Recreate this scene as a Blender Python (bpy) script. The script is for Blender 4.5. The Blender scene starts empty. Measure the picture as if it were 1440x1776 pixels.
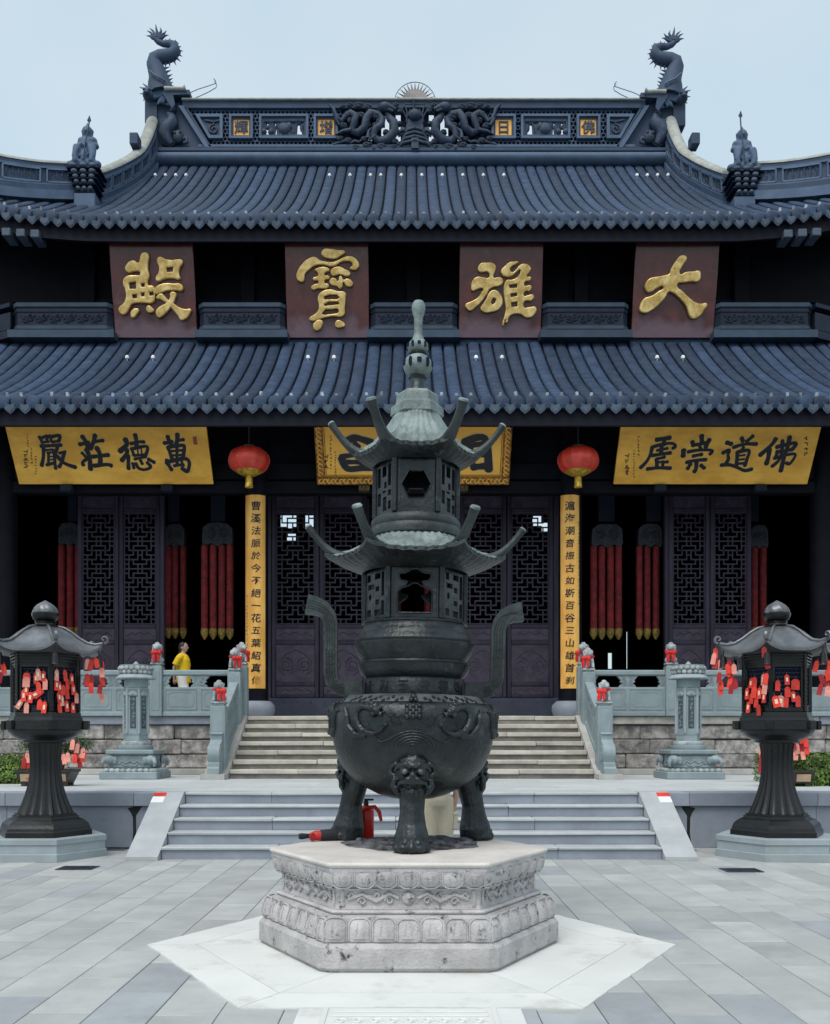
import bpy, math, random
from math import sin, cos, pi, radians, sqrt, atan2
from mathutils import Vector, Matrix
random.seed(7)
S = bpy.context.scene
COL = S.collection

# ------------------------------------------------------------------ camera, sky, sun, exposure
FPX, CX, HY, EYE = 1690.0, 714.0, 1280.0, 1.45      # focal length in photo pixels, vanishing point, eye height
cam = bpy.data.cameras.new('camera'); camo = bpy.data.objects.new('camera', cam); COL.objects.link(camo)
cam.sensor_fit = 'HORIZONTAL'; cam.sensor_width = 36.0; cam.lens = 36.0 * FPX / 1440.0
cam.shift_x = (720 - CX) / 1440.0; cam.shift_y = (HY - 888) / 1440.0
cam.clip_start = 0.05; cam.clip_end = 3000
camo.location = (0, 0, EYE); camo.rotation_euler = (radians(90), 0, 0)
S.camera = camo

SUN_EL, SUN_AZ = radians(58), radians(200)           # high, soft, behind the camera's left shoulder
w = bpy.data.worlds.new('World'); S.world = w; w.use_nodes = True
nt = w.node_tree; nt.nodes.clear()
sky = nt.nodes.new('ShaderNodeTexSky'); sky.sky_type = 'NISHITA'; sky.sun_disc = False
sky.sun_elevation = SUN_EL; sky.sun_rotation = SUN_AZ; sky.dust_density = 4.0; sky.air_density = 1.0; sky.ozone_density = 1.5
tc = nt.nodes.new('ShaderNodeTexCoord')
nz = nt.nodes.new('ShaderNodeTexNoise'); nz.inputs['Scale'].default_value = 3.2; nz.inputs['Detail'].default_value = 4
cr = nt.nodes.new('ShaderNodeValToRGB')
cr.color_ramp.elements[0].position = 0.3; cr.color_ramp.elements[0].color = (0.56, 0.725, 0.785, 1)
cr.color_ramp.elements[1].position = 0.7; cr.color_ramp.elements[1].color = (0.74, 0.82, 0.835, 1)
nt.links.new(tc.outputs['Generated'], nz.inputs['Vector']); nt.links.new(nz.outputs['Fac'], cr.inputs['Fac'])
b1 = nt.nodes.new('ShaderNodeBackground'); b1.inputs['Strength'].default_value = 0.05
b2 = nt.nodes.new('ShaderNodeBackground'); b2.inputs['Strength'].default_value = 0.64
ad = nt.nodes.new('ShaderNodeAddShader'); wo = nt.nodes.new('ShaderNodeOutputWorld')
nt.links.new(sky.outputs['Color'], b1.inputs['Color']); nt.links.new(cr.outputs['Color'], b2.inputs['Color'])
nt.links.new(b1.outputs[0], ad.inputs[0]); nt.links.new(b2.outputs[0], ad.inputs[1]); nt.links.new(ad.outputs[0], wo.inputs['Surface'])
sl = bpy.data.lights.new('sun', 'SUN'); sl.energy = 1.5; sl.angle = radians(36); sl.color = (1.0, 0.97, 0.93)
slo = bpy.data.objects.new('sun', sl); COL.objects.link(slo)
_sd = Vector((-0.35, -0.75, 1.45)).normalized()      # towards the sun
slo.rotation_euler = _sd.to_track_quat('Z', 'Y').to_euler(); slo.location = (0, 0, 60)
S.view_settings.view_transform = 'Standard'; S.view_settings.look = 'None'
S.view_settings.exposure = 0.35; S.view_settings.gamma = 1.0; S.view_settings.use_curve_mapping = False
S.cycles.max_bounces = 6; S.cycles.diffuse_bounces = 3; S.cycles.glossy_bounces = 3

def P(px, py, Y):
    """photo pixel at depth Y -> world point"""
    return Vector(((px - CX) * Y / FPX, Y, EYE + (HY - py) * Y / FPX))
def PX(px, Y): return (px - CX) * Y / FPX
def PZ(py, Y): return EYE + (HY - py) * Y / FPX

# ------------------------------------------------------------------ materials
MATS = {}
def mat(name, col, rough=0.65, metal=0.0, var=0.18, vs=2.5, bump=0.15, bs=30.0, col2=None, lo=0.4, hi=0.65, rnd=0.12,
        spec=0.4, stain=None, stain_s=3.0, stain_t=0.6, stain_w=0.08, stretch=None):
    m = bpy.data.materials.new(name); m.use_nodes = True; MATS[name] = m
    t = m.node_tree; N = t.nodes; L = t.links
    b = N['Principled BSDF']; b.inputs['Roughness'].default_value = rough; b.inputs['Metallic'].default_value = metal
    b.inputs['Specular IOR Level'].default_value = spec
    co = N.new('ShaderNodeTexCoord'); oi = N.new('ShaderNodeObjectInfo')
    sc = N.new('ShaderNodeVectorMath'); sc.operation = 'MULTIPLY_ADD'
    mul = N.new('ShaderNodeVectorMath'); mul.operation = 'SCALE'; mul.inputs[0].default_value = (37.0, 53.0, 71.0)
    L.new(oi.outputs['Random'], mul.inputs['Scale'])
    sc.inputs[1].default_value = stretch or (1, 1, 1)
    L.new(co.outputs['Object'], sc.inputs[0]); L.new(mul.outputs[0], sc.inputs[2])
    n1 = N.new('ShaderNodeTexNoise'); n1.inputs['Scale'].default_value = vs; n1.inputs['Detail'].default_value = 6; n1.inputs['Roughness'].default_value = 0.65
    L.new(sc.outputs[0], n1.inputs['Vector'])
    r = N.new('ShaderNodeValToRGB'); r.color_ramp.elements[0].position = lo; r.color_ramp.elements[1].position = hi
    c1 = [max(0, c * (1 - var)) for c in col]; c2 = list(col2) if col2 else [min(1, c * (1 + var)) for c in col]
    r.color_ramp.elements[0].color = (*c1, 1); r.color_ramp.elements[1].color = (*c2, 1)
    L.new(n1.outputs['Fac'], r.inputs['Fac']); out = r.outputs['Color']
    if stain:
        n3 = N.new('ShaderNodeTexNoise'); n3.inputs['Scale'].default_value = stain_s; n3.inputs['Detail'].default_value = 8; n3.inputs['Roughness'].default_value = 0.7
        L.new(sc.outputs[0], n3.inputs['Vector'])
        mr = N.new('ShaderNodeMapRange'); mr.inputs['From Min'].default_value = stain_t; mr.inputs['From Max'].default_value = stain_t + stain_w
        L.new(n3.outputs['Fac'], mr.inputs['Value'])
        mx = N.new('ShaderNodeMix'); mx.data_type = 'RGBA'; mx.inputs['B'].default_value = (*stain, 1)
        L.new(mr.outputs[0], mx.inputs['Factor']); L.new(out, mx.inputs['A']); out = mx.outputs['Result']
    if rnd:
        ma = N.new('ShaderNodeMath'); ma.operation = 'MULTIPLY_ADD'; ma.inputs[1].default_value = 2 * rnd; ma.inputs[2].default_value = 1 - rnd
        L.new(oi.outputs['Random'], ma.inputs[0])
        hs = N.new('ShaderNodeHueSaturation'); L.new(ma.outputs[0], hs.inputs['Value']); L.new(out, hs.inputs['Color']); out = hs.outputs['Color']
    L.new(out, b.inputs['Base Color'])
    n2 = N.new('ShaderNodeTexNoise'); n2.inputs['Scale'].default_value = bs; n2.inputs['Detail'].default_value = 5
    L.new(sc.outputs[0], n2.inputs['Vector'])
    rr = N.new('ShaderNodeMapRange'); rr.inputs['To Min'].default_value = max(0.03, rough - 0.12); rr.inputs['To Max'].default_value = min(1, rough + 0.12)
    L.new(n1.outputs['Fac'], rr.inputs['Value']); L.new(rr.outputs[0], b.inputs['Roughness'])
    if bump:
        bp = N.new('ShaderNodeBump'); bp.inputs['Strength'].default_value = bump; bp.inputs['Distance'].default_value = 0.02
        L.new(n2.outputs['Fac'], bp.inputs['Height']); L.new(bp.outputs[0], b.inputs['Normal'])
    return m

mat('paving', (0.37, 0.385, 0.38), 0.7, var=0.10, vs=1.6, bump=0.08, bs=60, rnd=0.11, stain=(0.27, 0.285, 0.285), stain_s=1.3, stain_t=0.56, stain_w=0.25)
mat('paving_blue', (0.31, 0.335, 0.35), 0.7, var=0.10, vs=1.6, bump=0.08, bs=60, rnd=0.10, stain=(0.22, 0.24, 0.26), stain_s=1.5, stain_t=0.56, stain_w=0.25)
mat('paving_base', (0.10, 0.115, 0.125), 0.85, var=0.2)
mat('white_marble', (0.66, 0.675, 0.655), 0.5, var=0.05, vs=1.0, bump=0.05, rnd=0.03, stain=(0.42, 0.425, 0.39), stain_s=2.3, stain_t=0.54, stain_w=0.22)
mat('old_marble', (0.43, 0.415, 0.415), 0.75, var=0.16, vs=5, bump=0.5, bs=55, rnd=0.08, stain=(0.04, 0.04, 0.047), stain_s=11, stain_t=0.58, stain_w=0.10)
mat('slab_top', (0.60, 0.565, 0.53), 0.6, var=0.10, vs=3, bump=0.15, bs=60, stain=(0.25, 0.23, 0.22), stain_s=3, stain_t=0.64, stain_w=0.15)
mat('ash', (0.10, 0.10, 0.11), 0.95, var=0.7, vs=9, bump=0.9, bs=14)
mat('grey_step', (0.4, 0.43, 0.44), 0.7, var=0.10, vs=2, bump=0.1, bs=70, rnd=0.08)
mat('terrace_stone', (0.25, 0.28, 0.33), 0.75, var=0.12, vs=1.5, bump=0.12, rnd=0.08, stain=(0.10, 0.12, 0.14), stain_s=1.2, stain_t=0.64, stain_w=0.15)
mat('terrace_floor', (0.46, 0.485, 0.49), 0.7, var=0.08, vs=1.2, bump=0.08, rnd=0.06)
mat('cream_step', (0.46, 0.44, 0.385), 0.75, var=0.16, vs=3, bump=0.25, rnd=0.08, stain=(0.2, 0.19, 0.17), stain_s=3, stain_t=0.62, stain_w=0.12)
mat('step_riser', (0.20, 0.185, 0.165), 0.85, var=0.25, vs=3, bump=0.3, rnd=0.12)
mat('cheek_stone', (0.40, 0.395, 0.37), 0.8, var=0.14, vs=3, bump=0.25)
mat('wall_stone', (0.28, 0.262, 0.25), 0.9, var=0.45, vs=5, bump=1.0, bs=16, col2=(0.44, 0.415, 0.395), rnd=0.25, stain=(0.09, 0.09, 0.095), stain_s=3.5, stain_t=0.56, stain_w=0.12)
mat('wall_cap', (0.36, 0.345, 0.31), 0.85, var=0.2, vs=4, bump=0.4, rnd=0.12, stain=(0.2, 0.2, 0.2), stain_s=3, stain_t=0.6)
mat('green_stone', (0.235, 0.295, 0.312), 0.7, var=0.12, vs=2.5, bump=0.2, bs=60, rnd=0.07, stain=(0.14, 0.18, 0.18), stain_s=4, stain_t=0.62, stain_w=0.1)
mat('carved_green', (0.235, 0.29, 0.31), 0.75, var=0.2, vs=6, bump=0.6, bs=40, rnd=0.06)
mat('lion_stone', (0.33, 0.37, 0.38), 0.8, var=0.3, vs=9, bump=0.5, bs=50)
mat('plinth_stone', (0.285, 0.335, 0.355), 0.7, var=0.1, vs=2, bump=0.12, rnd=0.04)
mat('dark_inset', (0.045, 0.07, 0.085), 0.7, var=0.2)
mat('tile', (0.026, 0.047, 0.09), 0.62, var=0.22, vs=3.0, bump=0.35, bs=45, rnd=0.26, stain=(0.055, 0.082, 0.12), stain_s=4, stain_t=0.58, stain_w=0.12, spec=0.28)
mat('tile_pan', (0.006, 0.01, 0.02), 0.8, var=0.25, vs=4, bump=0.4, spec=0.15)
mat('drip_tile', (0.075, 0.105, 0.15), 0.65, var=0.22, vs=6, bump=0.5, bs=60, rnd=0.14)
mat('ridge_plaster', (0.036, 0.062, 0.112), 0.7, var=0.18, vs=2.5, bump=0.2, rnd=0.05)
mat('ridge_light', (0.075, 0.12, 0.195), 0.7, var=0.15, vs=2.5, bump=0.2, rnd=0.05)
mat('ridge_cap', (0.33, 0.345, 0.32), 0.8, var=0.2, vs=3, bump=0.2, stain=(0.25, 0.28, 0.29), stain_s=3, stain_t=0.6)
mat('ridge_carving', (0.032, 0.054, 0.095), 0.65, var=0.35, vs=9, bump=0.5, bs=40)
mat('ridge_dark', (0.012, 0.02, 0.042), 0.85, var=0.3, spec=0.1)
mat('ridge_gold', (0.88, 0.44, 0.085), 0.55, var=0.1, vs=4, bump=0.1)
mat('pale_nail', (0.26, 0.31, 0.34), 0.5, var=0.4, vs=8, bump=0.1, rnd=0.45)
mat('wood', (0.04, 0.034, 0.058), 0.5, var=0.3, vs=4, bump=0.25, bs=20, rnd=0.15, stretch=(1, 1, 0.2), spec=0.25)
mat('wood_panel', (0.058, 0.045, 0.074), 0.5, var=0.3, vs=5, bump=0.25, rnd=0.12)
mat('wood_dark', (0.005, 0.0055, 0.01), 0.6, var=0.3, vs=3, bump=0.2, spec=0.12)
mat('fascia', (0.009, 0.01, 0.017), 0.65, var=0.2, vs=2, bump=0.15, spec=0.15)
mat('flower_board', (0.014, 0.022, 0.04), 0.6, var=0.2, vs=3, bump=0.2, spec=0.2)
mat('flower_light', (0.042, 0.066, 0.1), 0.6, var=0.15, vs=3, bump=0.15, spec=0.2)
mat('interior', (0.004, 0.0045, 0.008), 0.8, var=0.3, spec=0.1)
mat('threshold', (0.035, 0.042, 0.068), 0.5, var=0.2, bump=0.15)
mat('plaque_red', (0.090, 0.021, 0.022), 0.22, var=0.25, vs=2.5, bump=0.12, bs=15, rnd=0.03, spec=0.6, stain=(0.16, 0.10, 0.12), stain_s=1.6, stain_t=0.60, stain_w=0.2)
mat('gold_leaf', (0.80, 0.52, 0.16), 0.30, metal=0.55, var=0.3, vs=5, bump=0.2, bs=7, col2=(0.95, 0.70, 0.30), rnd=0)
mat('gold_board', (0.9, 0.46, 0.062), 0.42, metal=0.15, var=0.2, vs=2.2, bump=0.12, bs=14, col2=(0.98, 0.56, 0.095), rnd=0.04, stretch=(0.5, 1, 1))
mat('gold_bright', (0.97, 0.5, 0.07), 0.5, metal=0.0, var=0.1, vs=2, bump=0.1, col2=(1.0, 0.55, 0.09), rnd=0, stretch=(0.4, 1, 1))
mat('couplet_gold', (0.86, 0.42, 0.075), 0.36, metal=0.12, var=0.2, vs=2.5, bump=0.1, bs=14, col2=(0.98, 0.56, 0.14), rnd=0.03, stretch=(1, 1, 0.35))
mat('gold_frame', (0.33, 0.155, 0.035), 0.45, metal=0.4, var=0.6, vs=12, bump=0.9, bs=25, rnd=0)
mat('ink', (0.006, 0.007, 0.013), 0.45, var=0.2, bump=0.05, rnd=0)
mat('ink_edge', (0.62, 0.50, 0.26), 0.5, var=0.1, bump=0, rnd=0)
mat('faded_ink', (0.09, 0.05, 0.02), 0.6, var=0.2, bump=0, rnd=0)
mat('seal_red', (0.33, 0.10, 0.05), 0.6, var=0.2, bump=0, rnd=0)
mat('lantern_silk', (0.6, 0.045, 0.025), 0.38, var=0.2, vs=3, bump=0.1, bs=60, rnd=0.05, spec=0.6)
mat('lantern_gold', (0.62, 0.42, 0.07), 0.4, metal=0.4, var=0.4, vs=14, bump=0.5)
mat('banner', (0.19, 0.014, 0.018), 0.7, var=0.4, vs=7, bump=0.3, rnd=0.1, stain=(0.24, 0.13, 0.035), stain_s=17, stain_t=0.63, stain_w=0.04)
mat('banner_tip', (0.30, 0.20, 0.045), 0.6, var=0.5, vs=18, bump=0.4)
mat('banner_head', (0.028, 0.032, 0.046), 0.6, var=0.5, vs=14, bump=0.8)
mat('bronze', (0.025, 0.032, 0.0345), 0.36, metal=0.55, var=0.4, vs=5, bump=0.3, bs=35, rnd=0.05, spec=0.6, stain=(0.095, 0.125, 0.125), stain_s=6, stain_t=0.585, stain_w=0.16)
mat('bronze_grey', (0.105, 0.125, 0.13), 0.5, metal=0.3, var=0.4, vs=6, bump=0.3, bs=40, rnd=0, stain=(0.04, 0.05, 0.054), stain_s=6, stain_t=0.56, stain_w=0.14)
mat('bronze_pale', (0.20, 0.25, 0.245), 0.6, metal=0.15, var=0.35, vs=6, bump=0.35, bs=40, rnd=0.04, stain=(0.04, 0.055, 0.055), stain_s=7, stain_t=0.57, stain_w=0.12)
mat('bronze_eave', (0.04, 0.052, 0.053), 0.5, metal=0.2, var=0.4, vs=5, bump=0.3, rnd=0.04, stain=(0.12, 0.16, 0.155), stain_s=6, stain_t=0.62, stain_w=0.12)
mat('black_bronze', (0.0075, 0.0082, 0.0092), 0.30, metal=0.15, var=0.25, vs=4, bump=0.12, rnd=0.03, spec=0.5)
mat('lantern_roof', (0.155, 0.163, 0.175), 0.40, metal=0.6, var=0.25, vs=4, bump=0.1, rnd=0.03, spec=0.5)
mat('tag_red', (0.70, 0.045, 0.028), 0.55, var=0.2, vs=8, bump=0.1, rnd=0.22)
mat('tag_dark', (0.36, 0.018, 0.022), 0.6, var=0.2, vs=8, bump=0.1, rnd=0.2)
mat('tag_pale', (0.78, 0.30, 0.24), 0.55, var=0.2, vs=8, bump=0.1, rnd=0.12)
mat('tag_print', (0.85, 0.70, 0.50), 0.6, var=0.1, bump=0, rnd=0)
mat('ribbon_red', (0.62, 0.022, 0.022), 0.5, var=0.2, vs=8, bump=0.15, rnd=0.15)
mat('extinguisher_red', (0.52, 0.018, 0.015), 0.3, var=0.08, bump=0.03)
mat('tape_white', (0.75, 0.78, 0.78), 0.5, var=0.05, bump=0)
mat('black_cloth', (0.012, 0.013, 0.017), 0.75, var=0.3, bump=0.3)
mat('brass_plate', (0.10, 0.075, 0.035), 0.45, metal=0.5, var=0.4, vs=20, bump=0.3)
mat('leaf', (0.075, 0.14, 0.02), 0.6, var=0.5, vs=4, bump=0, col2=(0.15, 0.25, 0.04), rnd=0)
mat('leaf_pot', (0.045, 0.085, 0.022), 0.6, var=0.5, vs=9, bump=0, rnd=0.15)
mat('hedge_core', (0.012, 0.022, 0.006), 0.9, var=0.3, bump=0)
mat('bark', (0.08, 0.06, 0.045), 0.9, var=0.3, vs=10, bump=0.8)
mat('pot_glaze', (0.028, 0.024, 0.022), 0.4, var=0.3, bump=0.1)
mat('pot_panel', (0.38, 0.27, 0.17), 0.5, var=0.2, bump=0.1)
mat('soil', (0.03, 0.022, 0.015), 0.95, var=0.4, bump=0.8)
mat('iron', (0.045, 0.052, 0.065), 0.6, metal=0.3, var=0.3, bump=0.3)
mat('wire', (0.10, 0.13, 0.18), 0.5, metal=0.5, var=0.1, bump=0)
mat('sun_brass', (0.20, 0.19, 0.19), 0.5, metal=0.4, var=0.25, bump=0.2)
mat('skin', (0.42, 0.26, 0.19), 0.55, var=0.06, bump=0.02)
mat('hair', (0.010, 0.009, 0.010), 0.45, var=0.2, bump=0.3, bs=90)
mat('shirt_yellow', (0.80, 0.52, 0.012), 0.8, var=0.06, bump=0.15, bs=60)
mat('cloth_white', (0.62, 0.60, 0.58), 0.8, var=0.05, bump=0.15)
mat('cloth_beige', (0.50, 0.44, 0.33), 0.85, var=0.08, bump=0.25, bs=40)
mat('cloth_grey', (0.20, 0.22, 0.24), 0.85, var=0.08, bump=0.2)
mat('shoe', (0.05, 0.05, 0.055), 0.6, var=0.1)
mat('moss', (0.018, 0.022, 0.022), 0.9, var=0.4, bump=0.3)

def sheen_foot(name, col, zt, w):
    """greyer lower part of a board: reflected sheen put into the colour, with a ragged upper limit"""
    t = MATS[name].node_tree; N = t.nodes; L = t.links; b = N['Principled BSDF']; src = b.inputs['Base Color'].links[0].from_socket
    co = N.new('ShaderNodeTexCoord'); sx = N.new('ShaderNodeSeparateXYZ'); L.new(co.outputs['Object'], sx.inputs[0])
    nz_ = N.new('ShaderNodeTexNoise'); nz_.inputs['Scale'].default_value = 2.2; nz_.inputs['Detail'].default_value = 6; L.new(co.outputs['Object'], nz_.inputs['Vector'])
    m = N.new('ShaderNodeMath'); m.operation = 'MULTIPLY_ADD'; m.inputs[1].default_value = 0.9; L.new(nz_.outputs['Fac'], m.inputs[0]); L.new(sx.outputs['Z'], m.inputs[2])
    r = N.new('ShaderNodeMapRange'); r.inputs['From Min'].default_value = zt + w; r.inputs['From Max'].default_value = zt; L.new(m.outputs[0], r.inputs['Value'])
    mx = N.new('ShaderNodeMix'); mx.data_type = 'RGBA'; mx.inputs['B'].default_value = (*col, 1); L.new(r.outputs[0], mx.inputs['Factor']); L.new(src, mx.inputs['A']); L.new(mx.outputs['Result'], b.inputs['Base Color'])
sheen_foot('plaque_red', (0.15, 0.09, 0.115), 0.62, 0.28)  # pale reflection painted into the foot of the red boards

# ------------------------------------------------------------------ mesh builder
class MB:
    def __init__(s): s.v = []; s.f = []
    def add(s, vs, fs, M=None):
        o = len(s.v)
        s.v += [tuple(M @ Vector(p)) if M else tuple(p) for p in vs]
        s.f += [tuple(i + o for i in f) for f in fs]
        return s
    def box(s, x0, x1, y0, y1, z0, z1, M=None):
        return s.add([(x0, y0, z0), (x1, y0, z0), (x1, y1, z0), (x0, y1, z0), (x0, y0, z1), (x1, y0, z1), (x1, y1, z1), (x0, y1, z1)],
                     [(0, 3, 2, 1), (4, 5, 6, 7), (0, 1, 5, 4), (1, 2, 6, 5), (2, 3, 7, 6), (3, 0, 4, 7)], M)
    def cbox(s, x0, x1, y0, y1, z0, z1, c=0.01, M=None, jit=0.0):
        xs, ys, zs = (x0, x1), (y0, y1), (z0, z1)
        c = min(c, (x1 - x0) * .3, (y1 - y0) * .3, (z1 - z0) * .3); V = []; idx = {}
        for i in (0, 1):
            for j in (0, 1):
                for k in (0, 1):
                    sx, sy, sz = (1 - 2 * i), (1 - 2 * j), (1 - 2 * k)
                    jx, jy, jz = [random.uniform(-jit, jit) for _ in range(3)]
                    b = (xs[i] + jx, ys[j] + jy, zs[k] + jz)
                    for a in range(3):
                        q = [b[0] + sx * c, b[1] + sy * c, b[2] + sz * c]; q[a] = b[a]
                        idx[(i, j, k, a)] = len(V); V.append(tuple(q))
        F = []
        for a in range(3):
            for e in (0, 1):
                o = [b for b in range(3) if b != a]; q = []
                for (p, r) in ((0, 0), (1, 0), (1, 1), (0, 1)):
                    key = [0, 0, 0]; key[a] = e; key[o[0]] = p; key[o[1]] = r; q.append(idx[(*key, a)])
                F.append(tuple(q) if (e == 1) == (a != 1) else tuple(q[::-1]))
        for a in range(3):           # edges along axis a
            o = [b for b in range(3) if b != a]
            for p in (0, 1):
                for r in (0, 1):
                    k0 = [0, 0, 0]; k1 = [0, 0, 0]; k1[a] = 1
                    for k in (k0, k1): k[o[0]] = p; k[o[1]] = r
                    q = (idx[(*k0, o[0])], idx[(*k1, o[0])], idx[(*k1, o[1])], idx[(*k0, o[1])])
                    F.append(q)
        for i in (0, 1):
            for j in (0, 1):
                for k in (0, 1): F.append((idx[(i, j, k, 0)], idx[(i, j, k, 1)], idx[(i, j, k, 2)]))
        return s.add(V, F, M)
    def prism(s, poly, d0, d1, fn, M=None):
        """poly of 2-D points, fn(u, v, d) -> xyz, between depths d0 and d1"""
        n = len(poly); V = [fn(u, v, d0) for u, v in poly] + [fn(u, v, d1) for u, v in poly]
        F = [tuple(range(n))[::-1], tuple(range(n, 2 * n))] + [(i, (i + 1) % n, n + (i + 1) % n, n + i) for i in range(n)]
        return s.add(V, F, M)
    def lathe(s, prof, n=24, M=None, ph=0.0, caps=True, mod=None):
        V = []; F = []; m = len(prof)
        for r, z in prof:
            for k in range(n):
                a = ph + 2 * pi * k / n; q = r * (mod(a, r, z) if mod else 1)
                V.append((q * cos(a), q * sin(a), z))
        for i in range(m - 1):
            for k in range(n):
                k2 = (k + 1) % n; F.append((i * n + k, i * n + k2, (i + 1) * n + k2, (i + 1) * n + k))
        if caps: F.append(tuple(range(n))[::-1]); F.append(tuple(range((m - 1) * n, m * n)))
        return s.add(V, F, M)
    def tube(s, pts, rad, n=8, M=None, caps=True, flat=None, up=None):
        """swept round (or flattened) section; rad number or list; flat = (a, b) section scale"""
        pts = [Vector(p) for p in pts]; m = len(pts)
        rads = rad if isinstance(rad, (list, tuple)) else [rad] * m
        V = []; F = []; prev = Vector(up) if up else None
        for i, p in enumerate(pts):
            t = (pts[min(i + 1, m - 1)] - pts[max(i - 1, 0)])
            t = t.normalized() if t.length > 1e-9 else Vector((0, 0, 1))
            if prev is None:
                prev = Vector((0, 1, 0)) if abs(t.y) < 0.9 else Vector((1, 0, 0))
            nrm = prev - t * prev.dot(t)
            if nrm.length < 1e-6: nrm = t.orthogonal()
            nrm.normalize(); bi = t.cross(nrm); prev = nrm
            fa, fb = flat or (1, 1)
            for k in range(n):
                a = 2 * pi * (k + 0.5) / n
                V.append(p + nrm * (cos(a) * rads[i] * fa) + bi * (sin(a) * rads[i] * fb))
        for i in range(m - 1):
            for k in range(n):
                k2 = (k + 1) % n; F.append((i * n + k, i * n + k2, (i + 1) * n + k2, (i + 1) * n + k))
        if caps: F.append(tuple(range(n))[::-1]); F.append(tuple(range((m - 1) * n, m * n)))
        return s.add(V, F, M)
    def sphere(s, c, r, nu=12, nv=8, M=None):
        rx, ry, rz = r if isinstance(r, (tuple, list)) else (r, r, r); V = [(c[0], c[1], c[2] - rz)]; F = []
        for j in range(1, nv):
            b = -pi / 2 + pi * j / nv
            for k in range(nu):
                a = 2 * pi * k / nu; V.append((c[0] + rx * cos(b) * cos(a), c[1] + ry * cos(b) * sin(a), c[2] + rz * sin(b)))
        V.append((c[0], c[1], c[2] + rz)); T = len(V) - 1
        for k in range(nu): F.append((0, 1 + (k + 1) % nu, 1 + k)); F.append((T, 1 + (nv - 2) * nu + k, 1 + (nv - 2) * nu + (k + 1) % nu))
        for j in range(nv - 2):
            for k in range(nu):
                a = 1 + j * nu + k; b = 1 + j * nu + (k + 1) % nu; F.append((a, b, b + nu, a + nu))
        return s.add(V, F, M)
    def grid(s, nu, nv, fn, M=None):
        V = [fn(i / nu, j / nv) for j in range(nv + 1) for i in range(nu + 1)]
        F = [(j * (nu + 1) + i, j * (nu + 1) + i + 1, (j + 1) * (nu + 1) + i + 1, (j + 1) * (nu + 1) + i) for j in range(nv) for i in range(nu)]
        return s.add(V, F, M)
    def sweep(s, sec, frames, caps=True):
        """sec: list of (a, b); frames: list of (origin, A, B): section swept through frames"""
        n = len(sec); V = []; F = []
        for o, A, B in frames:
            for a, b in sec: V.append(Vector(o) + Vector(A) * a + Vector(B) * b)
        for i in range(len(frames) - 1):
            for k in range(n):
                k2 = (k + 1) % n; F.append((i * n + k, i * n + k2, (i + 1) * n + k2, (i + 1) * n + k))
        if caps: F.append(tuple(range(n))[::-1]); F.append(tuple(range((len(frames) - 1) * n, len(frames) * n)))
        return s.add(V, F)

WL = {}                      # object name -> world location of unrotated things
def mesh_of(mb, name, m, smooth=None):
    me = bpy.data.meshes.new(name); me.from_pydata([tuple(v) for v in mb.v], [], mb.f)
    me.materials.append(MATS[m]); me.validate(); me.update()
    import bmesh as _b
    bm = _b.new(); bm.from_mesh(me); _b.ops.recalc_face_normals(bm, faces=bm.faces); bm.to_mesh(me); bm.free()
    if smooth is not None:
        me.polygons.foreach_set('use_smooth', [True] * len(me.polygons))
        if smooth < 180: me.set_sharp_from_angle(angle=radians(smooth))
    return me
def wl(o): return WL.get(o.name, Vector((0, 0, 0))) if o else Vector((0, 0, 0))
def tag(o, label=None, cat=None, group=None, kind=None):
    if label: o['label'] = label
    if cat: o['category'] = cat
    if group: o['group'] = group
    if kind: o['kind'] = kind
    return o
def build(name, mb, m, parent=None, smooth=None, local=False, **k):
    """one mesh object; world-space builders are recentred on their own base unless local"""
    mb.v = [tuple(v) for v in mb.v]
    if local: c = Vector((0, 0, 0))
    else:
        xs = [v[0] for v in mb.v]; ys = [v[1] for v in mb.v]; zs = [v[2] for v in mb.v]
        c = Vector(((min(xs) + max(xs)) / 2, (min(ys) + max(ys)) / 2, min(zs)))
        mb.v = [(v[0] - c.x, v[1] - c.y, v[2] - c.z) for v in mb.v]
    o = bpy.data.objects.new(name, mesh_of(mb, name, m, smooth)); COL.objects.link(o)
    if parent: o.parent = parent
    o.location = c if local else c - wl(parent)
    WL[o.name] = c + (wl(parent) if local else Vector((0, 0, 0)))
    return tag(o, **k)
def inst(name, me, parent=None, loc=(0, 0, 0), rot=(0, 0, 0), scale=(1, 1, 1), world=True, **k):
    o = bpy.data.objects.new(name, me); COL.objects.link(o)
    if parent: o.parent = parent
    o.location = Vector(loc) - (wl(parent) if world else Vector((0, 0, 0))); o.rotation_euler = rot; o.scale = scale
    WL[o.name] = Vector(loc) if world else Vector(loc) + wl(parent)
    return tag(o, **k)
def empty(name, loc, **k):
    o = bpy.data.objects.new(name, None); COL.objects.link(o); o.location = loc; o.empty_display_size = 0.2; WL[o.name] = Vector(loc)
    return tag(o, **k)
def copy_tree(o, parent=None):
    c = o.copy(); COL.objects.link(c); c.parent = parent
    for ch in list(o.children): copy_tree(ch, c)
    return c

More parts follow.
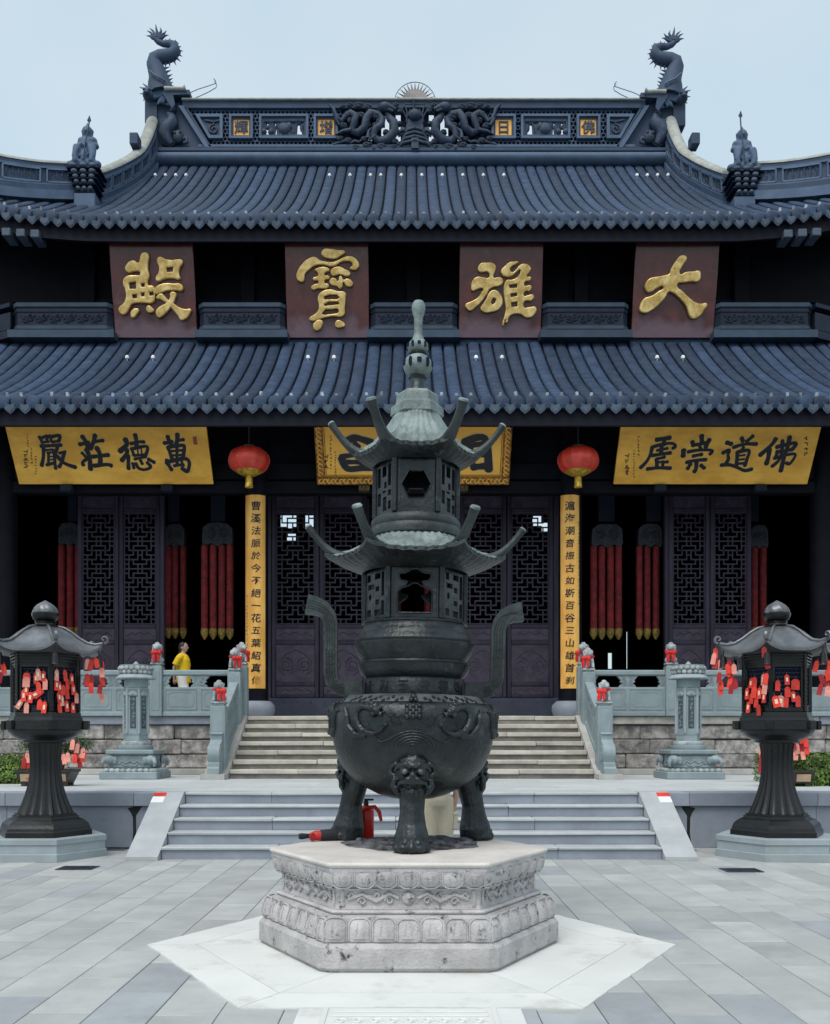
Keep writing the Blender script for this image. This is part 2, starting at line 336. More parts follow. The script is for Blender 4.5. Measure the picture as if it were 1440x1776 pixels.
# evaluated helpers: curves with holes, text, voxel-merged bodies
def eval_mesh(o):
    dg = bpy.context.evaluated_depsgraph_get(); me = bpy.data.meshes.new_from_object(o.evaluated_get(dg))
    V = [tuple(v.co) for v in me.vertices]; F = [tuple(p.vertices) for p in me.polygons]
    bpy.data.meshes.remove(me); return V, F
def curve_shape(splines, extrude=0.01, bevel=0.0, smooth=False, res=3, bres=2):
    cu = bpy.data.curves.new('outline', 'CURVE'); cu.dimensions = '2D'; cu.fill_mode = 'BOTH'
    cu.extrude = extrude; cu.bevel_depth = bevel; cu.offset = -bevel; cu.bevel_resolution = bres; cu.resolution_u = res
    for pts in splines:
        if smooth:
            sp = cu.splines.new('BEZIER'); sp.bezier_points.add(len(pts) - 1)
            for b, p in zip(sp.bezier_points, pts): b.co = (p[0], p[1], 0); b.handle_left_type = b.handle_right_type = 'AUTO' if pts is splines[0] else 'VECTOR'
        else:
            sp = cu.splines.new('POLY'); sp.points.add(len(pts) - 1)
            for b, p in zip(sp.points, pts): b.co = (p[0], p[1], 0, 1)
        sp.use_cyclic_u = True
    o = bpy.data.objects.new('outline', cu); COL.objects.link(o); bpy.context.view_layer.update()
    r = eval_mesh(o); bpy.data.objects.remove(o); bpy.data.curves.remove(cu); return r
def text_shape(s, size=1.0, extrude=0.01, bold=0.0, res=2):
    cu = bpy.data.curves.new('text', 'FONT'); cu.body = s; cu.size = size; cu.extrude = extrude; cu.offset = bold
    cu.resolution_u = res; cu.align_x = 'CENTER'; cu.align_y = 'CENTER'
    o = bpy.data.objects.new('text', cu); COL.objects.link(o); bpy.context.view_layer.update()
    V, F = eval_mesh(o); bpy.data.objects.remove(o); bpy.data.curves.remove(cu)
    if V:                                   # centre on its own box
        cx = (min(v[0] for v in V) + max(v[0] for v in V)) / 2; cy = (min(v[1] for v in V) + max(v[1] for v in V)) / 2
        V = [(v[0] - cx, v[1] - cy, v[2]) for v in V]
    return V, F
def merge_body(mb, voxel=0.02, it=4, fac=0.5):
    me = bpy.data.meshes.new('body'); me.from_pydata([tuple(v) for v in mb.v], [], mb.f)
    o = bpy.data.objects.new('body', me); COL.objects.link(o)
    md = o.modifiers.new('r', 'REMESH'); md.mode = 'VOXEL'; md.voxel_size = voxel
    sm = o.modifiers.new('s', 'SMOOTH'); sm.iterations = it; sm.factor = fac
    bpy.context.view_layer.update(); V, F = eval_mesh(o); bpy.data.objects.remove(o); bpy.data.meshes.remove(me)
    r = MB(); r.v = V; r.f = F; return r
def ribbon(mb, pts, wd, z, fn, n=5):
    """a brush stroke: flat band with round ends; fn(x, y, lift) -> world"""
    P2 = [Vector((p[0], p[1])) for p in pts]; Q = []
    for i in range(len(P2) - 1):                       # light Catmull-Rom smoothing
        p0 = P2[max(i - 1, 0)]; p1 = P2[i]; p2 = P2[i + 1]; p3 = P2[min(i + 2, len(P2) - 1)]
        for k in range(4):
            t = k / 4; Q.append(0.5 * ((2 * p1) + (p2 - p0) * t + (2 * p0 - 5 * p1 + 4 * p2 - p3) * t * t + (3 * p1 - p0 - 3 * p2 + p3) * t ** 3))
    Q.append(P2[-1]); L = []; R = []; m = len(Q)
    for i, q in enumerate(Q):
        t = (Q[min(i + 1, m - 1)] - Q[max(i - 1, 0)]).normalized(); nn = Vector((-t.y, t.x)); h = wd / 2 * (1.0 + 0.12 * cos(3.1 * i / max(1, m - 1) * 2))
        L.append(q + nn * h); R.append(q - nn * h)
    t0 = (Q[1] - Q[0]).normalized(); t1 = (Q[-1] - Q[-2]).normalized(); A = []; B = []
    for k in range(1, n):
        a = pi * k / n; nn = Vector((-t1.y, t1.x)); A.append(Q[-1] + nn * (wd / 2 * cos(a)) + t1 * (wd / 2.6 * sin(a)))
        nn = Vector((-t0.y, t0.x)); B.append(Q[0] - nn * (wd / 2 * cos(a)) - t0 * (wd / 2.6 * sin(a)))
    o = len(mb.v); ring = L + A + R[::-1] + B
    for q in L: mb.v.append(tuple(fn(q.x, q.y, z)))
    for q in R: mb.v.append(tuple(fn(q.x, q.y, z)))
    for i in range(m - 1): mb.f.append((o + i, o + i + 1, o + m + i + 1, o + m + i))
    oa = len(mb.v); mb.v += [tuple(fn(q.x, q.y, z)) for q in A]; mb.f.append((o + m - 1, *range(oa, oa + len(A)), o + 2 * m - 1))
    ob = len(mb.v); mb.v += [tuple(fn(q.x, q.y, z)) for q in B]; mb.f.append((o + m, *range(ob, ob + len(B)), o))
    # thin side wall so that the stroke is a raised slab
    os = len(mb.v); k = len(ring)
    for q in ring: mb.v.append(tuple(fn(q.x, q.y, z)))
    for q in ring: mb.v.append(tuple(fn(q.x, q.y, 0.0)))
    for i in range(k): mb.f.append((os + i, os + (i + 1) % k, os + k + (i + 1) % k, os + k + i))
# ------------------------------------------------------------------ ground and courtyard paving
T1, T2 = 0.728, 1.88                  # terrace and platform heights
g = MB().box(-400, 400, -60, 1200, -0.40, -0.012)
ground = build('ground', g, 'paving_base', kind='structure')
SW, SLN = 0.336, 0.742                # paving strip width, slab length
rest = MB(); slab_mesh = {}
for k in range(-26, 28):
    x0 = -2.022 + SW * k
    for j in range(-8, 14):
        y0 = 5.88 + SLN * j + (SLN / 2 if k % 2 else 0) + 0.05 * sin(k * 2.3)
        xm, ym = x0 + SW / 2, y0 + SLN / 2
        if y0 + SLN > 13.1: continue
        vis = ym > 3.9 and abs(xm) - SW < 0.44 * (ym + .4)
        hexin = abs(xm) < 1.0 and 5.9 < ym < 7.7
        if vis and not hexin:
            mb = MB().cbox(x0 + .0025, x0 + SW - .0025, y0 + .002, y0 + SLN - .002, -0.06, random.uniform(-.0012, .0012), 0.003)
            if 'a' not in slab_mesh:
                o = build('paving_slab', mb, 'paving', ground); slab_mesh['a'] = o.data
            else:
                if 'b' not in slab_mesh:
                    slab_mesh['b'] = slab_mesh['a'].copy(); slab_mesh['b'].materials.clear(); slab_mesh['b'].materials.append(MATS['paving_blue'])
                dk = random.random() < (.62 if ym < 5.3 else (.14 if ym < 8 else .05))
                inst('paving_slab', slab_mesh['b' if dk else 'a'], ground, (xm, ym, -0.0606 + random.uniform(-.0012, .0012)))
        elif not hexin: rest.cbox(x0 + .0025, x0 + SW - .0025, y0 + .002, y0 + SLN - .002, -0.06, 0.0, 0.003)
build('paving_field', rest, 'paving', ground, kind='stuff')

# white marble hexagon under the burner
HX, HYc, HS = 0.0, 6.81, 1.847
def hexpt(s, k, cx=0.0, cy=0.0): a = pi / 3 * k; return (cx + s * cos(a), cy + s * sin(a))
apron = empty('marble_apron', (0, HYc, 0), kind='structure')
for k in range(6):                    # outer ring and inner ring of slabs, mitred on the corners
    for s0, s1 in ((.80, 1.50), (1.503, HS)):
        a, b = hexpt(s0, k, 0, HYc), hexpt(s0, k + 1, 0, HYc); c, d = hexpt(s1, k + 1, 0, HYc), hexpt(s1, k, 0, HYc)
        sh = 0.0015 / HS
        poly = [a, b, c, d]; cxm = sum(p[0] for p in poly) / 4; cym = sum(p[1] for p in poly) / 4
        poly = [(cxm + (p[0] - cxm) * (1 - 4 * sh), cym + (p[1] - cym) * (1 - 4 * sh)) for p in poly]
        if s1 == HS:                              # ragged, chipped outer edge
            c2, d2 = Vector(poly[2]), Vector(poly[3]); n_ = 26; nv = Vector(((c2 + d2) / 2)) - Vector((0, HYc)); nv.normalize()
            poly = poly[:3] + [tuple(c2.lerp(d2, q / n_) + nv * random.uniform(-.008, .004)) for q in range(1, n_)] + poly[3:]
        build('marble_slab', MB().prism(poly, -0.04, 0.0075, lambda u, v, d: (u, v, d)), 'white_marble', apron)
cs = MB()                             # carved white slab in front of the hexagon
cs.cbox(-0.60, 0.585, 3.7, HYc - HS * .8665 - .006, -0.05, 0.007, 0.004)
carved = build('carved_slab', cs, 'white_marble', apron)
fr = MB(); yb = HYc - HS * .8665
for (x0, x1, y0, y1) in ((-.42, .40, yb - .09, yb - .06), (-.42, .40, yb - .17, yb - .14), (-.47, -.44, 3.8, yb - .02), (.42, .45, 3.8, yb - .02)):
    fr.cbox(x0, x1, y0, y1, 0.006, 0.014, 0.003)
for i in range(9):
    x = -.36 + i * .088
    fr.tube([(x + .035 * cos(a) * (1 - a / 9), yb - .26 + .05 * sin(a) * (1 - a / 9), 0.010) for a in [q * .6 for q in range(13)]], 0.008, 5)
build('carving', fr, 'white_marble', carved)

# iron drain grates in the paving
for px, py, lab in ((135, 1506, 'left'), (1286, 1510, 'right')):
    Y = EYE * FPX / (py - HY); X = PX(px, Y); d = empty('drain_grate', (X, Y, 0), label='small dark iron drain grate in the paving by the %s bronze lantern' % lab, cat='drain grate', group='drain grates')
    f = MB()
    for (a, b, c_, e) in ((-.2, .2, -.15, -.12), (-.2, .2, .12, .15), (-.2, -.17, -.12, .12), (.17, .2, -.12, .12)): f.box(X + a, X + b, Y + c_, Y + e, 0.001, 0.008)
    build('frame', f, 'iron', d)
    for i in range(9): build('bar', MB().box(X - .165 + i * .037, X - .150 + i * .037, Y - .118, Y + .118, 0.001, 0.006), 'iron', d)
    build('pit', MB().box(X - .168, X + .168, Y - .119, Y + .119, 0.0006, 0.0022), 'ridge_dark', d)

# ------------------------------------------------------------------ lower steps and terrace
SX = 2.99; Y0, Y5 = 11.61, 12.85; NR = 5; RH = T1 / NR; TD = (Y5 - Y0) / (NR - 1)
steps = empty('lower_steps', (0, Y0, 0), label='wide flight of five grey stone steps behind the incense burner', cat='steps')
cuts = [[-2.99, -1.62, 0.35, 1.75, 2.99], [-2.99, -0.55, 0.9, 2.99], [-2.99, -1.75, -.2, 1.55, 2.99], [-2.99, -.9, 1.25, 2.99], [-2.99, -1.85, .1, 1.62, 2.99]]
for i in range(NR):
    y0 = Y0 + TD * i; c = cuts[i]
    for a, b in zip(c[:-1], c[1:]):
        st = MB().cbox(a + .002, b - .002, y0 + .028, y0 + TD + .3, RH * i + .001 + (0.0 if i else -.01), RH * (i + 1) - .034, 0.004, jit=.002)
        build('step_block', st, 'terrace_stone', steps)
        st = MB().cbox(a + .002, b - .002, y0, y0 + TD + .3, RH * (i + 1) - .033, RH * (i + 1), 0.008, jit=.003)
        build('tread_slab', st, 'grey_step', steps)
pl = MB().cbox(-.24, .24, Y0 + TD * 1 - .006, Y0 + TD - .0005 + .02, RH * 1 + .035, RH * 1 + .105, 0.004)
sign = build('step_sign', pl, 'brass_plate', label='small brass warning plate fixed to a riser of the grey steps', cat='sign')
for i, ch in enumerate('小心台阶'):
    V, F = text_shape(ch, 0.062, 0.001, 0.0012); m = Matrix.Translation((-.17 + i * .113, Y0 + TD - .0075, RH + .07)) @ Matrix.Rotation(radians(90), 4, 'X')
    build('character', MB().add(V, F, m), 'gold_frame', sign)
for sgn, lab in ((-1, 'left'), (1, 'right')):       # sloping side stones
    xa, xb = sorted((sgn * 2.995, sgn * 3.375)); fn = lambda u, v, d: (d, u, v)
    poly = [(Y0 - .12, 0.001), (Y0 - .12, 0.045), (Y5 - .02, T1 + .012), (Y5 + .06, T1 + .012), (Y5 + .06, 0.001)]
    ck = build('side_stone', MB().prism(poly, xa, xb, fn), 'grey_step', steps)
    t = (T1 - .035) / (Y5 - Y0)
    def on(y): return 0.045 + (T1 + .012 - .045) * (y - (Y0 - .12)) / (Y5 - .02 - Y0 + .12)
    xo = sgn * 3.27
    for y0, y1, mname, nm in ((Y5 - .13, Y5 - .04, 'tag_red', 'red'), (Y5 - .26, Y5 - .132, 'tape_white', 'white')):
        poly = [(y0, on(y0) + .0015), (y0, on(y0) + .004), (y1, on(y1) + .004), (y1, on(y1) + .0015)]
        x_a, x_b = sorted((sgn * 3.215, sgn * 3.376))
        build('warning_tape', MB().prism(poly, x_a, x_b, fn), mname, ck)
terr = empty('terrace', (0, Y5, 0), kind='structure')
core = MB().box(-SX, SX, Y5 + .32, 21.5, 0.0, T1 - .012)
core.box(-60, -3.38, Y5 + .16, 21.5, 0, T1 - .012); core.box(3.38, 60, Y5 + .16, 21.5, 0, T1 - .012); core.box(-3.38, -SX, Y5 + .3, 21.5, 0, T1 - .012); core.box(SX, 3.38, Y5 + .3, 21.5, 0, T1 - .012)
build('terrace_core', core, 'terrace_stone', terr)
for sgn in (-1, 1):
    ed = [3.385, 3.66, 5.35, 6.9, 8.5, 10.2, 12.0]
    for a, b in zip(ed[:-1], ed[1:]):
        xa, xb = sorted((sgn * (a + .002), sgn * (b - .002)))
        build('coping_slab', MB().cbox(xa, xb, Y5 - .03, Y5 + .42, T1 - .175, T1, 0.006), 'terrace_stone', terr)
        build('wall_slab', MB().cbox(xa, xb, Y5 + .03, Y5 + .16, 0.0, T1 - .178, 0.004), 'terrace_stone', terr)
    m = MB(); xs = sgn * 3.66          # dark water streak under one joint
    pts = [(-.02, .55), (.035 + .06, .52), (.05, .46), (.025, .40), (.02, .2), (.03, .1), (.045, 0.02), (-.035, .02), (-.02, .15), (-.018, .42), (-.07, .50), (-.10, .545)]
    m.prism([(xs + sgn * u, v) for u, v in pts], Y5 + .0270, Y5 + .0299, lambda u, v, d: (u, d, v)); build('water_stain', m, 'moss', terr)
for j in range(7):                     # terrace floor slabs, seen at a low angle
    yy0 = Y5 + (.42 if j == 0 else .42 + .85 * j); yy1 = Y5 + .42 + .85 * (j + 1)
    if yy0 > 19.1: break
    for i in range(-7, 7):
        x0 = i * 1.45 + (0.7 if j % 2 else 0)
        if j == 0 and 0: continue
        build('floor_slab', MB().cbox(x0 + .002, x0 + 1.448, yy0 + .002, min(yy1, 19.15) - .002, T1 - .03, T1, 0.003), 'terrace_floor', terr)
build('floor_slab', MB().cbox(-SX + .002, SX - .002, Y5 + .304, Y5 + .418, T1 - .03, T1, 0.003), 'terrace_floor', terr)

# ------------------------------------------------------------------ upper steps and the platform with its stone wall
UX = 3.22; U0, U7 = 17.18, 19.14; UN = 7; UH = (T2 - T1) / UN; UT = (U7 - U0) / (UN - 1)
usteps = empty('upper_steps', (0, U0, T1), label='worn cream stone stairway up to the hall doors', cat='steps')
for i in range(UN):
    y0 = U0 + UT * i; z0 = T1 + UH * i; off = 0.9 * sin(i * 2.4)
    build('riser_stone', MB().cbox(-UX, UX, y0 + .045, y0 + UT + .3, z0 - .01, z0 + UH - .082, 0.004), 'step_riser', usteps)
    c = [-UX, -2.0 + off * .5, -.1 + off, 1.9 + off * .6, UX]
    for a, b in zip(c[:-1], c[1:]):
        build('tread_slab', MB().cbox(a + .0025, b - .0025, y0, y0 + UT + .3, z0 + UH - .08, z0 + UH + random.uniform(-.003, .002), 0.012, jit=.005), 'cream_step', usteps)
for sgn in (-1, 1):
    xa, xb = sorted((sgn * (UX + .003), sgn * (UX + .42))); fn = lambda u, v, d: (d, u, v)
    poly = [(U0 - .42, T1 + .001), (U0 - .42, T1 + .09), (U0 - .06, T1 + .10), (U7 + .02, T2 + .015), (U7 + .3, T2 + .015), (U7 + .3, T1 + .001)]
    build('cheek_stone', MB().prism(poly, xa, xb, fn), 'cheek_stone', usteps)
plat = empty('platform', (0, 19.2, T1), kind='structure')
WY = 19.3
core = MB().box(-14, 14, WY + .3, 40, T1, T2 - .06); core.box(-UX, UX, U7 + .02, WY + .3, T1, T2 - .09)
build('platform_core', core, 'step_riser', plat)
build('platform_floor', MB().box(-14, 14, WY + .14, 40, T2 - .06, T2 - .004), 'cheek_stone', plat)
rows = [(T1 + .12, T1 + .40), (T1 + .405, T1 + .69), (T1 + .695, T1 + .985)]
for sgn in (-1, 1):
    xa = UX + .43
    x = xa
    while x < 13.5:
        wd = random.uniform(1.2, 2.0); a, b = sorted((sgn * (x + .003), sgn * (x + wd - .003)))
        build('cap_stone', MB().cbox(a, b, WY - .06, WY + .32, T1 + .99, T2 - .004, 0.012, jit=.004), 'wall_cap' if random.random() < .7 else 'terrace_stone', plat); x += wd
    x = xa
    while x < 13.5:
        a, b = sorted((sgn * (x + .003), sgn * (x + 1.6 - .003)))
        build('plinth_stone', MB().cbox(a, b, WY - .16, WY + .3, T1 + .001, T1 + .115, 0.01), 'cheek_stone', plat); x += 1.6
    for zi, (z0, z1) in enumerate(rows):
        x = xa
        while x < 13.5:
            wd = random.uniform(.55, 1.35); a, b = sorted((sgn * (x + .004), sgn * (x + wd - .004)))
            yo = random.uniform(-.02, .02)
            build('wall_stone', MB().cbox(a, b, WY + yo, WY + .3, z0 + random.uniform(.002, .008), z1 - random.uniform(0, .006), 0.022, jit=.008), 'wall_stone', plat); x += wd
# ------------------------------------------------------------------ the great hall
YC, YD = 21.0, 22.6                    # column plane, door plane
hall = empty('temple_hall', (0, YC, T2), label='dark timber temple hall with two tiers of blue-grey tiled roof', cat='temple')
# dim interior: side, rear walls and ceiling, with clear openings high in the rear wall
def hpart(name, mb, m, smooth=None, parent=None, **k): return build(name, mb, m, parent or hall, smooth, **k)
RY = 36.0
def holes_wall():
    xs = sorted(set([-12, 12] + [PX(p, RY) for p in (486, 514, 529, 548, 497, 513, 924, 940, 955, 1055, 1063, 1087, 1090)])); mb = MB()
    def hole(xm, zm):
        for (a, b, c, d) in ((486, 514, 892, 916), (529, 548, 892, 916), (497, 513, 924, 938), (924, 940, 893, 912), (940, 955, 905, 922), (1055, 1063, 1132, 1160), (1087, 1090, 1095, 1160)):
            if PX(a, RY) < xm < PX(b, RY) and PZ(d, RY) < zm < PZ(c, RY): return True
    zs = sorted(set([T2, 10.0] + [PZ(p, RY) for p in (892, 916, 924, 938, 893, 912, 905, 922, 1132, 1160, 1095)]))
    for a, b in zip(xs[:-1], xs[1:]):
        for c, d in zip(zs[:-1], zs[1:]):
            if not hole((a + b) / 2, (c + d) / 2): mb.box(a, b, RY, RY + .2, c, d)
    return mb
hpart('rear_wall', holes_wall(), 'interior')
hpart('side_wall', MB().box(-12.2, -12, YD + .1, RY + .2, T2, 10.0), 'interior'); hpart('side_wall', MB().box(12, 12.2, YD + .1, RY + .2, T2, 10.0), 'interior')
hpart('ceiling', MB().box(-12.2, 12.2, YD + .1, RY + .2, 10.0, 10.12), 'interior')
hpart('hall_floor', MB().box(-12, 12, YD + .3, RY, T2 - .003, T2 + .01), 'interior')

# columns with stone drums, and the beams they carry
COLX = [-3.34, 3.42, -8.75, 8.85]
for x in COLX:
    c = hpart('column', MB().lathe([(.25, T2 + .36), (.25, 8.4)], 24, Matrix.Translation((x, YC, 0))), 'wood_dark', 40)
    hpart('column_base', MB().lathe([(.34, T2), (.36, T2 + .04), (.40, T2 + .16), (.39, T2 + .27), (.30, T2 + .36), (.05, T2 + .37)], 28, Matrix.Translation((x, YC, 0))), 'terrace_stone', 50, parent=c)
hpart('beam', MB().cbox(-12, 12, YC - .13, YC + .13, PZ(858, YC), PZ(836, YC), .02), 'wood_dark')
hpart('upper_beam', MB().cbox(-12, 12, YC - .10, YC + .16, 7.0, 7.35, .02), 'wood_dark')
hpart('bracket_wall', MB().box(-12, 12, YC + .02, YC + .10, PZ(836, YC), 8.9), 'wood_dark')
hpart('lintel', MB().cbox(-12, 12, YD - .10, YD + .12, PZ(857, YD), PZ(840, YD), .015), 'wood_dark')
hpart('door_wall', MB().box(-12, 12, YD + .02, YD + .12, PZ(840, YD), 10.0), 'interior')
hpart('porch_ceiling', MB().box(-12, 12, YC + .16, YD + .02, 7.9, 8.0), 'wood_dark')
hpart('side_screen', MB().box(-12, PX(5, YD), YD - .05, YD + .05, T2, PZ(857, YD)), 'wood_dark'); hpart('side_screen', MB().box(PX(1428, YD), 12, YD - .05, YD + .05, T2, PZ(857, YD)), 'wood_dark')

# lattice doors
def lattice(x0, x1, z0, z1, y):
    mb = MB(); nx, ny = 7, 24; dx = (x1 - x0) / nx; dz = (z1 - z0) / ny; h = .0155
    def H(a, b, r, j=0): mb.box(x0 + a * dx - h, x0 + b * dx + h, y - .012 + j, y + .012 + j, z1 - r * dz - h, z1 - r * dz + h)
    def Vv(c, r0, r1, j=.002): mb.box(x0 + c * dx - h, x0 + c * dx + h, y - .010 + j, y + .010 + j, z1 - r1 * dz - h + .001, z1 - r0 * dz + h - .001)
    for u in range(4):
        o = u * 6
        H(0, 7, o + 0)
        Vv(1, o + 0, o + 2); Vv(6, o + 0, o + 2); Vv(3, o + 0, o + 1); Vv(4, o + 0, o + 1)
        H(2, 5, o + 1); H(2, 5, o + 2); Vv(2, o + 1, o + 2); Vv(5, o + 1, o + 2); H(0, 1, o + 1); H(6, 7, o + 1)
        H(1, 2, o + 2); H(5, 6, o + 2); Vv(2, o + 2, o + 3); Vv(5, o + 2, o + 3)
        H(0, 2, o + 3); H(5, 7, o + 3); Vv(3, o + 2, o + 4); Vv(4, o + 2, o + 4); H(3, 4, o + 3)
        H(0, 3, o + 4); H(4, 7, o + 4); Vv(1, o + 3, o + 4); Vv(6, o + 3, o + 4); Vv(2, o + 4, o + 5); Vv(5, o + 4, o + 5)
        H(2, 5, o + 5); Vv(1, o + 4, o + 6); Vv(6, o + 4, o + 6); Vv(3, o + 5, o + 6); Vv(4, o + 5, o + 6); H(0, 1, o + 5); H(6, 7, o + 5)
    H(0, 7, 24); Vv(0, 0, 24); Vv(7, 0, 24)
    return mb
def scroll(cx, cz, r, y, sgn, turns=1.6, n=22, rad=.012):
    return [(cx + sgn * r * (1 - .72 * k / n) * cos(pi / 2 - sgn * 0 + k / n * turns * 2 * pi), y, cz + r * (1 - .72 * k / n) * sin(pi / 2 + k / n * turns * 2 * pi)) for k in range(n + 1)]
def door_leaf(p0, p1, lab):
    xa, xb = PX(p0, YD) + .006, PX(p1, YD) - .006; y = YD; Z = lambda q: PZ(q, YD); w = .10
    fr = MB(); fr.cbox(xa, xa + w, y - .045, y + .045, Z(1210), Z(858), .012); fr.cbox(xb - w, xb, y - .045, y + .045, Z(1210), Z(858), .012)
    for q0, q1 in ((864, 858), (890, 882), (1090, 1083), (1118, 1110), (1190, 1183), (1210, 1204)): fr.cbox(xa + w, xb - w, y - .042, y + .042, Z(q0), Z(q1), .012)
    leaf = hpart('door_leaf', fr, 'wood', 40)
    hpart('lattice', lattice(xa + w + .015, xb - w - .015, Z(1082), Z(891), y), 'wood', parent=leaf, kind='stuff')
    for q0, q1 in ((882, 864), (1110, 1090), (1183, 1118), (1204, 1190)):
        hpart('door_panel', MB().box(xa + w, xb - w, y - .012, y + .012, Z(q0), Z(q1)), 'wood_panel', parent=leaf)
    cv = MB(); cx = (xa + xb) / 2; cz = Z(1152); yy = y - .014; hw = (xb - xa) / 2 - w - .05
    for s in (-1, 1):
        cv.tube(scroll(cx + s * hw * .52, cz - .02, hw * .42, yy, s), .014, 5)
        cv.tube([(cx, yy, cz + .33), (cx + s * hw * .5, yy, cz + .24), (cx + s * hw * .95, yy, cz + .06), (cx + s * hw * .9, yy, cz - .15), (cx + s * hw * .6, yy, cz - .25)], .013, 5)
        for q in (1100, 1197):
            cv.tube([(cx, yy, Z(q) + .05), (cx + s * hw * .35, yy, Z(q) - .02), (cx + s * hw * .6, yy, Z(q) + .04), (cx + s * hw * .95, yy, Z(q) - .05)], .011, 5)
    hpart('door_carving', cv, 'wood_panel', 60, parent=leaf)
    return leaf
for p0, p1 in ((471, 554), (554, 637), (797, 879), (879, 960), (135, 207), (207, 279), (1159, 1231), (1231, 1303), (-10, 62), (1376, 1448)):
    if p0 in (-10, 1376): continue
    door_leaf(p0, p1, '')
for p0, p1 in ((462, 471), (960, 969), (279, 286), (1152, 1159)):
    hpart('door_post', MB().cbox(PX(p0, YD), PX(p1, YD), YD - .07, YD + .07, T2, PZ(857, YD), .012), 'wood')
# open leaves folded back into the hall beside the middle doorway and the side bays
for x, s in ((PX(637, YD), 1), (PX(797, YD), -1)):
    hpart('open_leaf', MB().cbox(x - .04, x + .04, YD + .06, YD + 1.05, T2 + .3, PZ(862, YD), .01), 'wood')
th = MB().cbox(PX(464, YD), PX(968, YD), YD - .22, YD + .06, T2 - .004, PZ(1211, YD), .015)
thr = hpart('threshold', th, 'threshold')
stud = MB().lathe([(.02, 0), (.018, .008), (.009, .014), (.001, .016)], 8, Matrix.Rotation(radians(90), 4, 'X')); sm = mesh_of(stud, 'stud', 'flower_light', 40)
for k in range(22):
    for q in (1218, 1238):
        x = PX(470 + k * 23.2, YD - .22); inst('stud', sm, thr, (x, YD - .221, PZ(q, YD - .22)))
for s, lab in ((-1, 'left'), (1, 'right')):          # low rail of the side bays, dark red, behind the balustrade
    x0, x1 = sorted((s * 3.75, s * 8.4)); hpart('low_rail', MB().cbox(x0, x1, YC + .4, YC + .5, T2 + .55, T2 + .62, .01), 'banner')

# ---- roofs
PITCH = 0.297
def prof_fn(Yt, Zt, Ye, Ze, k):
    def f(Y):
        t = (Yt - Y) / (Yt - Ye); u = 1 - t; return Ze + (Zt - Ze) * (u * (1 - k) + k * u * u)
    return f
def tile_row(Ya, Yb, zf, n, r=.126, h=.095):
    """one column of half-round cover tiles from Ya (top) to Yb (eave); every tile overlaps the next"""
    mb = MB(); K = 6
    for i in range(n):
        y0 = Ya + (Yb - Ya) * i / n; y1 = Ya + (Yb - Ya) * (i + 1) / n - .012
        V = []; q = 1.0
        for (y, s) in ((y0, .96), (y1, 1.015)):
            dz = (zf(y - .01) - zf(y + .01)); L = sqrt(dz * dz + .0004); ny, nz = dz / L * -1, .02 / L
            z = zf(y)
            for k in range(K + 1):
                cx_, cz_ = ((1, -.5), (.99, .5), (.74, .88), (0, 1), (-.74, .88), (-.99, .5), (-1, -.5))[k]; V.append((r * s * cx_, y, z + h * s * cz_))
        F = [(k, k + 1, K + 2 + k, K + 1 + k) for k in range(K)] + [tuple(range(K + 1, 2 * K + 2))]
        mb.add(V, F)
    V = [(r * 1.04 * cos(2 * pi * k / 14), Yb - .014, zf(Yb) + .012 + r * 1.0 * sin(2 * pi * k / 14)) for k in range(14)]
    W = [(x * .78, y - .014, z * 1.0 + (zf(Yb) + .012 - z) * .22) for x, y, z in V]
    U = [(x, y + .05, z) for x, y, z in V]
    mb.add(U + V + W, [(i, (i + 1) % 14, 14 + (i + 1) % 14, 14 + i) for i in range(14)] + [(14 + i, 14 + (i + 1) % 14, 28 + (i + 1) % 14, 28 + i) for i in range(14)] + [tuple(range(28, 42))])
    return mb
def drip_mesh():
    pts = [(-.118, .035), (-.06, .01), (0, 0), (.06, .01), (.118, .035), (.125, -.02), (.105, -.085), (.06, -.125), (0, -.165), (-.06, -.125), (-.105, -.085), (-.125, -.02)]
    mb = MB(); mb.prism(pts, -.012, .012, lambda u, v, d: (u, d - .15 * v, v))
    pts = [(u * .95, v * 1.05 - .045) for u, v in pts]; mb = MB(); mb.prism(pts, -.012, .012, lambda u, v, d: (u, d - .15 * v, v)); inner = [(u * .74, v * .74 - .02) for u, v in pts]
    mb.prism(inner, -.022, -.010, lambda u, v, d: (u, d - .15 * v, v)); return mesh_of(mb, 'drip_tile', 'drip_tile')
def nail_mesh():
    mb = MB(); mb.cbox(-.03, .03, -.03, .03, -.02, .075, .01); return mesh_of(mb, 'nail_cap', 'pale_nail')
DRIP, NAIL = drip_mesh(), nail_mesh()
def white_nail_mesh(): return mesh_of(MB().lathe([(.012, 0), (.012, .05), (.045, .06), (.05, .10), (.03, .135), (.002, .145)], 8), 'tile_finial', 'tape_white', 50)
WN = white_nail_mesh()

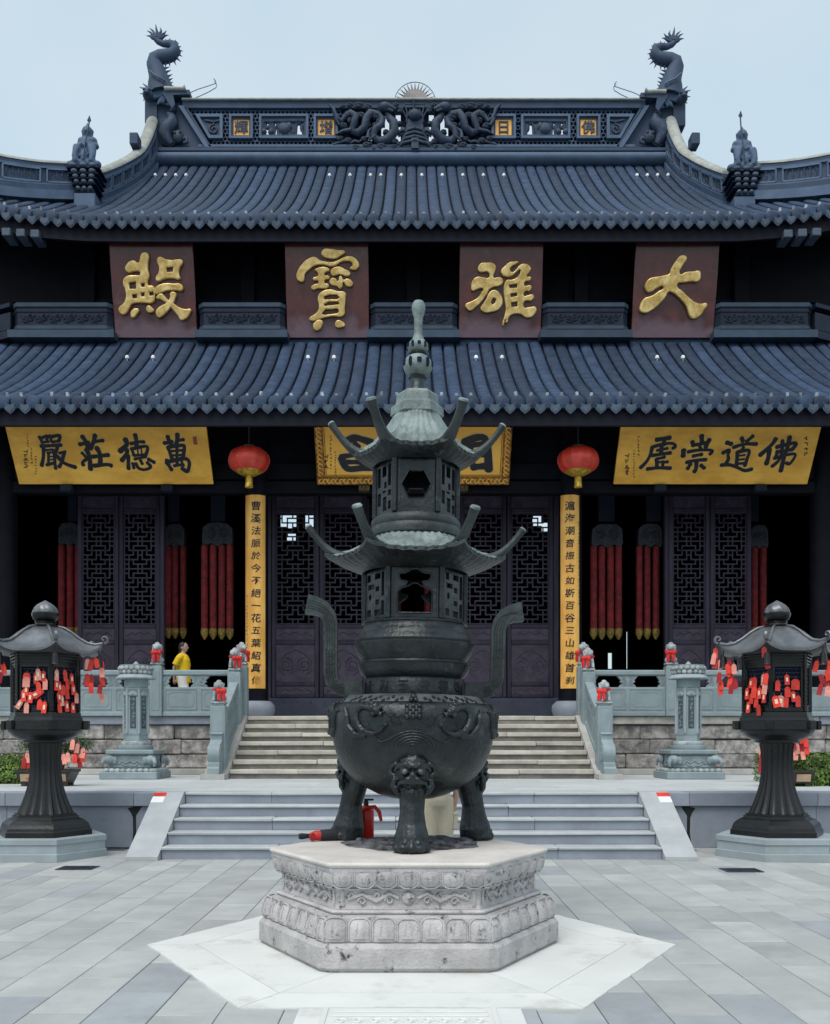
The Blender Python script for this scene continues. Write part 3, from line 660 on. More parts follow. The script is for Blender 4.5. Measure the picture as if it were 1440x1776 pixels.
def make_roof(name, Yt, Zt, Ye, Ze, k, xmax, nt, lift, hip, lab_n):
    zf = prof_fn(Yt, Zt, Ye, Ze, k)
    def pan(u, v):
        x = -xmax + 2 * xmax * u; ya = hip(abs(x)); Y = ya + (Ye - ya) * v; return (x, Y, zf(Y) + lift(abs(x)) - .05)
    mb = MB().grid(60, 16, pan); mb.grid(60, 2, lambda u, v: (pan(u, 1)[0], Ye + .02 + .02 * v, pan(u, 1)[2] - .08 * v))
    roof = hpart(name, mb, 'tile_pan', 60)
    full = None; n = int(xmax / PITCH)
    for i in range(-n, n + 1):
        x = i * PITCH; ya = hip(abs(x)); z = lift(abs(x))
        if ya >= Yt - 1e-6:
            if full is None: full = mesh_of(tile_row(Yt, Ye, zf, nt), 'tile_row', 'tile', 45)
            me = full
        else: me = mesh_of(tile_row(ya, Ye, zf, max(2, int(nt * (ya - Ye) / (Yt - Ye)))), 'tile_row', 'tile', 45)
        inst('tile_row', me, roof, (x + random.uniform(-.004, .004), 0, z))
        inst('drip_tile', DRIP, roof, (x + PITCH / 2, Ye - .02, zf(Ye) + lift(abs(x + PITCH / 2)) - .005))
        yn = Ye + .22; dz = zf(yn) + .095 + z
        if random.random() < .93: inst('nail_cap', NAIL, roof, (x + random.uniform(-.02, .02), yn + random.uniform(-.04, .04), dz + random.uniform(-.025, .005)), (random.uniform(-.1, .1), random.uniform(-.25, .25), random.uniform(-.4, .4)))
    return roof, zf
LT, LTZ, LE, LEZ = 23.6, 11.02, 19.1, 8.03
roof1, zf1 = make_roof('lower_roof', LT, LTZ, LE, LEZ, .30, 12.6, 15, lambda x: 0.0, lambda x: LT, 'lower')
UTY, UTZ, UE, UEZ = 29.45, 18.72, 22.5, 13.43
def lift2(x): return .035 * max(0, x - 7.0) ** 2 if x < 13 else 1.26
def hip2(x): return UTY if x < 8.55 else max(22.7, 25.3 - (x - 8.55) * .86)
roof2, zf2 = make_roof('upper_roof', UTY, UTZ, UE, UEZ, .25, 11.4, 20, lift2, hip2, 'upper')
def put_finial(px, py, roof, zf, Y0_, lf):
    """white knob nailed on the tile row that this pixel falls on"""
    best = None
    for k in range(200):
        Y = Y0_ - k * .02; X = PX(px, Y); zz = zf(Y) + .1 + lf(abs(X))
        e = abs(zz + .07 - PZ(py, Y))
        if best is None or e < best[0]: best = (e, X, Y, zz)
    e, X, Y, zz = best; X = round(X / PITCH) * PITCH
    inst('tile_finial', WN, roof, (X, Y, zz - .03))
for px in (278, 296, 313, 330, 566, 600, 634, 669, 702, 736, 771, 804, 839, 872, 1112, 1129, 1146, 1163): put_finial(px, 303, roof2, zf2, 29.3, lift2)
for px in (222, 266, 533, 577, 818, 861, 1149, 1193): put_finial(px, 619, roof1, zf1, 23.4, lambda x: 0)

# eave boards, soffits, rafters
hpart('eave_board', MB().cbox(-12.6, 12.6, LE + .10, LE + .18, 7.60, 7.99, .01), 'fascia')
hpart('soffit', MB().grid(1, 1, lambda u, v: (-12.6 + 25.2 * u, LE + .18 + 1.9 * v, 7.66 + .95 * v)), 'wood_dark')
for sx in (0,):
    nb = 24; mb = MB()
    mb.grid(nb, 1, lambda u, v: (-11.4 + 22.8 * u, UE + .14, UEZ - .06 - .38 * (1 - v) + lift2(abs(-11.4 + 22.8 * u))))
    mb.grid(nb, 1, lambda u, v: (-11.4 + 22.8 * u, UE + .14 + .08 * v, UEZ - .44 + lift2(abs(-11.4 + 22.8 * u))))
    mb.grid(nb, 1, lambda u, v: (-11.4 + 22.8 * u, UE + .22 + 1.6 * v, UEZ - .41 + .9 * v + lift2(abs(-11.4 + 22.8 * u)) * (1 - v)))
    hpart('upper_eave_board', mb, 'fascia')
for s in (-1, 1):                                   # rafter ends at the upper corners, caught light put into a paler colour
    for k in range(3):
        x = s * (9.35 - .33 * k + .02); hpart('rafter_end', MB().cbox(x - .10, x + .10, UE - .0, UE + .5, 13.02 + .02 * (2 - k), 13.20 + .02 * (2 - k), .015), 'drip_tile')
# upper storey wall and flower-board balustrade
hpart('upper_wall', MB().box(-12, 12, 24.3, 24.4, 10.7, 14.2), 'wood_dark')
for x in (-8.0, -4.05, 0.05, 4.2, 8.15):
    hpart('upper_post', MB().cbox(x - .18, x + .18, 24.05, 24.32, 10.8, 13.9, .02), 'wood_dark')
    for i in range(2): hpart('upper_rail', MB().cbox(x - 1.9, x + 1.9, 24.15, 24.25, 12.0 + i * .25, 12.08 + i * .25, .01), 'wood_dark')
hpart('ridge_course', MB().cbox(-12.6, 12.6, 23.5, 24.3, 10.93, PZ(586, 23.5), .03), 'ridge_plaster')
YB = 23.22
def flower_board(pa, pb):
    xa, xb = PX(pa, YB), PX(pb, YB); bx = empty('flower_board', ((xa + xb) / 2, YB, PZ(587, YB))); bx.parent = hall; bx.location = Vector(bx.location) - wl(hall)
    Z = lambda q: PZ(q, YB)
    def course(name, z0, z1, out, m, ch=.012):
        poly = [(xa - out * .4, YB - out + .13), (xa + .12 - out * .4, YB - out), (xb - .12 + out * .4, YB - out), (xb + out * .4, YB - out + .13), (xb + out * .4, YB + .6), (xa - out * .4, YB + .6)]
        return build(name, MB().prism(poly, z0, z1, lambda u, v, d: (u, v, d)), m, bx)
    course('top_rail', Z(533), Z(526), .05, 'flower_light'); course('rail_moulding', Z(541), Z(533), .02, 'flower_board')
    course('carved_band', Z(565), Z(541), .0, 'flower_board'); course('lower_moulding', Z(571), Z(565), .03, 'flower_light'); course('dark_recess', Z(575), Z(571), -.01, 'wood_dark')
    xa2, xb2 = xa - .02, xb + .02
    build('sloped_base', MB().sweep([(0, 0), (0, Z(575) - Z(588)), (.5, Z(575) - Z(588)), (.5, 0)], [((xa2 - .06, YB - .12, Z(588)), (0, 1, 0), (0, .0, 1)), ((xb2 + .06, YB - .12, Z(588)), (0, 1, 0), (0, 0, 1))]), 'flower_light', bx)
    cv = MB(); n = max(3, int((xb - xa - .3) / .17)); zc = (Z(565) + Z(541)) / 2
    for i in range(n):
        cx = xa + .2 + (xb - xa - .4) * (i + .5) / n; s = 1 if i % 2 else -1
        cv.tube(scroll(cx, zc + .02 * s, .09, YB - .004, s, 1.2, 12), .018, 5); cv.tube([(cx - .1, YB - .004, zc - .09 * s), (cx, YB - .004, zc), (cx + .1, YB - .004, zc + .1 * s)], .016, 5)
    build('carving', cv, 'flower_board', bx, 60)
for a, b in ((22, 194), (345, 494), (643, 793), (942, 1090), (1242, 1410)): flower_board(a, b)
for s in (-1, 1):                                   # canted corner boards running off the frame
    xa = PX(18, YB) if s < 0 else PX(1414, YB); bx = MB()
    for z0, z1, o in ((588, 575, .1), (571, 565, .02), (565, 541, 0), (533, 526, .05)):
        bx.prism([(xa, YB - o), (xa + s * 2.4, YB - o + 1.15), (xa + s * 2.4, YB - o + 1.4), (xa, YB - o + .3)], PZ(z0, YB), PZ(z1, YB), lambda u, v, d: (u, v, d))
    hpart('corner_board', bx, 'flower_board')
# ------------------------------------------------------------------ main ridge
YR = 29.3; SR = YR / FPX
def R(px, py, dy=0.0): return Vector(((px - CX) * SR, YR + dy, EYE + (HY - py) * SR))
ridge = empty('main_ridge', R(716, 283)); ridge.parent = hall; ridge.location = Vector(ridge.location) - wl(hall)
def bar(mb, a, b, c, d, y0=-.14, y1=.16, ch=.012):
    p, q = R(a, d), R(b, c); mb.cbox(p.x, q.x, YR + y0, YR + y1, p.z, q.z, ch)
def rp(name, mb, m, smooth=None): return build(name, mb, m, ridge, smooth)
# base roll, ledges, top cap
p0, p1 = R(272, 276), R(1168, 276)
rp('base_roll', MB().tube([(p0.x, YR + .05, p0.z), (p1.x, YR + .05, p1.z)], .19, 14, flat=(1.5, 1)), 'ridge_light', 60)
mb = MB(); bar(mb, 276, 1166, 262, 268, -.20, .24); rp('ledge', mb, 'ridge_plaster')
mb = MB(); bar(mb, 345, 1100, 255, 260, -.15, .2); rp('lower_bar', mb, 'ridge_light')
mb = MB(); bar(mb, 318, 1118, 181, 193, -.16, .2); rp('upper_bar', mb, 'ridge_plaster')
mb = MB(); bar(mb, 318, 1118, 177.5, 181, -.24, .26, .02); rp('ridge_cap', mb, 'ridge_cap')
for s in (-1, 1):                       # slanted end posts
    def X(px): return px if s < 0 else 2 * 718 - px
    for a, b, wd, y0, m in ((312, 358, 8, -.2, 'ridge_light'), (322, 366, 4, -.15, 'ridge_plaster')):
        q = [R(X(a), 190), R(X(a + wd), 190), R(X(b + wd), 262), R(X(b), 262)]
        rp('end_post', MB().prism([(v.x, v.z) for v in q], YR + y0, YR + .15, lambda u, v, d: (u, d, v)), m)
    q = [R(X(262), 178), R(X(312), 178), R(X(358), 262), R(X(272), 262)]
    rp('end_panel', MB().prism([(v.x, v.z) for v in q], YR - .02, YR + .2, lambda u, v, d: (u, d, v)), 'ridge_plaster')
    # swimming fish in relief on the end panel
    f = MB(); path = [(300, 255), (292, 246), (288, 236), (293, 225), (302, 215), (300, 206), (292, 200)]
    f.tube([R(X(x), y, -.12) for x, y in path], [.10, .17, .21, .22, .18, .12, .04], 10)
    f.sphere(R(X(312), 243, -.16), (.17, .13, .19)); f.sphere(R(X(316), 238, -.26), .05, 8, 6); f.sphere(R(X(307), 239, -.26), .05, 8, 6)
    f.tube([R(X(318), 247, -.16), R(X(325), 244, -.16), R(X(327), 252, -.16), R(X(321), 254, -.16)], .05, 6)
    f.tube([R(X(284), 222, -.1), R(X(281), 214, -.1), R(X(290), 210, -.1)], [.08, .06, .03], 6)
    f.tube([R(X(279), 232, -.1), R(X(283), 250, -.1), R(X(296), 258, -.1), R(X(306), 250, -.1)], .05, 6)
    rp('fish_relief', f, 'ridge_carving', 70)
# pierced lattice field with framed panels
frames = [('tri', 340, 388, 203, 245), ('char', 399, 440, 203, 245, '輝'), ('open', 451, 536, 203, 245), ('char', 545, 587, 203, 245, '增')]
def mx(px): return 2 * 719.5 - px
allf = frames + [('tri', mx(388), mx(340), 203, 245)] + [('char', mx(440), mx(399), 203, 245, '佛'), ('open', mx(536), mx(451), 203, 245), ('char', mx(587), mx(545), 203, 245, '日')]
lat = MB(); rad = 3.3; nx = int((1096 - 340) / 7.4)
for i in range(nx + 1):
    for j in range(9):
        x = 336 + i * 7.4 + (3.7 if j % 2 else 0); y = 197 + j * 6.6
        sl = 324 + (y - 192) * .62
        if x < sl + 6 or x > mx(sl + 6) or (592 < x < 848): continue
        if any(f[1] - 1 < x < f[2] + 1 and f[3] - 1 < y < f[4] + 1 for f in allf): continue
        c = R(x, y); r = rad * SR * 1.28
        V = []
        for k in range(8):
            a = 2 * pi * k / 8
            for rr, dy in ((1, -.03), (.74, -.03), (.74, .03), (1, .03)): V.append((c.x + r * rr * cos(a), YR - .04 + dy, c.z + r * rr * sin(a)))
        lat.add(V, [(4 * k + e, 4 * k + (e + 1) % 4, 4 * ((k + 1) % 8) + (e + 1) % 4, 4 * ((k + 1) % 8) + e) for k in range(8) for e in range(4)])
build('pierced_lattice', lat, 'ridge_light', ridge, kind='stuff')
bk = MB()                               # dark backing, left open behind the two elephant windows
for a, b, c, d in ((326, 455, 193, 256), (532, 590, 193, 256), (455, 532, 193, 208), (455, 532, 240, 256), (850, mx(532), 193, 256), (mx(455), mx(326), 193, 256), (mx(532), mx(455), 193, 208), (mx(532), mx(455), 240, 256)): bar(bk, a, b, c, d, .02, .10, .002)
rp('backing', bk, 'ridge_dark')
for f in allf:
    kind, a, b, c, d = f[:5]
    if kind == 'tri':
        left = a < 719; sl = 24 if left else -24
        def tri(ins):
            if left: return [R(a + ins * 1.6, c + ins), R(b - ins, c + ins), R(b - ins, d - ins), R(a + 24 + ins * .5, d - ins)]
            return [R(a + ins, c + ins), R(b - ins * 1.6, c + ins), R(b - 24 - ins * .5, d - ins), R(a + ins, d - ins)]
        o, i1 = tri(0), tri(5)
        V, F = curve_shape([[(v.x, v.z) for v in o], [(v.x, v.z) for v in i1]], .05)
        fm = MB().add(V, F, Matrix.Translation((0, YR - .12, 0)) @ Matrix.Rotation(radians(90), 4, 'X')); fo = rp('panel_frame', fm, 'ridge_light')
        build('panel_field', MB().prism([(v.x, v.z) for v in i1], YR - .09, YR - .05, lambda u, v, dd: (u, dd, v)), 'ridge_plaster', fo)
        cv = MB(); cc = R((a + b) / 2 + (8 if left else -8), 225)
        cv.tube([(cc.x, YR - .1, cc.z + .17), (cc.x, YR - .1, cc.z + .08)], .03, 6); cv.tube(scroll(cc.x, cc.z - .05, .15, YR - .10, 1 if left else -1, 1.3), .035, 6); cv.tube([(cc.x - .25, YR - .1, cc.z + .22), (cc.x, YR - .1, cc.z + .17), (cc.x + .25, YR - .1, cc.z + .24)], .04, 6)
        build('panel_carving', cv, 'ridge_carving', fo, 60); continue
    o = [R(a, c), R(b, c), R(b, d), R(a, d)]; i1 = [R(a + 4, c + 4), R(b - 4, c + 4), R(b - 4, d - 4), R(a + 4, d - 4)]
    V, F = curve_shape([[(v.x, v.z) for v in o], [(v.x, v.z) for v in i1]], .05)
    fo = rp('panel_frame', MB().add(V, F, Matrix.Translation((0, YR - .12, 0)) @ Matrix.Rotation(radians(90), 4, 'X')), 'ridge_light')
    i2 = [R(a + 7, c + 7), R(b - 7, c + 7), R(b - 7, d - 7), R(a + 7, d - 7)]; i1b = [R(a + 4.2, c + 4.2), R(b - 4.2, c + 4.2), R(b - 4.2, d - 4.2), R(a + 4.2, d - 4.2)]
    V, F = curve_shape([[(v.x, v.z) for v in i1b], [(v.x, v.z) for v in i2]], .04)
    build('inner_frame', MB().add(V, F, Matrix.Translation((0, YR - .07, 0)) @ Matrix.Rotation(radians(90), 4, 'X')), 'ridge_plaster', fo)
    if kind == 'char':
        p, q = R(a + 6.5, d - 6.5), R(b - 6.5, c + 6.5)
        build('gold_field', MB().box(p.x, q.x, YR - .08, YR - .045, p.z, q.z), 'ridge_gold', fo)
        V, F = text_shape(f[5], .42, .015, .006); cc = R((a + b) / 2, (c + d) / 2)
        build('character', MB().add(V, F, Matrix.Translation((cc.x, YR - .095, cc.z)) @ Matrix.Rotation(radians(90), 4, 'X')), 'ridge_carving', fo)
    else:
        e = MB(); base = d - 8; mirror = a > 719
        def E(x, y, dy=0): return R((mx(x) if mirror else x), y, -.06 + dy)
        e.sphere(E(494, 226), (.22, .13, .19)); e.sphere(E(502, 222), (.12, .11, .13)); e.tube([E(507, 222), E(510, 228), E(509, 235)], [.07, .05, .035], 6)
        for xx in (484, 489, 497, 502): e.tube([E(xx, 228), E(xx, 238)], [.065, .055], 6)
        for xx in (487, 500): e.sphere(E(xx - 29, 231), (.10, .1, .10), 8, 6)
        for k in range(16):
            xx = 460 + k * 4.6; yy = 216 + 5 * sin(k * 1.9); e.sphere(E(xx, yy + 2, .02), (.075, .06, .10 + .05 * cos(k * 2.2)), 7, 5)
            if k % 4 != 1: e.tube([E(xx, yy), E(xx + 3 * sin(k), 238)], .045, 5)
        e.tube([E(458, 238), E(529, 238)], .05, 6); e.tube([E(458, 213), E(529, 212)], .07, 6)
        build('elephant_carving', e, 'ridge_carving', fo, 70)

# ---- twin dragons, clouds and pearl in high relief in the middle of the ridge
def Z1(x, y, dy=-.16): return R(570 + x / 4.8, 130 + y / 4.8, dy)
rel = MB()
for s in (0, 1):
    def D(x, y, dy=-.16): return Z1(x if s == 0 else 1436 - x, y, dy)
    body = [(12, 272), (48, 320), (66, 390), (110, 410), (140, 365), (190, 345), (230, 375), (215, 440), (190, 485), (250, 505), (305, 470), (318, 400), (350, 345), (410, 345), (450, 390), (440, 450), (395, 480), (370, 530), (420, 575), (500, 560), (555, 500), (545, 430), (510, 385), (490, 330)]
    rr = [.03, .05, .07, .08, .09, .10, .11, .11, .12, .13, .13, .12, .12, .11, .11, .10, .10, .12, .14, .15, .14, .13, .11, .10]
    rel.tube([D(x, y, -.16 - .06 * sin(i * 1.3)) for i, (x, y) in enumerate(body)], rr, 8)
    rel.sphere(D(470, 305, -.22), (.17, .14, .14)); rel.tube([D(490, 300, -.25), D(560, 330, -.25)], [.09, .05], 7); rel.tube([D(480, 325, -.25), D(540, 345, -.25)], [.06, .04], 6)
    for k in range(11):
        a = radians(75 + k * 17); rel.tube([D(460, 300, -.2), D(460 + 55 * cos(a), 300 - 55 * sin(a), -.18)], [.03, .006], 4)
    for path in ([(190, 490), (120, 500), (60, 530)], [(395, 540), (340, 570), (365, 610)], [(330, 560), (335, 500), (370, 470)], [(560, 520), (620, 490), (650, 510)], [(60, 395), (90, 450), (130, 440)]):
        rel.tube([D(x, y, -.2) for x, y in path], [.07, .05, .02], 6)
    for (x, y, q) in ((180, 280, 30), (255, 280, 40), (120, 290, 24), (330, 290, 34), (170, 352, 36), (190, 405, 32), (270, 362, 36), (125, 450, 34), (400, 368, 40), (428, 412, 30), (400, 446, 34), (165, 572, 30), (230, 630, 36), (320, 610, 36), (440, 622, 42), (555, 580, 30), (545, 625, 26), (300, 560, 28), (590, 600, 22), (330, 440, 26), (100, 555, 26), (380, 640, 20), (480, 500, 26), (590, 430, 22), (560, 280, 26), (600, 330, 24)):
        c = D(x, y, -.1); r = q / 4.8 * SR
        rel.sphere(c, (r * 1.15, .10, r * .72), 10, 6)
        for k in range(2): rel.tube([(c.x + r * (.85 - .35 * k) * cos(a), c.y - .09 - .03 * k, c.z + r * (.5 - .2 * k) * sin(a)) for a in [q2 * pi / 6 for q2 in range(11)]], .016, 4)
    for (x0, y0, x1, y1) in ((40, 600, 180, 560), (180, 590, 260, 580), (480, 590, 570, 560), (500, 640, 600, 610)): rel.tube([D(x0, y0, -.12), D((x0 + x1) / 2, y0 - 18, -.14), D(x1, y1, -.12)], .045, 6)
    rel.tube([D(640, 290, -.2), D(655, 350, -.2), D(650, 430, -.2)], .025, 5); rel.tube([D(610, 310, -.2), D(640, 370, -.2), D(655, 400, -.2)], .02, 5); rel.tube([D(680, 320, -.2), D(660, 380, -.2)], .02, 5)
    for q in range(4): rel.tube([D(718, 480 + q * 34, -.24), D(660 - q * 14, 492 + q * 36, -.2), D(640 - q * 22, 512 + q * 40, -.14)], .05, 6)
    rel.tube([D(600, 470, -.14), D(640, 480, -.14)], .06, 6); rel.tube([D(580, 530, -.14), D(650, 500, -.14)], .05, 6)
rel.sphere(Z1(718, 372, -.22), (.19, .16, .17)); rel.tube([Z1(700, 230, -.2), Z1(715, 270, -.22), Z1(705, 300, -.22), Z1(722, 335, -.22)], .025, 5)
q = [Z1(655, 400), Z1(781, 400), Z1(795, 520), Z1(640, 520)]; rel.prism([(v.x, v.z) for v in q], YR - .2, YR, lambda u, v, d: (u, d, v))
q = [Z1(610, 545), Z1(826, 545), Z1(860, 660), Z1(580, 660)]; rel.prism([(v.x, v.z) for v in q], YR - .14, YR, lambda u, v, d: (u, d, v))
q = [Z1(690, 560), Z1(750, 560), Z1(750, 650), Z1(690, 650)]; rel.prism([(v.x, v.z) for v in q], YR - .26, YR - .1, lambda u, v, d: (u, d, v))
for (a, b, c, d) in ((620, 825, 280, 300), (640, 800, 262, 275)): p, q2 = Z1(a, d), Z1(b, c); rel.box(p.x, q2.x, YR - .18, YR, p.z, q2.z)
build('dragon_relief', rel, 'ridge_carving', ridge, 70, label='pair of dragons among clouds facing a pearl, carved in the round')
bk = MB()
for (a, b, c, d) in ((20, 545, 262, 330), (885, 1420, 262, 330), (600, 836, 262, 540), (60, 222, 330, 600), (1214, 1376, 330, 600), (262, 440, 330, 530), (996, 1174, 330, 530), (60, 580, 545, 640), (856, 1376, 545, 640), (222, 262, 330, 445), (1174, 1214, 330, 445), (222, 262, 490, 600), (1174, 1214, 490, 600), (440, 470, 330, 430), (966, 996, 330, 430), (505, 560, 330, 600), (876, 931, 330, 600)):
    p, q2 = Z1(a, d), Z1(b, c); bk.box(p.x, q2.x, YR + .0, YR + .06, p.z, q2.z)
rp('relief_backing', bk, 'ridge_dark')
# half sun with rays and wire hoop on top
sun_o = empty('sun_ornament', R(720, 178), label='half sun with rays and a wire hoop on the roof ridge', cat='roof ornament')
c = R(720, 178); r0 = 23 * SR
build('disc', MB().prism([(c.x + r0 * cos(pi * k / 20), c.z + r0 * sin(pi * k / 20)) for k in range(21)], YR - .02, YR + .02, lambda u, v, d: (u, d, v)), 'sun_brass', sun_o)
for k in range(15):
    a = pi * (k + .5) / 15; build('ray', MB().tube([(c.x + r0 * cos(a), YR, c.z + r0 * sin(a)), (c.x + r0 * 1.5 * cos(a), YR, c.z + r0 * 1.5 * sin(a))], [.03, .006], 5), 'sun_brass', sun_o)
build('hoop', MB().tube([(c.x + 36 * SR * cos(pi * k / 24), YR, c.z - .02 + 37 * SR * sin(pi * k / 24)) for k in range(25)], .012, 5), 'wire', sun_o)

# ---- dragon-fish finials at both ridge ends
def ridge_dragon(s, label):
    def D(x, y, dy=0.0):
        px, py = 240 + x / 7.4, 40 + y / 7.4
        if s > 0: px = 2 * 719.5 - px + 1.5; py += 5
        return R(px, py, dy)
    root = empty('roof_dragon', D(280, 1000), label=label, cat='roof ornament', group='dragon finials on the ridge ends')
    q = SR / 7.4
    path = [(300, 930), (285, 850), (270, 770), (262, 700), (235, 610), (205, 520), (215, 465), (280, 435), (360, 425), (430, 405), (478, 350), (460, 285), (400, 265), (320, 265), (255, 240), (225, 205)]
    rr = [175, 165, 145, 125, 112, 100, 92, 88, 86, 80, 70, 60, 48, 40, 34, 34]
    build('body', MB().tube([D(x, y) for x, y in path], [r * q for r in rr], 14), 'ridge_plaster', root, 70)
    fins = [[(220, 200), (180, 190), (150, 165), (100, 160)], [(215, 190), (185, 160), (160, 120), (110, 95)], [(225, 185), (205, 140), (190, 100), (140, 60)], [(235, 180), (240, 120), (230, 70), (222, 10)], [(250, 180), (280, 130), (295, 95), (278, 50)], [(260, 190), (310, 150), (335, 130), (362, 92)], [(260, 205), (310, 185), (345, 160), (392, 150)]]
    for f in fins: build('tail_fin', MB().tube([D(x, y) for x, y in f], [24 * q, 20 * q, 13 * q, 2 * q], 7), 'ridge_plaster', root, 70)
    spk = [(300, 235, 318, 205), (345, 235, 352, 198), (395, 232, 408, 188), (450, 250, 486, 212), (485, 280, 522, 248), (508, 310, 552, 296), (520, 350, 576, 358), (515, 400, 568, 430), (490, 445, 548, 497), (450, 470, 488, 545), (395, 495, 408, 560), (350, 520, 345, 570), (340, 580, 408, 560), (365, 625, 425, 600), (385, 680, 440, 655), (395, 730, 445, 705), (400, 780, 450, 750), (410, 825, 455, 800)]
    for a, b, c_, d in spk: build('spike', MB().tube([D(a - (c_ - a) * .3, b - (d - b) * .3), D(a, b), D(c_, d)], [20 * q, 16 * q, 1.5 * q], 6), 'ridge_plaster', root, 70)
    blades = [[(330, 930), (200, 930), (80, 830)], [(330, 950), (200, 920), (40, 880)], [(340, 965), (200, 970), (45, 960)], [(340, 985), (200, 1010), (80, 1045)], [(350, 1000), (300, 1060), (260, 1100)], [(370, 1020), (330, 1080), (310, 1040)], [(400, 1040), (420, 1110), (360, 1090)], [(440, 1080), (470, 1160), (420, 1170)], [(360, 950), (280, 880), (240, 840)]]
    for f in blades: build('gill_blade', MB().tube([D(x, y, -.2) for x, y in f], [26 * q, 30 * q, 4 * q], 7, flat=(.7, 1)), 'ridge_light', root, 70)
    v = [D(95, 860), D(250, 860), D(250, 1300), D(95, 1300)]
    build('back_post', MB().prism([(p.x, p.z) for p in v], YR - .1, YR + .3, lambda u, w_, d: (u, d, w_)), 'ridge_plaster', root)
    v = [D(345, 990), D(380, 925), D(690, 945), D(690, 1000), D(480, 1010), D(500, 1130), D(470, 1180)]
    build('jaw', MB().prism([(p.x, p.z) for p in v], YR - .32, YR + .3, lambda u, w_, d: (u, d, w_)), 'ridge_plaster', root)
    build('jaw_edge', MB().tube([D(370, 935, -.33), D(480, 935, -.33), D(600, 940, -.33), D(640, 930, -.33)], [30 * q, 26 * q, 26 * q, 44 * q], 8), 'ridge_cap', root, 70)
    build('strap', MB().tube([D(180, 710, -.35), D(260, 790, -.42), D(350, 835, -.42), D(390, 850, -.36)], 14 * q, 6), 'ridge_light', root, 70)
    build('whisker', MB().tube([D(650, 900), D(760, 850), D(900, 805), D(1000, 770), D(990, 735), D(965, 712)], .012, 5), 'wire', root)
    build('whisker', MB().tube([D(690, 975), D(790, 935), D(900, 885), D(1000, 825), D(1005, 790), D(975, 740)], .012, 5), 'wire', root)
    h = D(190, 1085, -.55); hd = MB(); hd.sphere(h, (.16, .2, .15)); hd.sphere((h.x - .07, h.y - .17, h.z + .07), .05, 8, 6); hd.sphere((h.x + .07, h.y - .17, h.z + .07), .05, 8, 6); hd.sphere((h.x, h.y - .2, h.z - .03), (.1, .07, .06), 8, 6)
    build('small_beast_head', hd, 'ridge_carving', root, 70)
ridge_dragon(-1, 'scaly dragon-fish finial with curled tail on the left ridge end')
ridge_dragon(1, 'scaly dragon-fish finial with curled tail on the right ridge end')

# ---- curved gable ridges (coming forward down the slope) and hip ridges (running out to the corners)
def ridge_wall(name, s, pts, wd=.34, label=None, panels=0, inward=True):
    """pts: (x, y, base z, top z) along the run"""
    part = empty(name, (s * pts[-1][0], pts[-1][1], pts[-1][2])); part.parent = hall; part.location = Vector(part.location) - wl(hall)
    n = len(pts); fr = []
    for i, (x, y, zb, zt) in enumerate(pts):
        a, b = pts[max(0, i - 1)], pts[min(n - 1, i + 1)]; t = Vector((s * (b[0] - a[0]), b[1] - a[1], 0)).normalized(); A = Vector((-t.y, t.x, 0))
        fr.append((Vector((s * x, y, zb)), A, Vector((0, 0, zt - zb))))
    h = wd / 2
    def course(nm, lo, hi, w2, m, sm=None): build(nm, MB().sweep([(-w2, lo), (w2, lo), (w2, hi), (-w2, hi)], fr), m, part, sm)
    course('foot', -.12, .13, h * 1.25, 'ridge_light'); course('lower_roll', .13, .27, h * 1.1, 'ridge_plaster'); course('field', .27, .80, h * .78, 'ridge_plaster')
    course('lower_band', .28, .335, h * 1.05, 'ridge_light'); course('upper_band', .74, .80, h * 1.05, 'ridge_light'); course('upper_roll', .80, .90, h * .95, 'ridge_plaster')
    k = 8; sec = [(h * 1.05 * cos(pi * j / k), .90 + .10 * sin(pi * j / k) * 1.3) for j in range(k + 1)]
    build('rounded_cap', MB().sweep(sec, fr), 'ridge_cap', part, 60)
    # sunk panels with frames on both faces
    cum = [0]
    for i in range(1, n): cum.append(cum[-1] + (Vector(pts[i][:2]) - Vector(pts[i - 1][:2])).length)
    def at(d, v, off):
        for i in range(1, n):
            if d <= cum[i] or i == n - 1:
                t = (d - cum[i - 1]) / (cum[i] - cum[i - 1]); o = fr[i - 1][0].lerp(fr[i][0], t); A = fr[i - 1][1].lerp(fr[i][1], t).normalized(); B = fr[i - 1][2].lerp(fr[i][2], t); return o + B * v + A * off
    for j in range(panels):
        d0 = cum[-1] * (j + .08) / panels; d1 = cum[-1] * (j + .92) / panels
        for sg in (-1, 1):
            f = MB(); off = sg * h * .95
            ring = [(d0, .36), (d1, .36), (d1, .72), (d0, .72), (d0, .36)]
            for (a, b), (c_, e) in zip(ring[:-1], ring[1:]): f.tube([at(a + (c_ - a) * q / 3, b + (e - b) * q / 3, off) for q in range(4)], .03, 4)
            fo = build('panel_frame', f, 'ridge_light', part)
        cv = MB()
        for sg in (-1, 1):
            m_ = int((d1 - d0) / .16)
            for i in range(m_):
                d = d0 + .1 + (d1 - d0 - .2) * (i + .5) / m_; r = .085
                cv.tube([at(d + r * cos(a), .54 + .16 * sin(a), sg * h * .86) for a in [q * pi / 4 for q in range(9)]], .02, 4)
        build('panel_carving', cv, 'ridge_carving', part, kind='stuff')
    return part
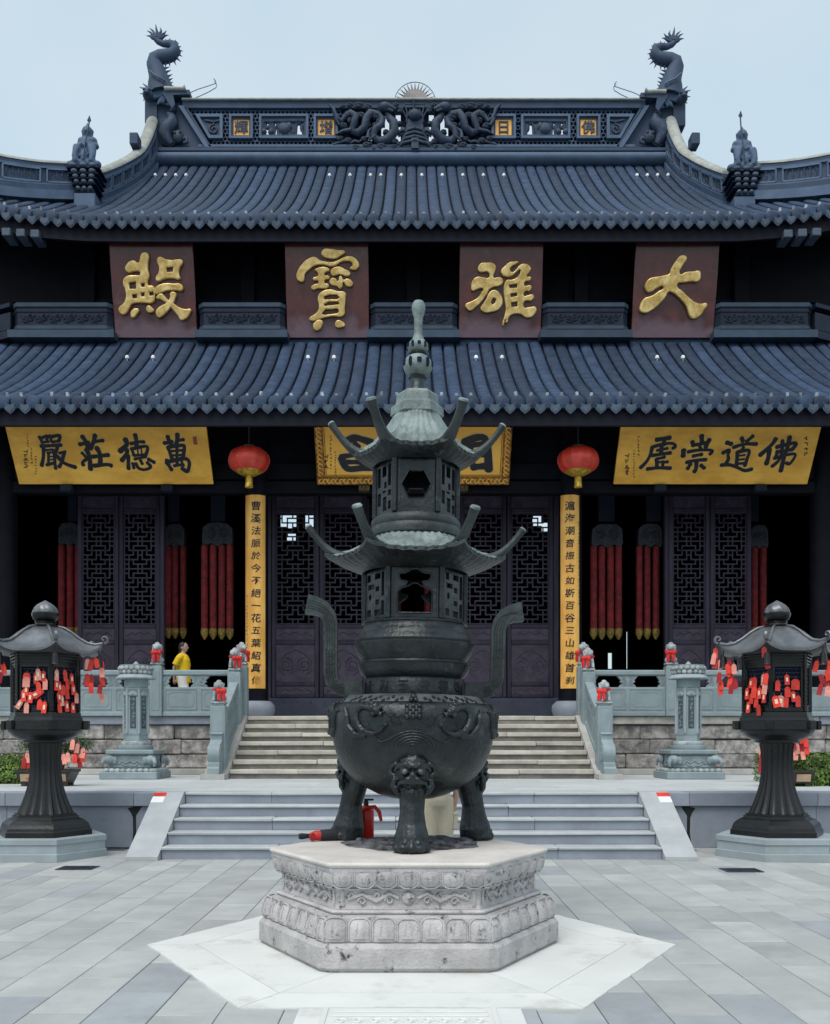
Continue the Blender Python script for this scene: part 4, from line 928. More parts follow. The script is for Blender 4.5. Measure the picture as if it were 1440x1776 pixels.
for s in (-1, 1):
    run = []
    for k in range(15):
        t = k / 14; Y = 29.2 - 3.9 * t; x = 7.78 + .45 * t ** 1.3
        hgt = .93 + .62 * max(0, 1 - t / .32) ** 1.6
        run.append((x, Y, zf2(Y) + .02, zf2(Y) + .02 + hgt))
    ridge_wall('gable_ridge', s, run, panels=6)
    run = []
    for k in range(12):
        t = k / 11; x = 8.45 + 3.4 * t; Y = 25.15 - 2.55 * t
        zb = zf2(max(Y, 22.6)) + lift2(x) + .05; run.append((x, Y, zb + .12, zb + 1.02 + .25 * max(0, t - .3)))
    ridge_wall('hip_ridge', s, run, panels=4)
    # small corner block behind the gable ridge
    c_ = P(235, 238, 27.9) if s < 0 else P(1204, 238, 27.9)
    hpart('gable_block', MB().cbox(c_.x - .12, c_.x + .12, 27.7, 28.1, c_.z - .3, c_.z + .03, .02), 'ridge_plaster')

# ---- guardian figures seated on bracketed pedestals where the ridges meet
def guardian(s, label, weapon):
    px = 152 if s < 0 else 1287; Y = 24.95; x = PX(px, Y); z0 = zf2(25.1) + .02
    g = empty('guardian_statue', (x, Y, z0), label=label, cat='statue', group='guardian statues on the roof')
    q = Y / FPX
    def Zp(py): return PZ(py + (0 if s < 0 else 6), Y)
    build('pedestal_block', MB().cbox(x - .27, x + .27, Y - .25, Y + .3, z0 - .35, Zp(343), .02), 'ridge_light', g)
    for i, (py0, py1, hw) in enumerate(((343, 332, .26), (331, 323, .31), (322, 316, .34), (315, 307, .38), (306, 298, .42))):
        build('pedestal_tier', MB().cbox(x - hw + .06, x + hw - .06, Y - .22 - .02 * i, Y + .25, Zp(py0) + .03, Zp(py1), .015), 'ridge_plaster', g)
        build('pedestal_slab', MB().cbox(x - hw, x + hw, Y - .26 - .03 * i, Y + .3, Zp(py0) + .002, Zp(py0) + .045, .01), 'ridge_dark', g)
        b = MB(); n = 3
        for k in range(n): b.sphere((x - hw * .6 + k * hw * .6, Y - .26 - .03 * i, (Zp(py0) + Zp(py1)) / 2 + .02), (hw * .24, .06, .055), 8, 6)
        build('lotus_bosses', b, 'drip_tile', g, 70)
    b = MB()
    def F(dx, py, dy=0.0): return Vector((x + dx * q, Y + dy, Zp(py)))
    for k in range(9): b.sphere(F(-25 + k * 6, 294 - 1.5 * (k % 2), -.22), (.09, .12, .085), 8, 6)
    b.tube([F(-14, 291), F(14, 291)], .16, 8)
    for sg in (-1, 1):
        b.tube([F(sg * 5, 274, -.05), F(sg * 14, 268, -.28), F(sg * 15, 282, -.3), F(sg * 13, 292, -.3)], [.13, .12, .085, .08], 8)
        b.tube([F(sg * 9, 245), F(sg * 15, 254), F(sg * 7, 262, -.25), F(sg * 2, 261, -.3)], [.10, .085, .07, .06], 8)
        b.sphere(F(sg * 10, 245), (.11, .12, .10), 8, 6)
    b.tube([F(0, 280), F(0, 266), F(0, 254), F(0, 245), F(0, 239)], [.21, .16, .19, .17, .08], 10); b.tube([F(0, 268, -.15), F(0, 282, -.28), F(0, 290, -.3)], [.1, .1, .06], 8)
    b.sphere(F(0, 230, -.02), (.115, .13, .15)); b.sphere(F(0, 228), (.14, .15, .13), 10, 7); b.tube([F(0, 221), F(0, 212)], [.07, .012], 7)
    b.tube([F(-7, 236), F(-8, 226)], [.04, .05], 6); b.tube([F(7, 236), F(8, 226)], [.04, .05], 6); b.sphere(F(0, 231.5, -.15), .035, 6, 5)
    build('figure', merge_body(b, .028, 2), 'ridge_light', g, 180)
    wx = 9 if s < 0 else -8
    if weapon == 'spear': path = [F(1, 290, -.36), F(4, 262, -.36), F(wx, 234, -.33), F(wx + 1, 227, -.33)]
    else: path = [F(-2, 290, -.36), F(-6, 262, -.36), F(-9, 228, -.33), F(-10, 213, -.33)]
    w_ = MB().tube(path, .018, 6); tip = path[-1]
    w_.tube([tip, tip + Vector((0, 0, .06)), tip + Vector((.01, 0, .19))], [.012, .055, .004], 6, flat=(.4, 1))
    build('spear', w_, 'ridge_plaster', g, 60)
guardian(-1, 'seated stone guardian with a spear on the left roof ridge', 'spear')
guardian(1, 'seated stone guardian with a tall lance on the right roof ridge', 'lance')
# ------------------------------------------------------------------ four dark red plaques with gilded characters
BIG = {
 'dian': (180, 410, (50, 80, 1215, 170, 1305, 1390), [
  [[(540,265),(605,265),(630,310),(620,400),(618,480),(640,570),(625,690),(690,700),(715,735),(720,800),(725,880),(690,925),(600,935),(480,930),(410,945),(370,1000),(330,1070),(285,1090),(235,1060),(220,1000),(290,930),(320,850),(310,760),(275,660),(290,600),(350,565),(450,560),(500,560),(512,535),(490,515),(420,515),(340,530),(300,480),(320,420),(370,375),(430,370),(480,395),(500,360),(510,300)],
   [(360,660),(450,650),(460,740),(370,740)],[(525,670),(575,668),(575,715),(530,715)],[(408,818),(470,816),(470,867),(413,867)],[(528,793),(577,790),(574,842),(533,842)],[(643,788),(700,783),(705,827),(648,834)]],
  [[(780,315),(850,345),(930,360),(1000,355),(1080,355),(1100,390),(1060,470),(1050,550),(1065,610),(960,605),(850,610),(740,640),(725,600),(765,520),(770,460),(740,390),(745,340)],[(875,460),(965,455),(960,515),(880,520)]],
  [[(715,735),(770,690),(870,665),(970,670),(1080,680),(1110,730),(1090,770),(1000,765),(880,770),(800,800),(725,815)]],
  [[(740,870),(760,820),(820,805),(860,840),(910,890),(985,935),(1050,980),(1140,1010),(1225,1015),(1215,1060),(1160,1140),(1080,1160),(1045,1105),(985,1040),(935,985),(860,920),(790,885)]],
  [[(930,850),(930,795),(985,780),(1020,810),(1005,870),(975,945),(930,1010),(840,1100),(780,1130),(740,1090),(745,1020),(800,970),(875,930)]],
  [[(390,1090),(400,1030),(480,1000),(503,1015),(480,1080),(410,1130)]], [[(600,990),(630,960),(680,985),(710,1030),(660,1065),(610,1040)]]]),
 'bao': (485, 410, (55, 60, 1215, 115, 1240, 1395), [
  [[(570,265),(600,200),(700,195),(800,210),(900,235),(850,290),(760,330),(650,325),(590,300)]],
  [[(235,590),(245,500),(310,400),(400,325),(490,305),(550,345),(650,370),(720,375),(800,350),(880,310),(980,295),(1050,330),(1095,410),(1080,460),(1030,485),(965,455),(1000,420),(990,385),(930,365),(850,375),(750,430),(700,435),(600,410),(500,420),(420,470),(350,540),(330,640),(280,640)]],
  [[(485,480),(520,455),(660,450),(690,490),(640,510),(620,545),(680,560),(690,595),(630,620),(625,655),(670,665),(680,710),(640,730),(540,730),(450,745),(435,710),(490,670),(530,660),(530,625),(470,620),(460,590),(530,555),(520,520)]],
  [[(700,500),(720,465),(820,435),(900,470),(965,505),(970,550),(930,565),(830,540),(730,560)]],
  [[(690,620),(730,585),(780,600),(800,630),(830,560),(850,560),(880,610),(930,595),(990,620),(1015,670),(970,710),(910,690),(880,650),(870,710),(840,730),(790,700),(700,670)]],
  [[(530,850),(560,790),(700,740),(800,765),(910,785),(915,850),(905,980),(895,1090),(850,1115),(750,1110),(600,1135),(440,1170),(415,1150),(500,1070),(540,1020),(545,950)],
   [(615,840),(680,815),(790,815),(830,850),(800,877),(620,877)],[(620,940),(680,910),(810,910),(825,945),(620,967)],[(590,1070),(640,1015),(800,1005),(825,1040),(800,1067),(620,1087)]],
  [[(470,1250),(480,1200),(590,1160),(600,1230),(550,1300),(490,1295)]], [[(770,1230),(800,1160),(850,1165),(910,1230),(870,1260),(790,1260)]]]),
 'xiong': (785, 410, (105, 50, 1275, 90, 1215, 1420), [
  [[(355,440),(390,390),(480,380),(560,385),(600,430),(590,500),(570,580),(640,580),(690,600),(695,660),(650,700),(560,720),(510,750),(470,820),(400,920),(320,1000),(240,1050),(200,1020),(175,970),(260,915),(340,870),(400,790),(420,745),(340,750),(270,770),(258,710),(275,630),(340,575),(430,580),(500,585),(510,540),(480,505),(400,515),(355,490)]],
  [[(490,820),(540,765),(600,760),(650,800),(690,900),(680,970),(630,1035),(540,1065),(440,1070),(385,1020),(420,950),(470,870)],[(530,930),(560,870),(600,880),(590,930),(550,965)]],
  [[(915,370),(850,365),(790,375),(720,430),(670,490),(690,550),(750,580),(830,560),(900,500),(935,480),(930,530),(880,590),(820,615),(750,620),(715,680),(705,750),(720,900),(730,1030),(710,1130),(685,1240),(695,1260),(735,1170),(725,1210),(750,1215),(775,1140),(830,1100),(930,1095),(1000,1140),(1060,1145),(1110,1120),(1150,1000),(1060,995),(985,995),(990,920),(1040,905),(1085,910),(1115,825),(1040,830),(985,835),(1000,780),(1070,770),(1085,695),(1010,700),(990,690),(1010,640),(1070,630),(1085,575),(1030,570),(1060,520),(1085,460),(1050,410),(990,395),(930,415),(880,470),(830,510),(795,480),(830,430),(890,400)],
   [(780,688),(890,673),(890,727),(790,732)],[(800,813),(887,798),(887,842),(805,857)],[(808,933),(892,918),(892,987),(810,992)]]]),
 'da': (1080, 410, (215, 60, 1385, 105, 1245, 1420), [
  [[(800,300),(840,285),(900,310),(890,360),(840,430),(800,540),(880,515),(1000,505),(1070,500),(1085,560),(1060,640),(950,650),(840,665),(755,690),(830,780),(920,870),(1000,930),(1080,950),(1160,950),(1120,1040),(1050,1130),(960,1165),(910,1120),(880,1020),(820,920),(750,850),(680,800),(630,795),(590,860),(500,960),(400,1040),(290,1085),(225,1050),(230,980),(290,880),(400,840),(490,780),(560,725),(470,740),(400,785),(340,795),(305,740),(320,660),(380,600),(470,580),(580,560),(645,540),(680,460),(740,370)]]]),
}
PB, PT = Vector((0, 23.40, 11.06)), Vector((0, 22.87, 13.16)); PW = 1.97
updir = (PT - PB); PH = updir.length; updir.normalize(); out = Vector((0, -updir.z, updir.y)); out = out if out.y < 0 else -out
for key, X, lab, name in (('dian', -6.13, 'dark red plaque with a gilded many-stroke character, leftmost of four', '殿'), ('bao', -2.0, 'dark red plaque with a gilded character under a wide roof stroke, second from left', '寶'), ('xiong', 2.12, 'dark red plaque with a gilded two-part character, third from left', '雄'), ('da', 6.26, 'dark red plaque with a gilded three-stroke character, rightmost of four', '大')):
    _, _, (xlt, yt, xrt, xlb, xrb, yb_), shapes = BIG[key]
    base = Vector((X, PB.y, PB.z)); pq = empty('name_plaque', base, label=lab, cat='plaque', group='red name plaques of the hall')
    M = Matrix(((1, 0, 0, X), (0, updir.y, out.y, PB.y), (0, updir.z, out.z, PB.z), (0, 0, 0, 1)))   # local u, v, lift -> world
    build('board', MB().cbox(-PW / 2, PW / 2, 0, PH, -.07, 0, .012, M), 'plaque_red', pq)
    ch = MB()
    def uv(p):
        f = (p[1] - yt) / (yb_ - yt); xl = xlt + (xlb - xlt) * f; xr = xrt + (xrb - xrt) * f
        return ((p[0] - xl) / (xr - xl) * PW - PW / 2, PH * (1 - f))
    for li, sh in enumerate(shapes):
        V, F = curve_shape([[uv(p) for p in sp] for sp in sh], .03, .028 if key in ('da', 'dian') else .024, True, 4, 4)
        ch.add(V, F, M @ Matrix.Translation((0, 0, .05 + .0007 * li)))
    build('character', ch, 'gold_leaf', pq, 50)

# ------------------------------------------------------------------ three long gold boards under the eave
INK = {
 'yan': [([(175,120),(230,220)],45),([(200,150),(310,100),(300,170)],40),([(220,215),(330,195)],40),([(350,95),(380,200)],40),([(380,120),(520,95),(500,190)],45),([(390,205),(500,190)],40),([(200,275),(540,255)],50),([(245,280),(245,450),(215,600)],50),([(280,340),(400,330)],30),([(310,385),(450,370)],35),([(330,380),(330,590)],40),([(420,340),(440,560),(450,650)],45),([(330,450),(420,445)],22),([(330,500),(420,495)],22),([(300,585),(420,555)],45),([(480,290),(450,420),(520,480)],45),([(510,390),(610,365)],40),([(590,380),(550,540),(505,620)],50),([(470,440),(600,560),(780,625)],55)],
 'zhuang': [([(890,110),(950,200),(985,290)],60),([(845,245),(1000,215)],55),([(1105,90),(1080,200),(1025,320)],60),([(1080,200),(1240,180)],50),([(960,330),(1010,450),(1030,660)],65),([(885,385),(940,440)],45),([(910,590),(900,540),(990,470)],50),([(1130,300),(1190,420),(1190,580)],65),([(1060,450),(1330,420)],55),([(1085,600),(1300,580),(1380,600)],55)],
 'de': [([(215,160),(240,250),(125,360)],70),([(240,330),(240,400),(155,515)],60),([(265,430),(270,650)],55),([(380,85),(400,180),(405,270)],60),([(305,235),(430,205),(530,205)],45),([(320,310),(360,430)],45),([(330,320),(540,275),(590,310),(555,430)],45),([(360,430),(560,415)],40),([(420,310),(430,410)],22),([(480,300),(490,400)],22),([(370,490),(560,450)],40),([(340,560),(360,640)],45),([(390,560),(440,640),(540,665),(640,620),(580,545)],45),([(470,510),(500,570)],45),([(600,490),(700,545)],50)],
 'wan': [([(920,110),(950,200),(990,260)],55),([(860,225),(1000,200)],50),([(1085,75),(1080,170),(1060,260)],60),([(1090,180),(1190,165)],45),([(925,290),(990,470)],50),([(930,290),(1160,260),(1200,300),(1175,460)],50),([(960,360),(1190,340)],35),([(980,430),(1180,420)],35),([(1075,270),(1080,560)],45),([(905,500),(900,560)],45),([(920,560),(990,670)],55),([(940,530),(1200,480),(1280,540),(1270,650),(1240,695),(1160,640)],55),([(1030,600),(1180,580)],45),([(1150,520),(1190,600)],35)],
 'xu': [([(370,170),(600,135)],60),([(500,180),(500,250)],60),([(290,295),(480,240),(640,230),(690,280),(640,310)],45),([(300,300),(270,420),(200,540),(105,635)],50),([(380,345),(560,310)],40),([(460,250),(450,390)],60),([(300,430),(610,385)],50),([(370,490),(510,455)],45),([(375,490),(380,640)],55),([(480,540),(560,535)],45),([(400,545),(490,530)],36),([(480,560),(470,640)],45),([(215,655),(400,635),(610,640)],50)],
 'chong': [([(1125,100),(1130,230)],65),([(970,200),(990,265)],60),([(970,260),(1200,220)],50),([(1255,165),(1190,290)],60),([(1090,270),(1110,320)],45),([(825,340),(815,440)],70),([(895,370),(1080,340),(1300,345),(1260,410)],45),([(980,440),(1130,410)],50),([(870,545),(1030,510),(1200,500)],50),([(1040,520),(1030,650),(1000,700)],60),([(940,570),(890,650)],55),([(1110,590),(1170,640)],55)],
 'dao': [([(150,215),(230,240)],60),([(80,390),(195,340),(170,420),(180,480),(140,560)],50),([(55,590),(200,585),(330,630),(450,680),(570,655)],50),([(400,140),(420,190)],60),([(590,105),(480,200)],50),([(260,295),(450,240),(650,240)],50),([(430,290),(400,340)],45),([(330,370),(310,600)],55),([(340,370),(520,345),(490,480),(450,600)],50),([(340,435),(450,420)],30),([(340,500),(440,490)],30),([(330,565),(430,560)],40)],
 'fo': [([(970,150),(890,260),(705,425)],60),([(860,330),(845,450),(810,570)],65),([(1080,180),(1060,420),(1000,530),(905,610)],50),([(1200,120),(1160,300),(1100,480),(1050,690)],60),([(980,290),(1300,220),(1240,330)],55),([(1000,370),(950,480)],50),([(980,370),(1240,330)],50),([(940,480),(1130,420),(1290,410),(1250,510),(1190,570),(1140,550)],45)],
 'midl': [([(250,140),(300,115),(360,130),(420,150)],40),([(300,150),(330,180)],28),([(205,250),(300,235),(420,240)],30),([(210,255),(250,330),(360,325),(430,320)],40),([(250,285),(330,285)],28),([(360,250),(350,320)],30)],
 'midr': [([(1060,150),(1150,115),(1215,140),(1232,340)],44),([(1090,170),(1200,158)],34),([(1120,320),(1210,312)],40),([(1100,150),(1115,300)],36),([(1130,240),(1200,235)],28)],
}
ABY, ATY = 20.7, 19.97; ABZ = PZ(840, ABY); ATZ = PZ(738, ATY)
up2 = Vector((0, ATY - ABY, ATZ - ABZ)); AH = up2.length; up2.normalize(); out2 = Vector((0, -up2.z, up2.y)); out2 = out2 if out2.y < 0 else -out2
def frame_px(px, py):
    """pixel on the leaning board plane -> (X, v)"""
    d = Vector(((px - CX) / FPX, 1, (HY - py) / FPX)); o = Vector((0, 0, EYE)); n = out2; p0 = Vector((0, ABY, ABZ))
    t = (p0 - o).dot(n) / d.dot(n); w_ = o + d * t; return w_.x, (w_ - p0).dot(up2)
def gold_board(x0, x1, label, m, chars, notes, framed=False, seal=None):
    X = (x0 + x1) / 2; W = x1 - x0; bd = empty('gold_plaque', (X, ABY, ABZ), label=label, cat='plaque', group='gold plaques under the eave')
    M = Matrix(((1, 0, 0, 0), (0, up2.y, out2.y, ABY), (0, up2.z, out2.z, ABZ), (0, 0, 0, 1)))
    build('board', MB().cbox(x0, x1, 0, AH + .12, -.06, 0, .008, M), m, bd)
    if framed:
        b = .175
        for (a, c, e, f) in ((x0, x1, 0, b), (x0, x1, AH - .02, AH + .12), (x0, x0 + b, b, AH - .02), (x1 - b, x1, b, AH - .02)):
            fr = build('frame_rail', MB().cbox(a, c, e, f, -.02, .05, .015, M), 'gold_frame', bd)
        cv = MB()
        for i in range(46):
            xx = x0 + .09 + (x1 - x0 - .18) * i / 45; cv.tube([M @ Vector((xx + .045 * cos(a), b / 2 + .045 * sin(a) * (1 if i % 2 else -1), .05)) for a in [q * pi / 4 for q in range(7)]], .014, 4)
        for sd in (x0 + b / 2, x1 - b / 2):
            for i in range(11): cv.tube([M @ Vector((sd + .045 * cos(a), b + .06 + i * .095 + .04 * sin(a), .05)) for a in [q * pi / 4 for q in range(7)]], .014, 4)
        build('frame_carving', cv, 'gold_board', bd, 60)
        bl = MB()
        for (a, c, e, f) in ((x0 + b + .02, x1 - b - .02, b + .02, b + .032), (x0 + b + .02, x0 + b + .032, b + .032, AH - .03), (x1 - b - .032, x1 - b - .02, b + .032, AH - .03)): bl.box(a, c, e, f, .0005, .003, M)
        build('border_line', bl, 'faded_ink', bd)
    for key, ox, oy, sc in chars:
        for mname, grow, lift, nm in (('ink_edge', 12, .004, 'edge'), ('ink', 0, .010, 'stroke')):
            mb = MB()
            for i, (pts, wd) in enumerate(INK[key]):
                q = [frame_px(ox + px / sc, oy + py / sc) for px, py in pts]
                ribbon(mb, q, (wd * 1.18 + grow) / sc * ABY / FPX, lift + .0006 * i / 3, lambda a, b_, z: M @ Vector((a, b_, z)))
            if nm == 'edge': build('character_edge', mb, mname, bd)
            else: build('character', mb, mname, bd)
    nt_ = MB(); rs = random.Random(5)
    for (px, py0, py1, st, wpx) in notes:
        y = py0
        while y < py1:
            for k in range(3):
                a = frame_px(px + rs.uniform(-wpx, wpx) * .5, y + rs.uniform(0, st * .6)); b_ = frame_px(px + rs.uniform(-wpx, wpx) * .6, y + rs.uniform(0, st * .75))
                if (Vector(a) - Vector(b_)).length > .006: ribbon(nt_, [a, b_], .011 * wpx / 3, .004 + .0004 * k, lambda p, q, z: M @ Vector((p, q, z)), 3)
            y += st
    build('inscription', nt_, 'faded_ink', bd, kind='stuff')
    if seal:
        a = frame_px(seal[0], seal[3]); b_ = frame_px(seal[2], seal[1]); build('seal', MB().box(a[0], b_[0], a[1], b_[1], .0005, .003, M), 'seal_red', bd)
gold_board(-8.34, -4.21, 'long gold board with four black characters under the left eave', 'gold_board', [('yan', 50, 745, 9.6), ('zhuang', 50, 745, 9.6), ('de', 195, 745, 9.6), ('wan', 195, 745, 9.6)], [(45, 780, 815, 7, 6), (55, 776, 805, 6, 3), (62, 790, 824, 5, 3), (48, 752, 775, 5, 2.6)], seal=(336, 757, 341, 771))
gold_board(4.29, 8.41, 'long gold board with four black characters under the right eave', 'gold_board', [('xu', 1100, 745, 9.6), ('chong', 1100, 745, 9.6), ('dao', 1245, 745, 9.6), ('fo', 1245, 745, 9.6)], [(1088, 786, 824, 10, 6), (1108, 756, 790, 6, 3), (1100, 780, 826, 5, 3), (1398, 757, 792, 9, 5.5)], seal=(1086, 812, 1091, 822))
gold_board(-2.0, 2.07, 'bright gold board in a carved frame above the middle doors', 'gold_bright', [('midl', 540, 730, 4), ('midr', 540, 730, 4)], [(566, 788, 815, 9, 6), (574, 756, 815, 6, 3), (582, 782, 828, 5, 3)], framed=True)
for px, lab in ((117, 'left end of the left gold board'), (291, 'right end of the left gold board'), (632, 'left end of the middle gold board'), (802, 'right end of the middle gold board'), (1144, 'left end of the right gold board'), (1318, 'right end of the right gold board')):
    x = PX(px, 20.75); z = PZ(848, 20.75); b = MB(); b.cbox(x - .12, x + .12, 20.62, 20.86, z - .07, z + .07, .02); b.sphere((x, 20.62, z), (.06, .03, .045), 8, 6); b.sphere((x - .07, 20.62, z + .02), (.03, .02, .03), 6, 5); b.sphere((x + .07, 20.62, z + .02), (.03, .02, .03), 6, 5)
    build('plaque_bracket', b, 'brass_plate' if 600 < px < 830 else 'flower_board', None, 60, label='small carved bracket under the %s' % lab, cat='bracket', group='plaque brackets')

# ------------------------------------------------------------------ curved gold couplets on the two front columns
def slice_x(V, F):
    import bmesh
    me = bpy.data.meshes.new('t'); me.from_pydata(V, [], F); bm = bmesh.new(); bm.from_mesh(me)
    for k in range(-5, 6): bmesh.ops.bisect_plane(bm, geom=bm.verts[:] + bm.edges[:] + bm.faces[:], plane_co=(k * .02, 0, 0), plane_no=(1, 0, 0))
    bm.verts.ensure_lookup_table(); bm.verts.index_update(); V = [tuple(v.co) for v in bm.verts]; F = [tuple(v.index for v in f.verts) for f in bm.faces]
    bm.free(); bpy.data.meshes.remove(me); return V, F
def couplet(x, text, label, note_side):
    y0 = YC; r = .262; zb, zt = PZ(1194, 20.75), PZ(858, 20.75); a = radians(54)
    cb = empty('couplet_board', (x, y0 - r, zb), label=label, cat='couplet board', group='couplet boards on the columns')
    n = 12
    def sp(u, v): return (x + r * sin(-a + 2 * a * u), y0 - r * cos(-a + 2 * a * u), zb + (zt - zb) * v)
    mb = MB().grid(n, 1, sp); mb.grid(n, 1, lambda u, v: (x + (r - .018) * sin(-a + 2 * a * u), y0 - (r - .018) * cos(-a + 2 * a * u), zb + (zt - zb) * v))
    for v in (0, 1): mb.grid(n, 1, lambda u, w_: (x + (r - .018 * w_) * sin(-a + 2 * a * u), y0 - (r - .018 * w_) * cos(-a + 2 * a * u), zb + (zt - zb) * v))
    for u0 in (0, 1): mb.grid(1, 1, lambda w_, v: (x + (r - .018 * w_) * sin(-a + 2 * a * u0), y0 - (r - .018 * w_) * cos(-a + 2 * a * u0), zb + (zt - zb) * v))
    build('board', mb, 'couplet_gold', cb, 40)
    zc0, zc1 = PZ(877, 20.74), PZ(1180, 20.74); m = len(text)
    for i, ch in enumerate(text):
        V, F = slice_x(*text_shape(ch, .21, .002, .0028)); zc = zc0 + (zc1 - zc0) * i / (m - 1); rs = random.Random(i * 7 + m)
        k = rs.uniform(.92, 1.08); sh = rs.uniform(.10, .22); ro = rs.uniform(-.06, .04); W = []
        for (u, v, w_) in V:
            u, v = u * 1.0 * k + sh * v * .5, v * .92 * k; u, v = u * cos(ro) - v * sin(ro), u * sin(ro) + v * cos(ro)
            u += note_side * .028; th = u / r; W.append((x + (r + .004 + w_) * sin(th), y0 - (r + .004 + w_) * cos(th), zc + v))
        build('character', MB().add(W, F), 'ink', cb)
    nt_ = MB(); rs = random.Random(9); th0 = -note_side * radians(41); z = zc0 - (1.9 if note_side > 0 else .35) ; ze = zc0 - (3.6 if note_side > 0 else 2.1)
    while z > ze:
        for k in range(3):
            p = (th0 + rs.uniform(-.07, .07), z + rs.uniform(-.02, .02)); q = (th0 + rs.uniform(-.07, .07), z + rs.uniform(-.03, .03))
            if abs(p[0] - q[0]) + abs(p[1] - q[1]) > .03: ribbon(nt_, [p, q], .011, .0035 + .0004 * k, lambda t, zz, w_: (x + (r + w_) * sin(t), y0 - (r + w_) * cos(t), zz), 3)
        z -= .075
    build('inscription', nt_, 'faded_ink', cb, kind='stuff')
couplet(COLX[0], '曹溪法脈於今不絕一花五葉紹真傳', 'tall curved gold couplet on the column left of the stairway', 1)
couplet(COLX[1] - .02, '滬海潮音振古如斯百谷三山雄首刹', 'tall curved gold couplet on the column right of the stairway', -1)

# ------------------------------------------------------------------ red silk lanterns
def silk_lantern(px, label):
    c = P(px, 799, 20.05); L = empty('silk_lantern', (c.x, c.y, c.z - .37), label=label, cat='lantern', group='red silk lanterns')
    n = 48; T = Matrix.Translation(c)
    prof = [(.12, -.285)] + [(.425 * cos(b) ** .9 if cos(b) > 0 else 0, .285 * sin(b)) for b in [radians(q) for q in range(-76, 77, 8)]] + [(.12, .285)]
    build('silk_body', MB().lathe(prof, n, T, mod=lambda a, r, z: 1 - .045 * abs(sin(6 * a))), 'lantern_silk', L, 60)
    for k in range(12):
        a = pi * k / 6; build('rib', MB().tube([(c.x + (r + .002) * cos(a), c.y + (r + .002) * sin(a), c.z + z) for r, z in prof[1:-1]], .006, 4), 'lantern_silk', L)
    build('top_cap', MB().lathe([(.13, .26), (.14, .30), (.06, .32), (.02, .36)], 16, T), 'faded_ink', L, 40)
    build('gold_fringe', MB().lathe([(.27, -.215), (.275, -.23), (.15, -.30), (.06, -.305)], 24, T, mod=lambda a, r, z: 1 + (.1 * sin(12 * a) if r > .2 else 0)), 'lantern_gold', L, 40)
    tz = MB(); tz.lathe([(.05, -.305), (.055, -.335), (.07, -.355), (.075, -.48), (.085, -.545)], 14, T, mod=lambda a, r, z: 1 + .12 * sin(7 * a)); build('tassel', tz, 'lantern_gold', L, 40)
    build('cord', MB().tube([(c.x, c.y, c.z + .35), (c.x, c.y, 8.2)], .010, 5), 'wire', L)
silk_lantern(432, 'red silk lantern with gold tassel above the left couplet'); silk_lantern(1003, 'red silk lantern with gold tassel above the right couplet')

# ------------------------------------------------------------------ hanging temple banners in the open doorways
def banner(centres, w_px, y_top, y_bot, head, board, label, Y=22.95):
    q = Y / FPX; cx = sum(centres) / len(centres); b = empty('hanging_banner', P(cx, y_bot, Y), label=label, cat='banner', group='hanging temple banners')
    for c in centres:
        x = PX(c, Y); r = w_px * q / 2
        st = build('streamer', MB().lathe([(r, PZ(y_bot - 8, Y)), (r, PZ(y_top, Y))], 12, Matrix.Translation((x, Y, 0))), 'banner', b, 60)
        tp = MB(); z0 = PZ(y_bot - 8, Y)
        tp.lathe([(r * 1.06, z0 + .10), (r * 1.10, z0 + .02), (r * .95, z0 - .05), (r * .3, PZ(y_bot, Y) - .04)], 12, Matrix.Translation((x, Y, 0)), mod=lambda a, rr, z: 1 + .06 * sin(6 * a)); build('streamer_tip', tp, 'banner_tip', st, 50)
    a, c_ = head; x0, x1 = PX(a, Y), PX(c_, Y); z0, z1 = PZ(y_top + 2, Y), PZ(y_top - 38, Y); h = MB(); xm = (x0 + x1) / 2; hw = (x1 - x0) / 2
    pts = [(xm - hw, z0 + .1), (xm - hw * .9, z0), (xm - hw * .4, z0 + .06), (xm, z0 - .02), (xm + hw * .4, z0 + .06), (xm + hw * .9, z0), (xm + hw, z0 + .1), (xm + hw * .95, z1 - .12), (xm + hw * .6, z1 - .02), (xm, z1), (xm - hw * .6, z1 - .02), (xm - hw * .95, z1 - .12)]
    h.prism(pts, Y - .12, Y + .12, lambda u, v, d: (u, d, v))
    for s in (-1, 1): h.tube(scroll(xm + s * hw * .45, (z0 + z1) / 2, hw * .35, Y - .13, s), .022, 5)
    build('banner_head', h, 'banner_head', b, 50)
    a, c_ = board; build('banner_board', MB().cbox(PX(a, Y), PX(c_, Y), Y - .03, Y + .03, PZ(905, Y), PZ(856, Y), .01), 'flower_board', b)
banner((355, 370, 385, 399), 12.5, 946, 1106, (352, 405), (366, 391), 'four red streamers hanging between the left doors and the left couplet', 22.85)
banner((292.5, 304, 318), 11.5, 948, 1105, (288, 322), (292, 311), 'three red streamers hanging just right of the left lattice doors', 23.3)
banner((107, 122, 136), 12.5, 946, 1104, (104, 140), (118, 134), 'red streamers hanging left of the left lattice doors', 23.3)
banner((1030, 1044, 1059, 1073), 12.5, 948, 1106, (1025, 1079), (1038, 1066), 'four red streamers hanging just right of the right couplet', 22.85)
banner((1109, 1123, 1138), 12, 948, 1106, (1105, 1147), (1121, 1147), 'three red streamers hanging just left of the right lattice doors', 22.95)
banner((1296, 1309, 1324), 12.5, 950, 1104, (1300, 1330), (1302, 1316), 'red streamers hanging right of the right lattice doors', 23.3)
banner((690, 742), 12, 1000, 1100, (684, 748), (700, 732), 'red streamers hanging inside the open middle doorway behind the burner', 24.5)
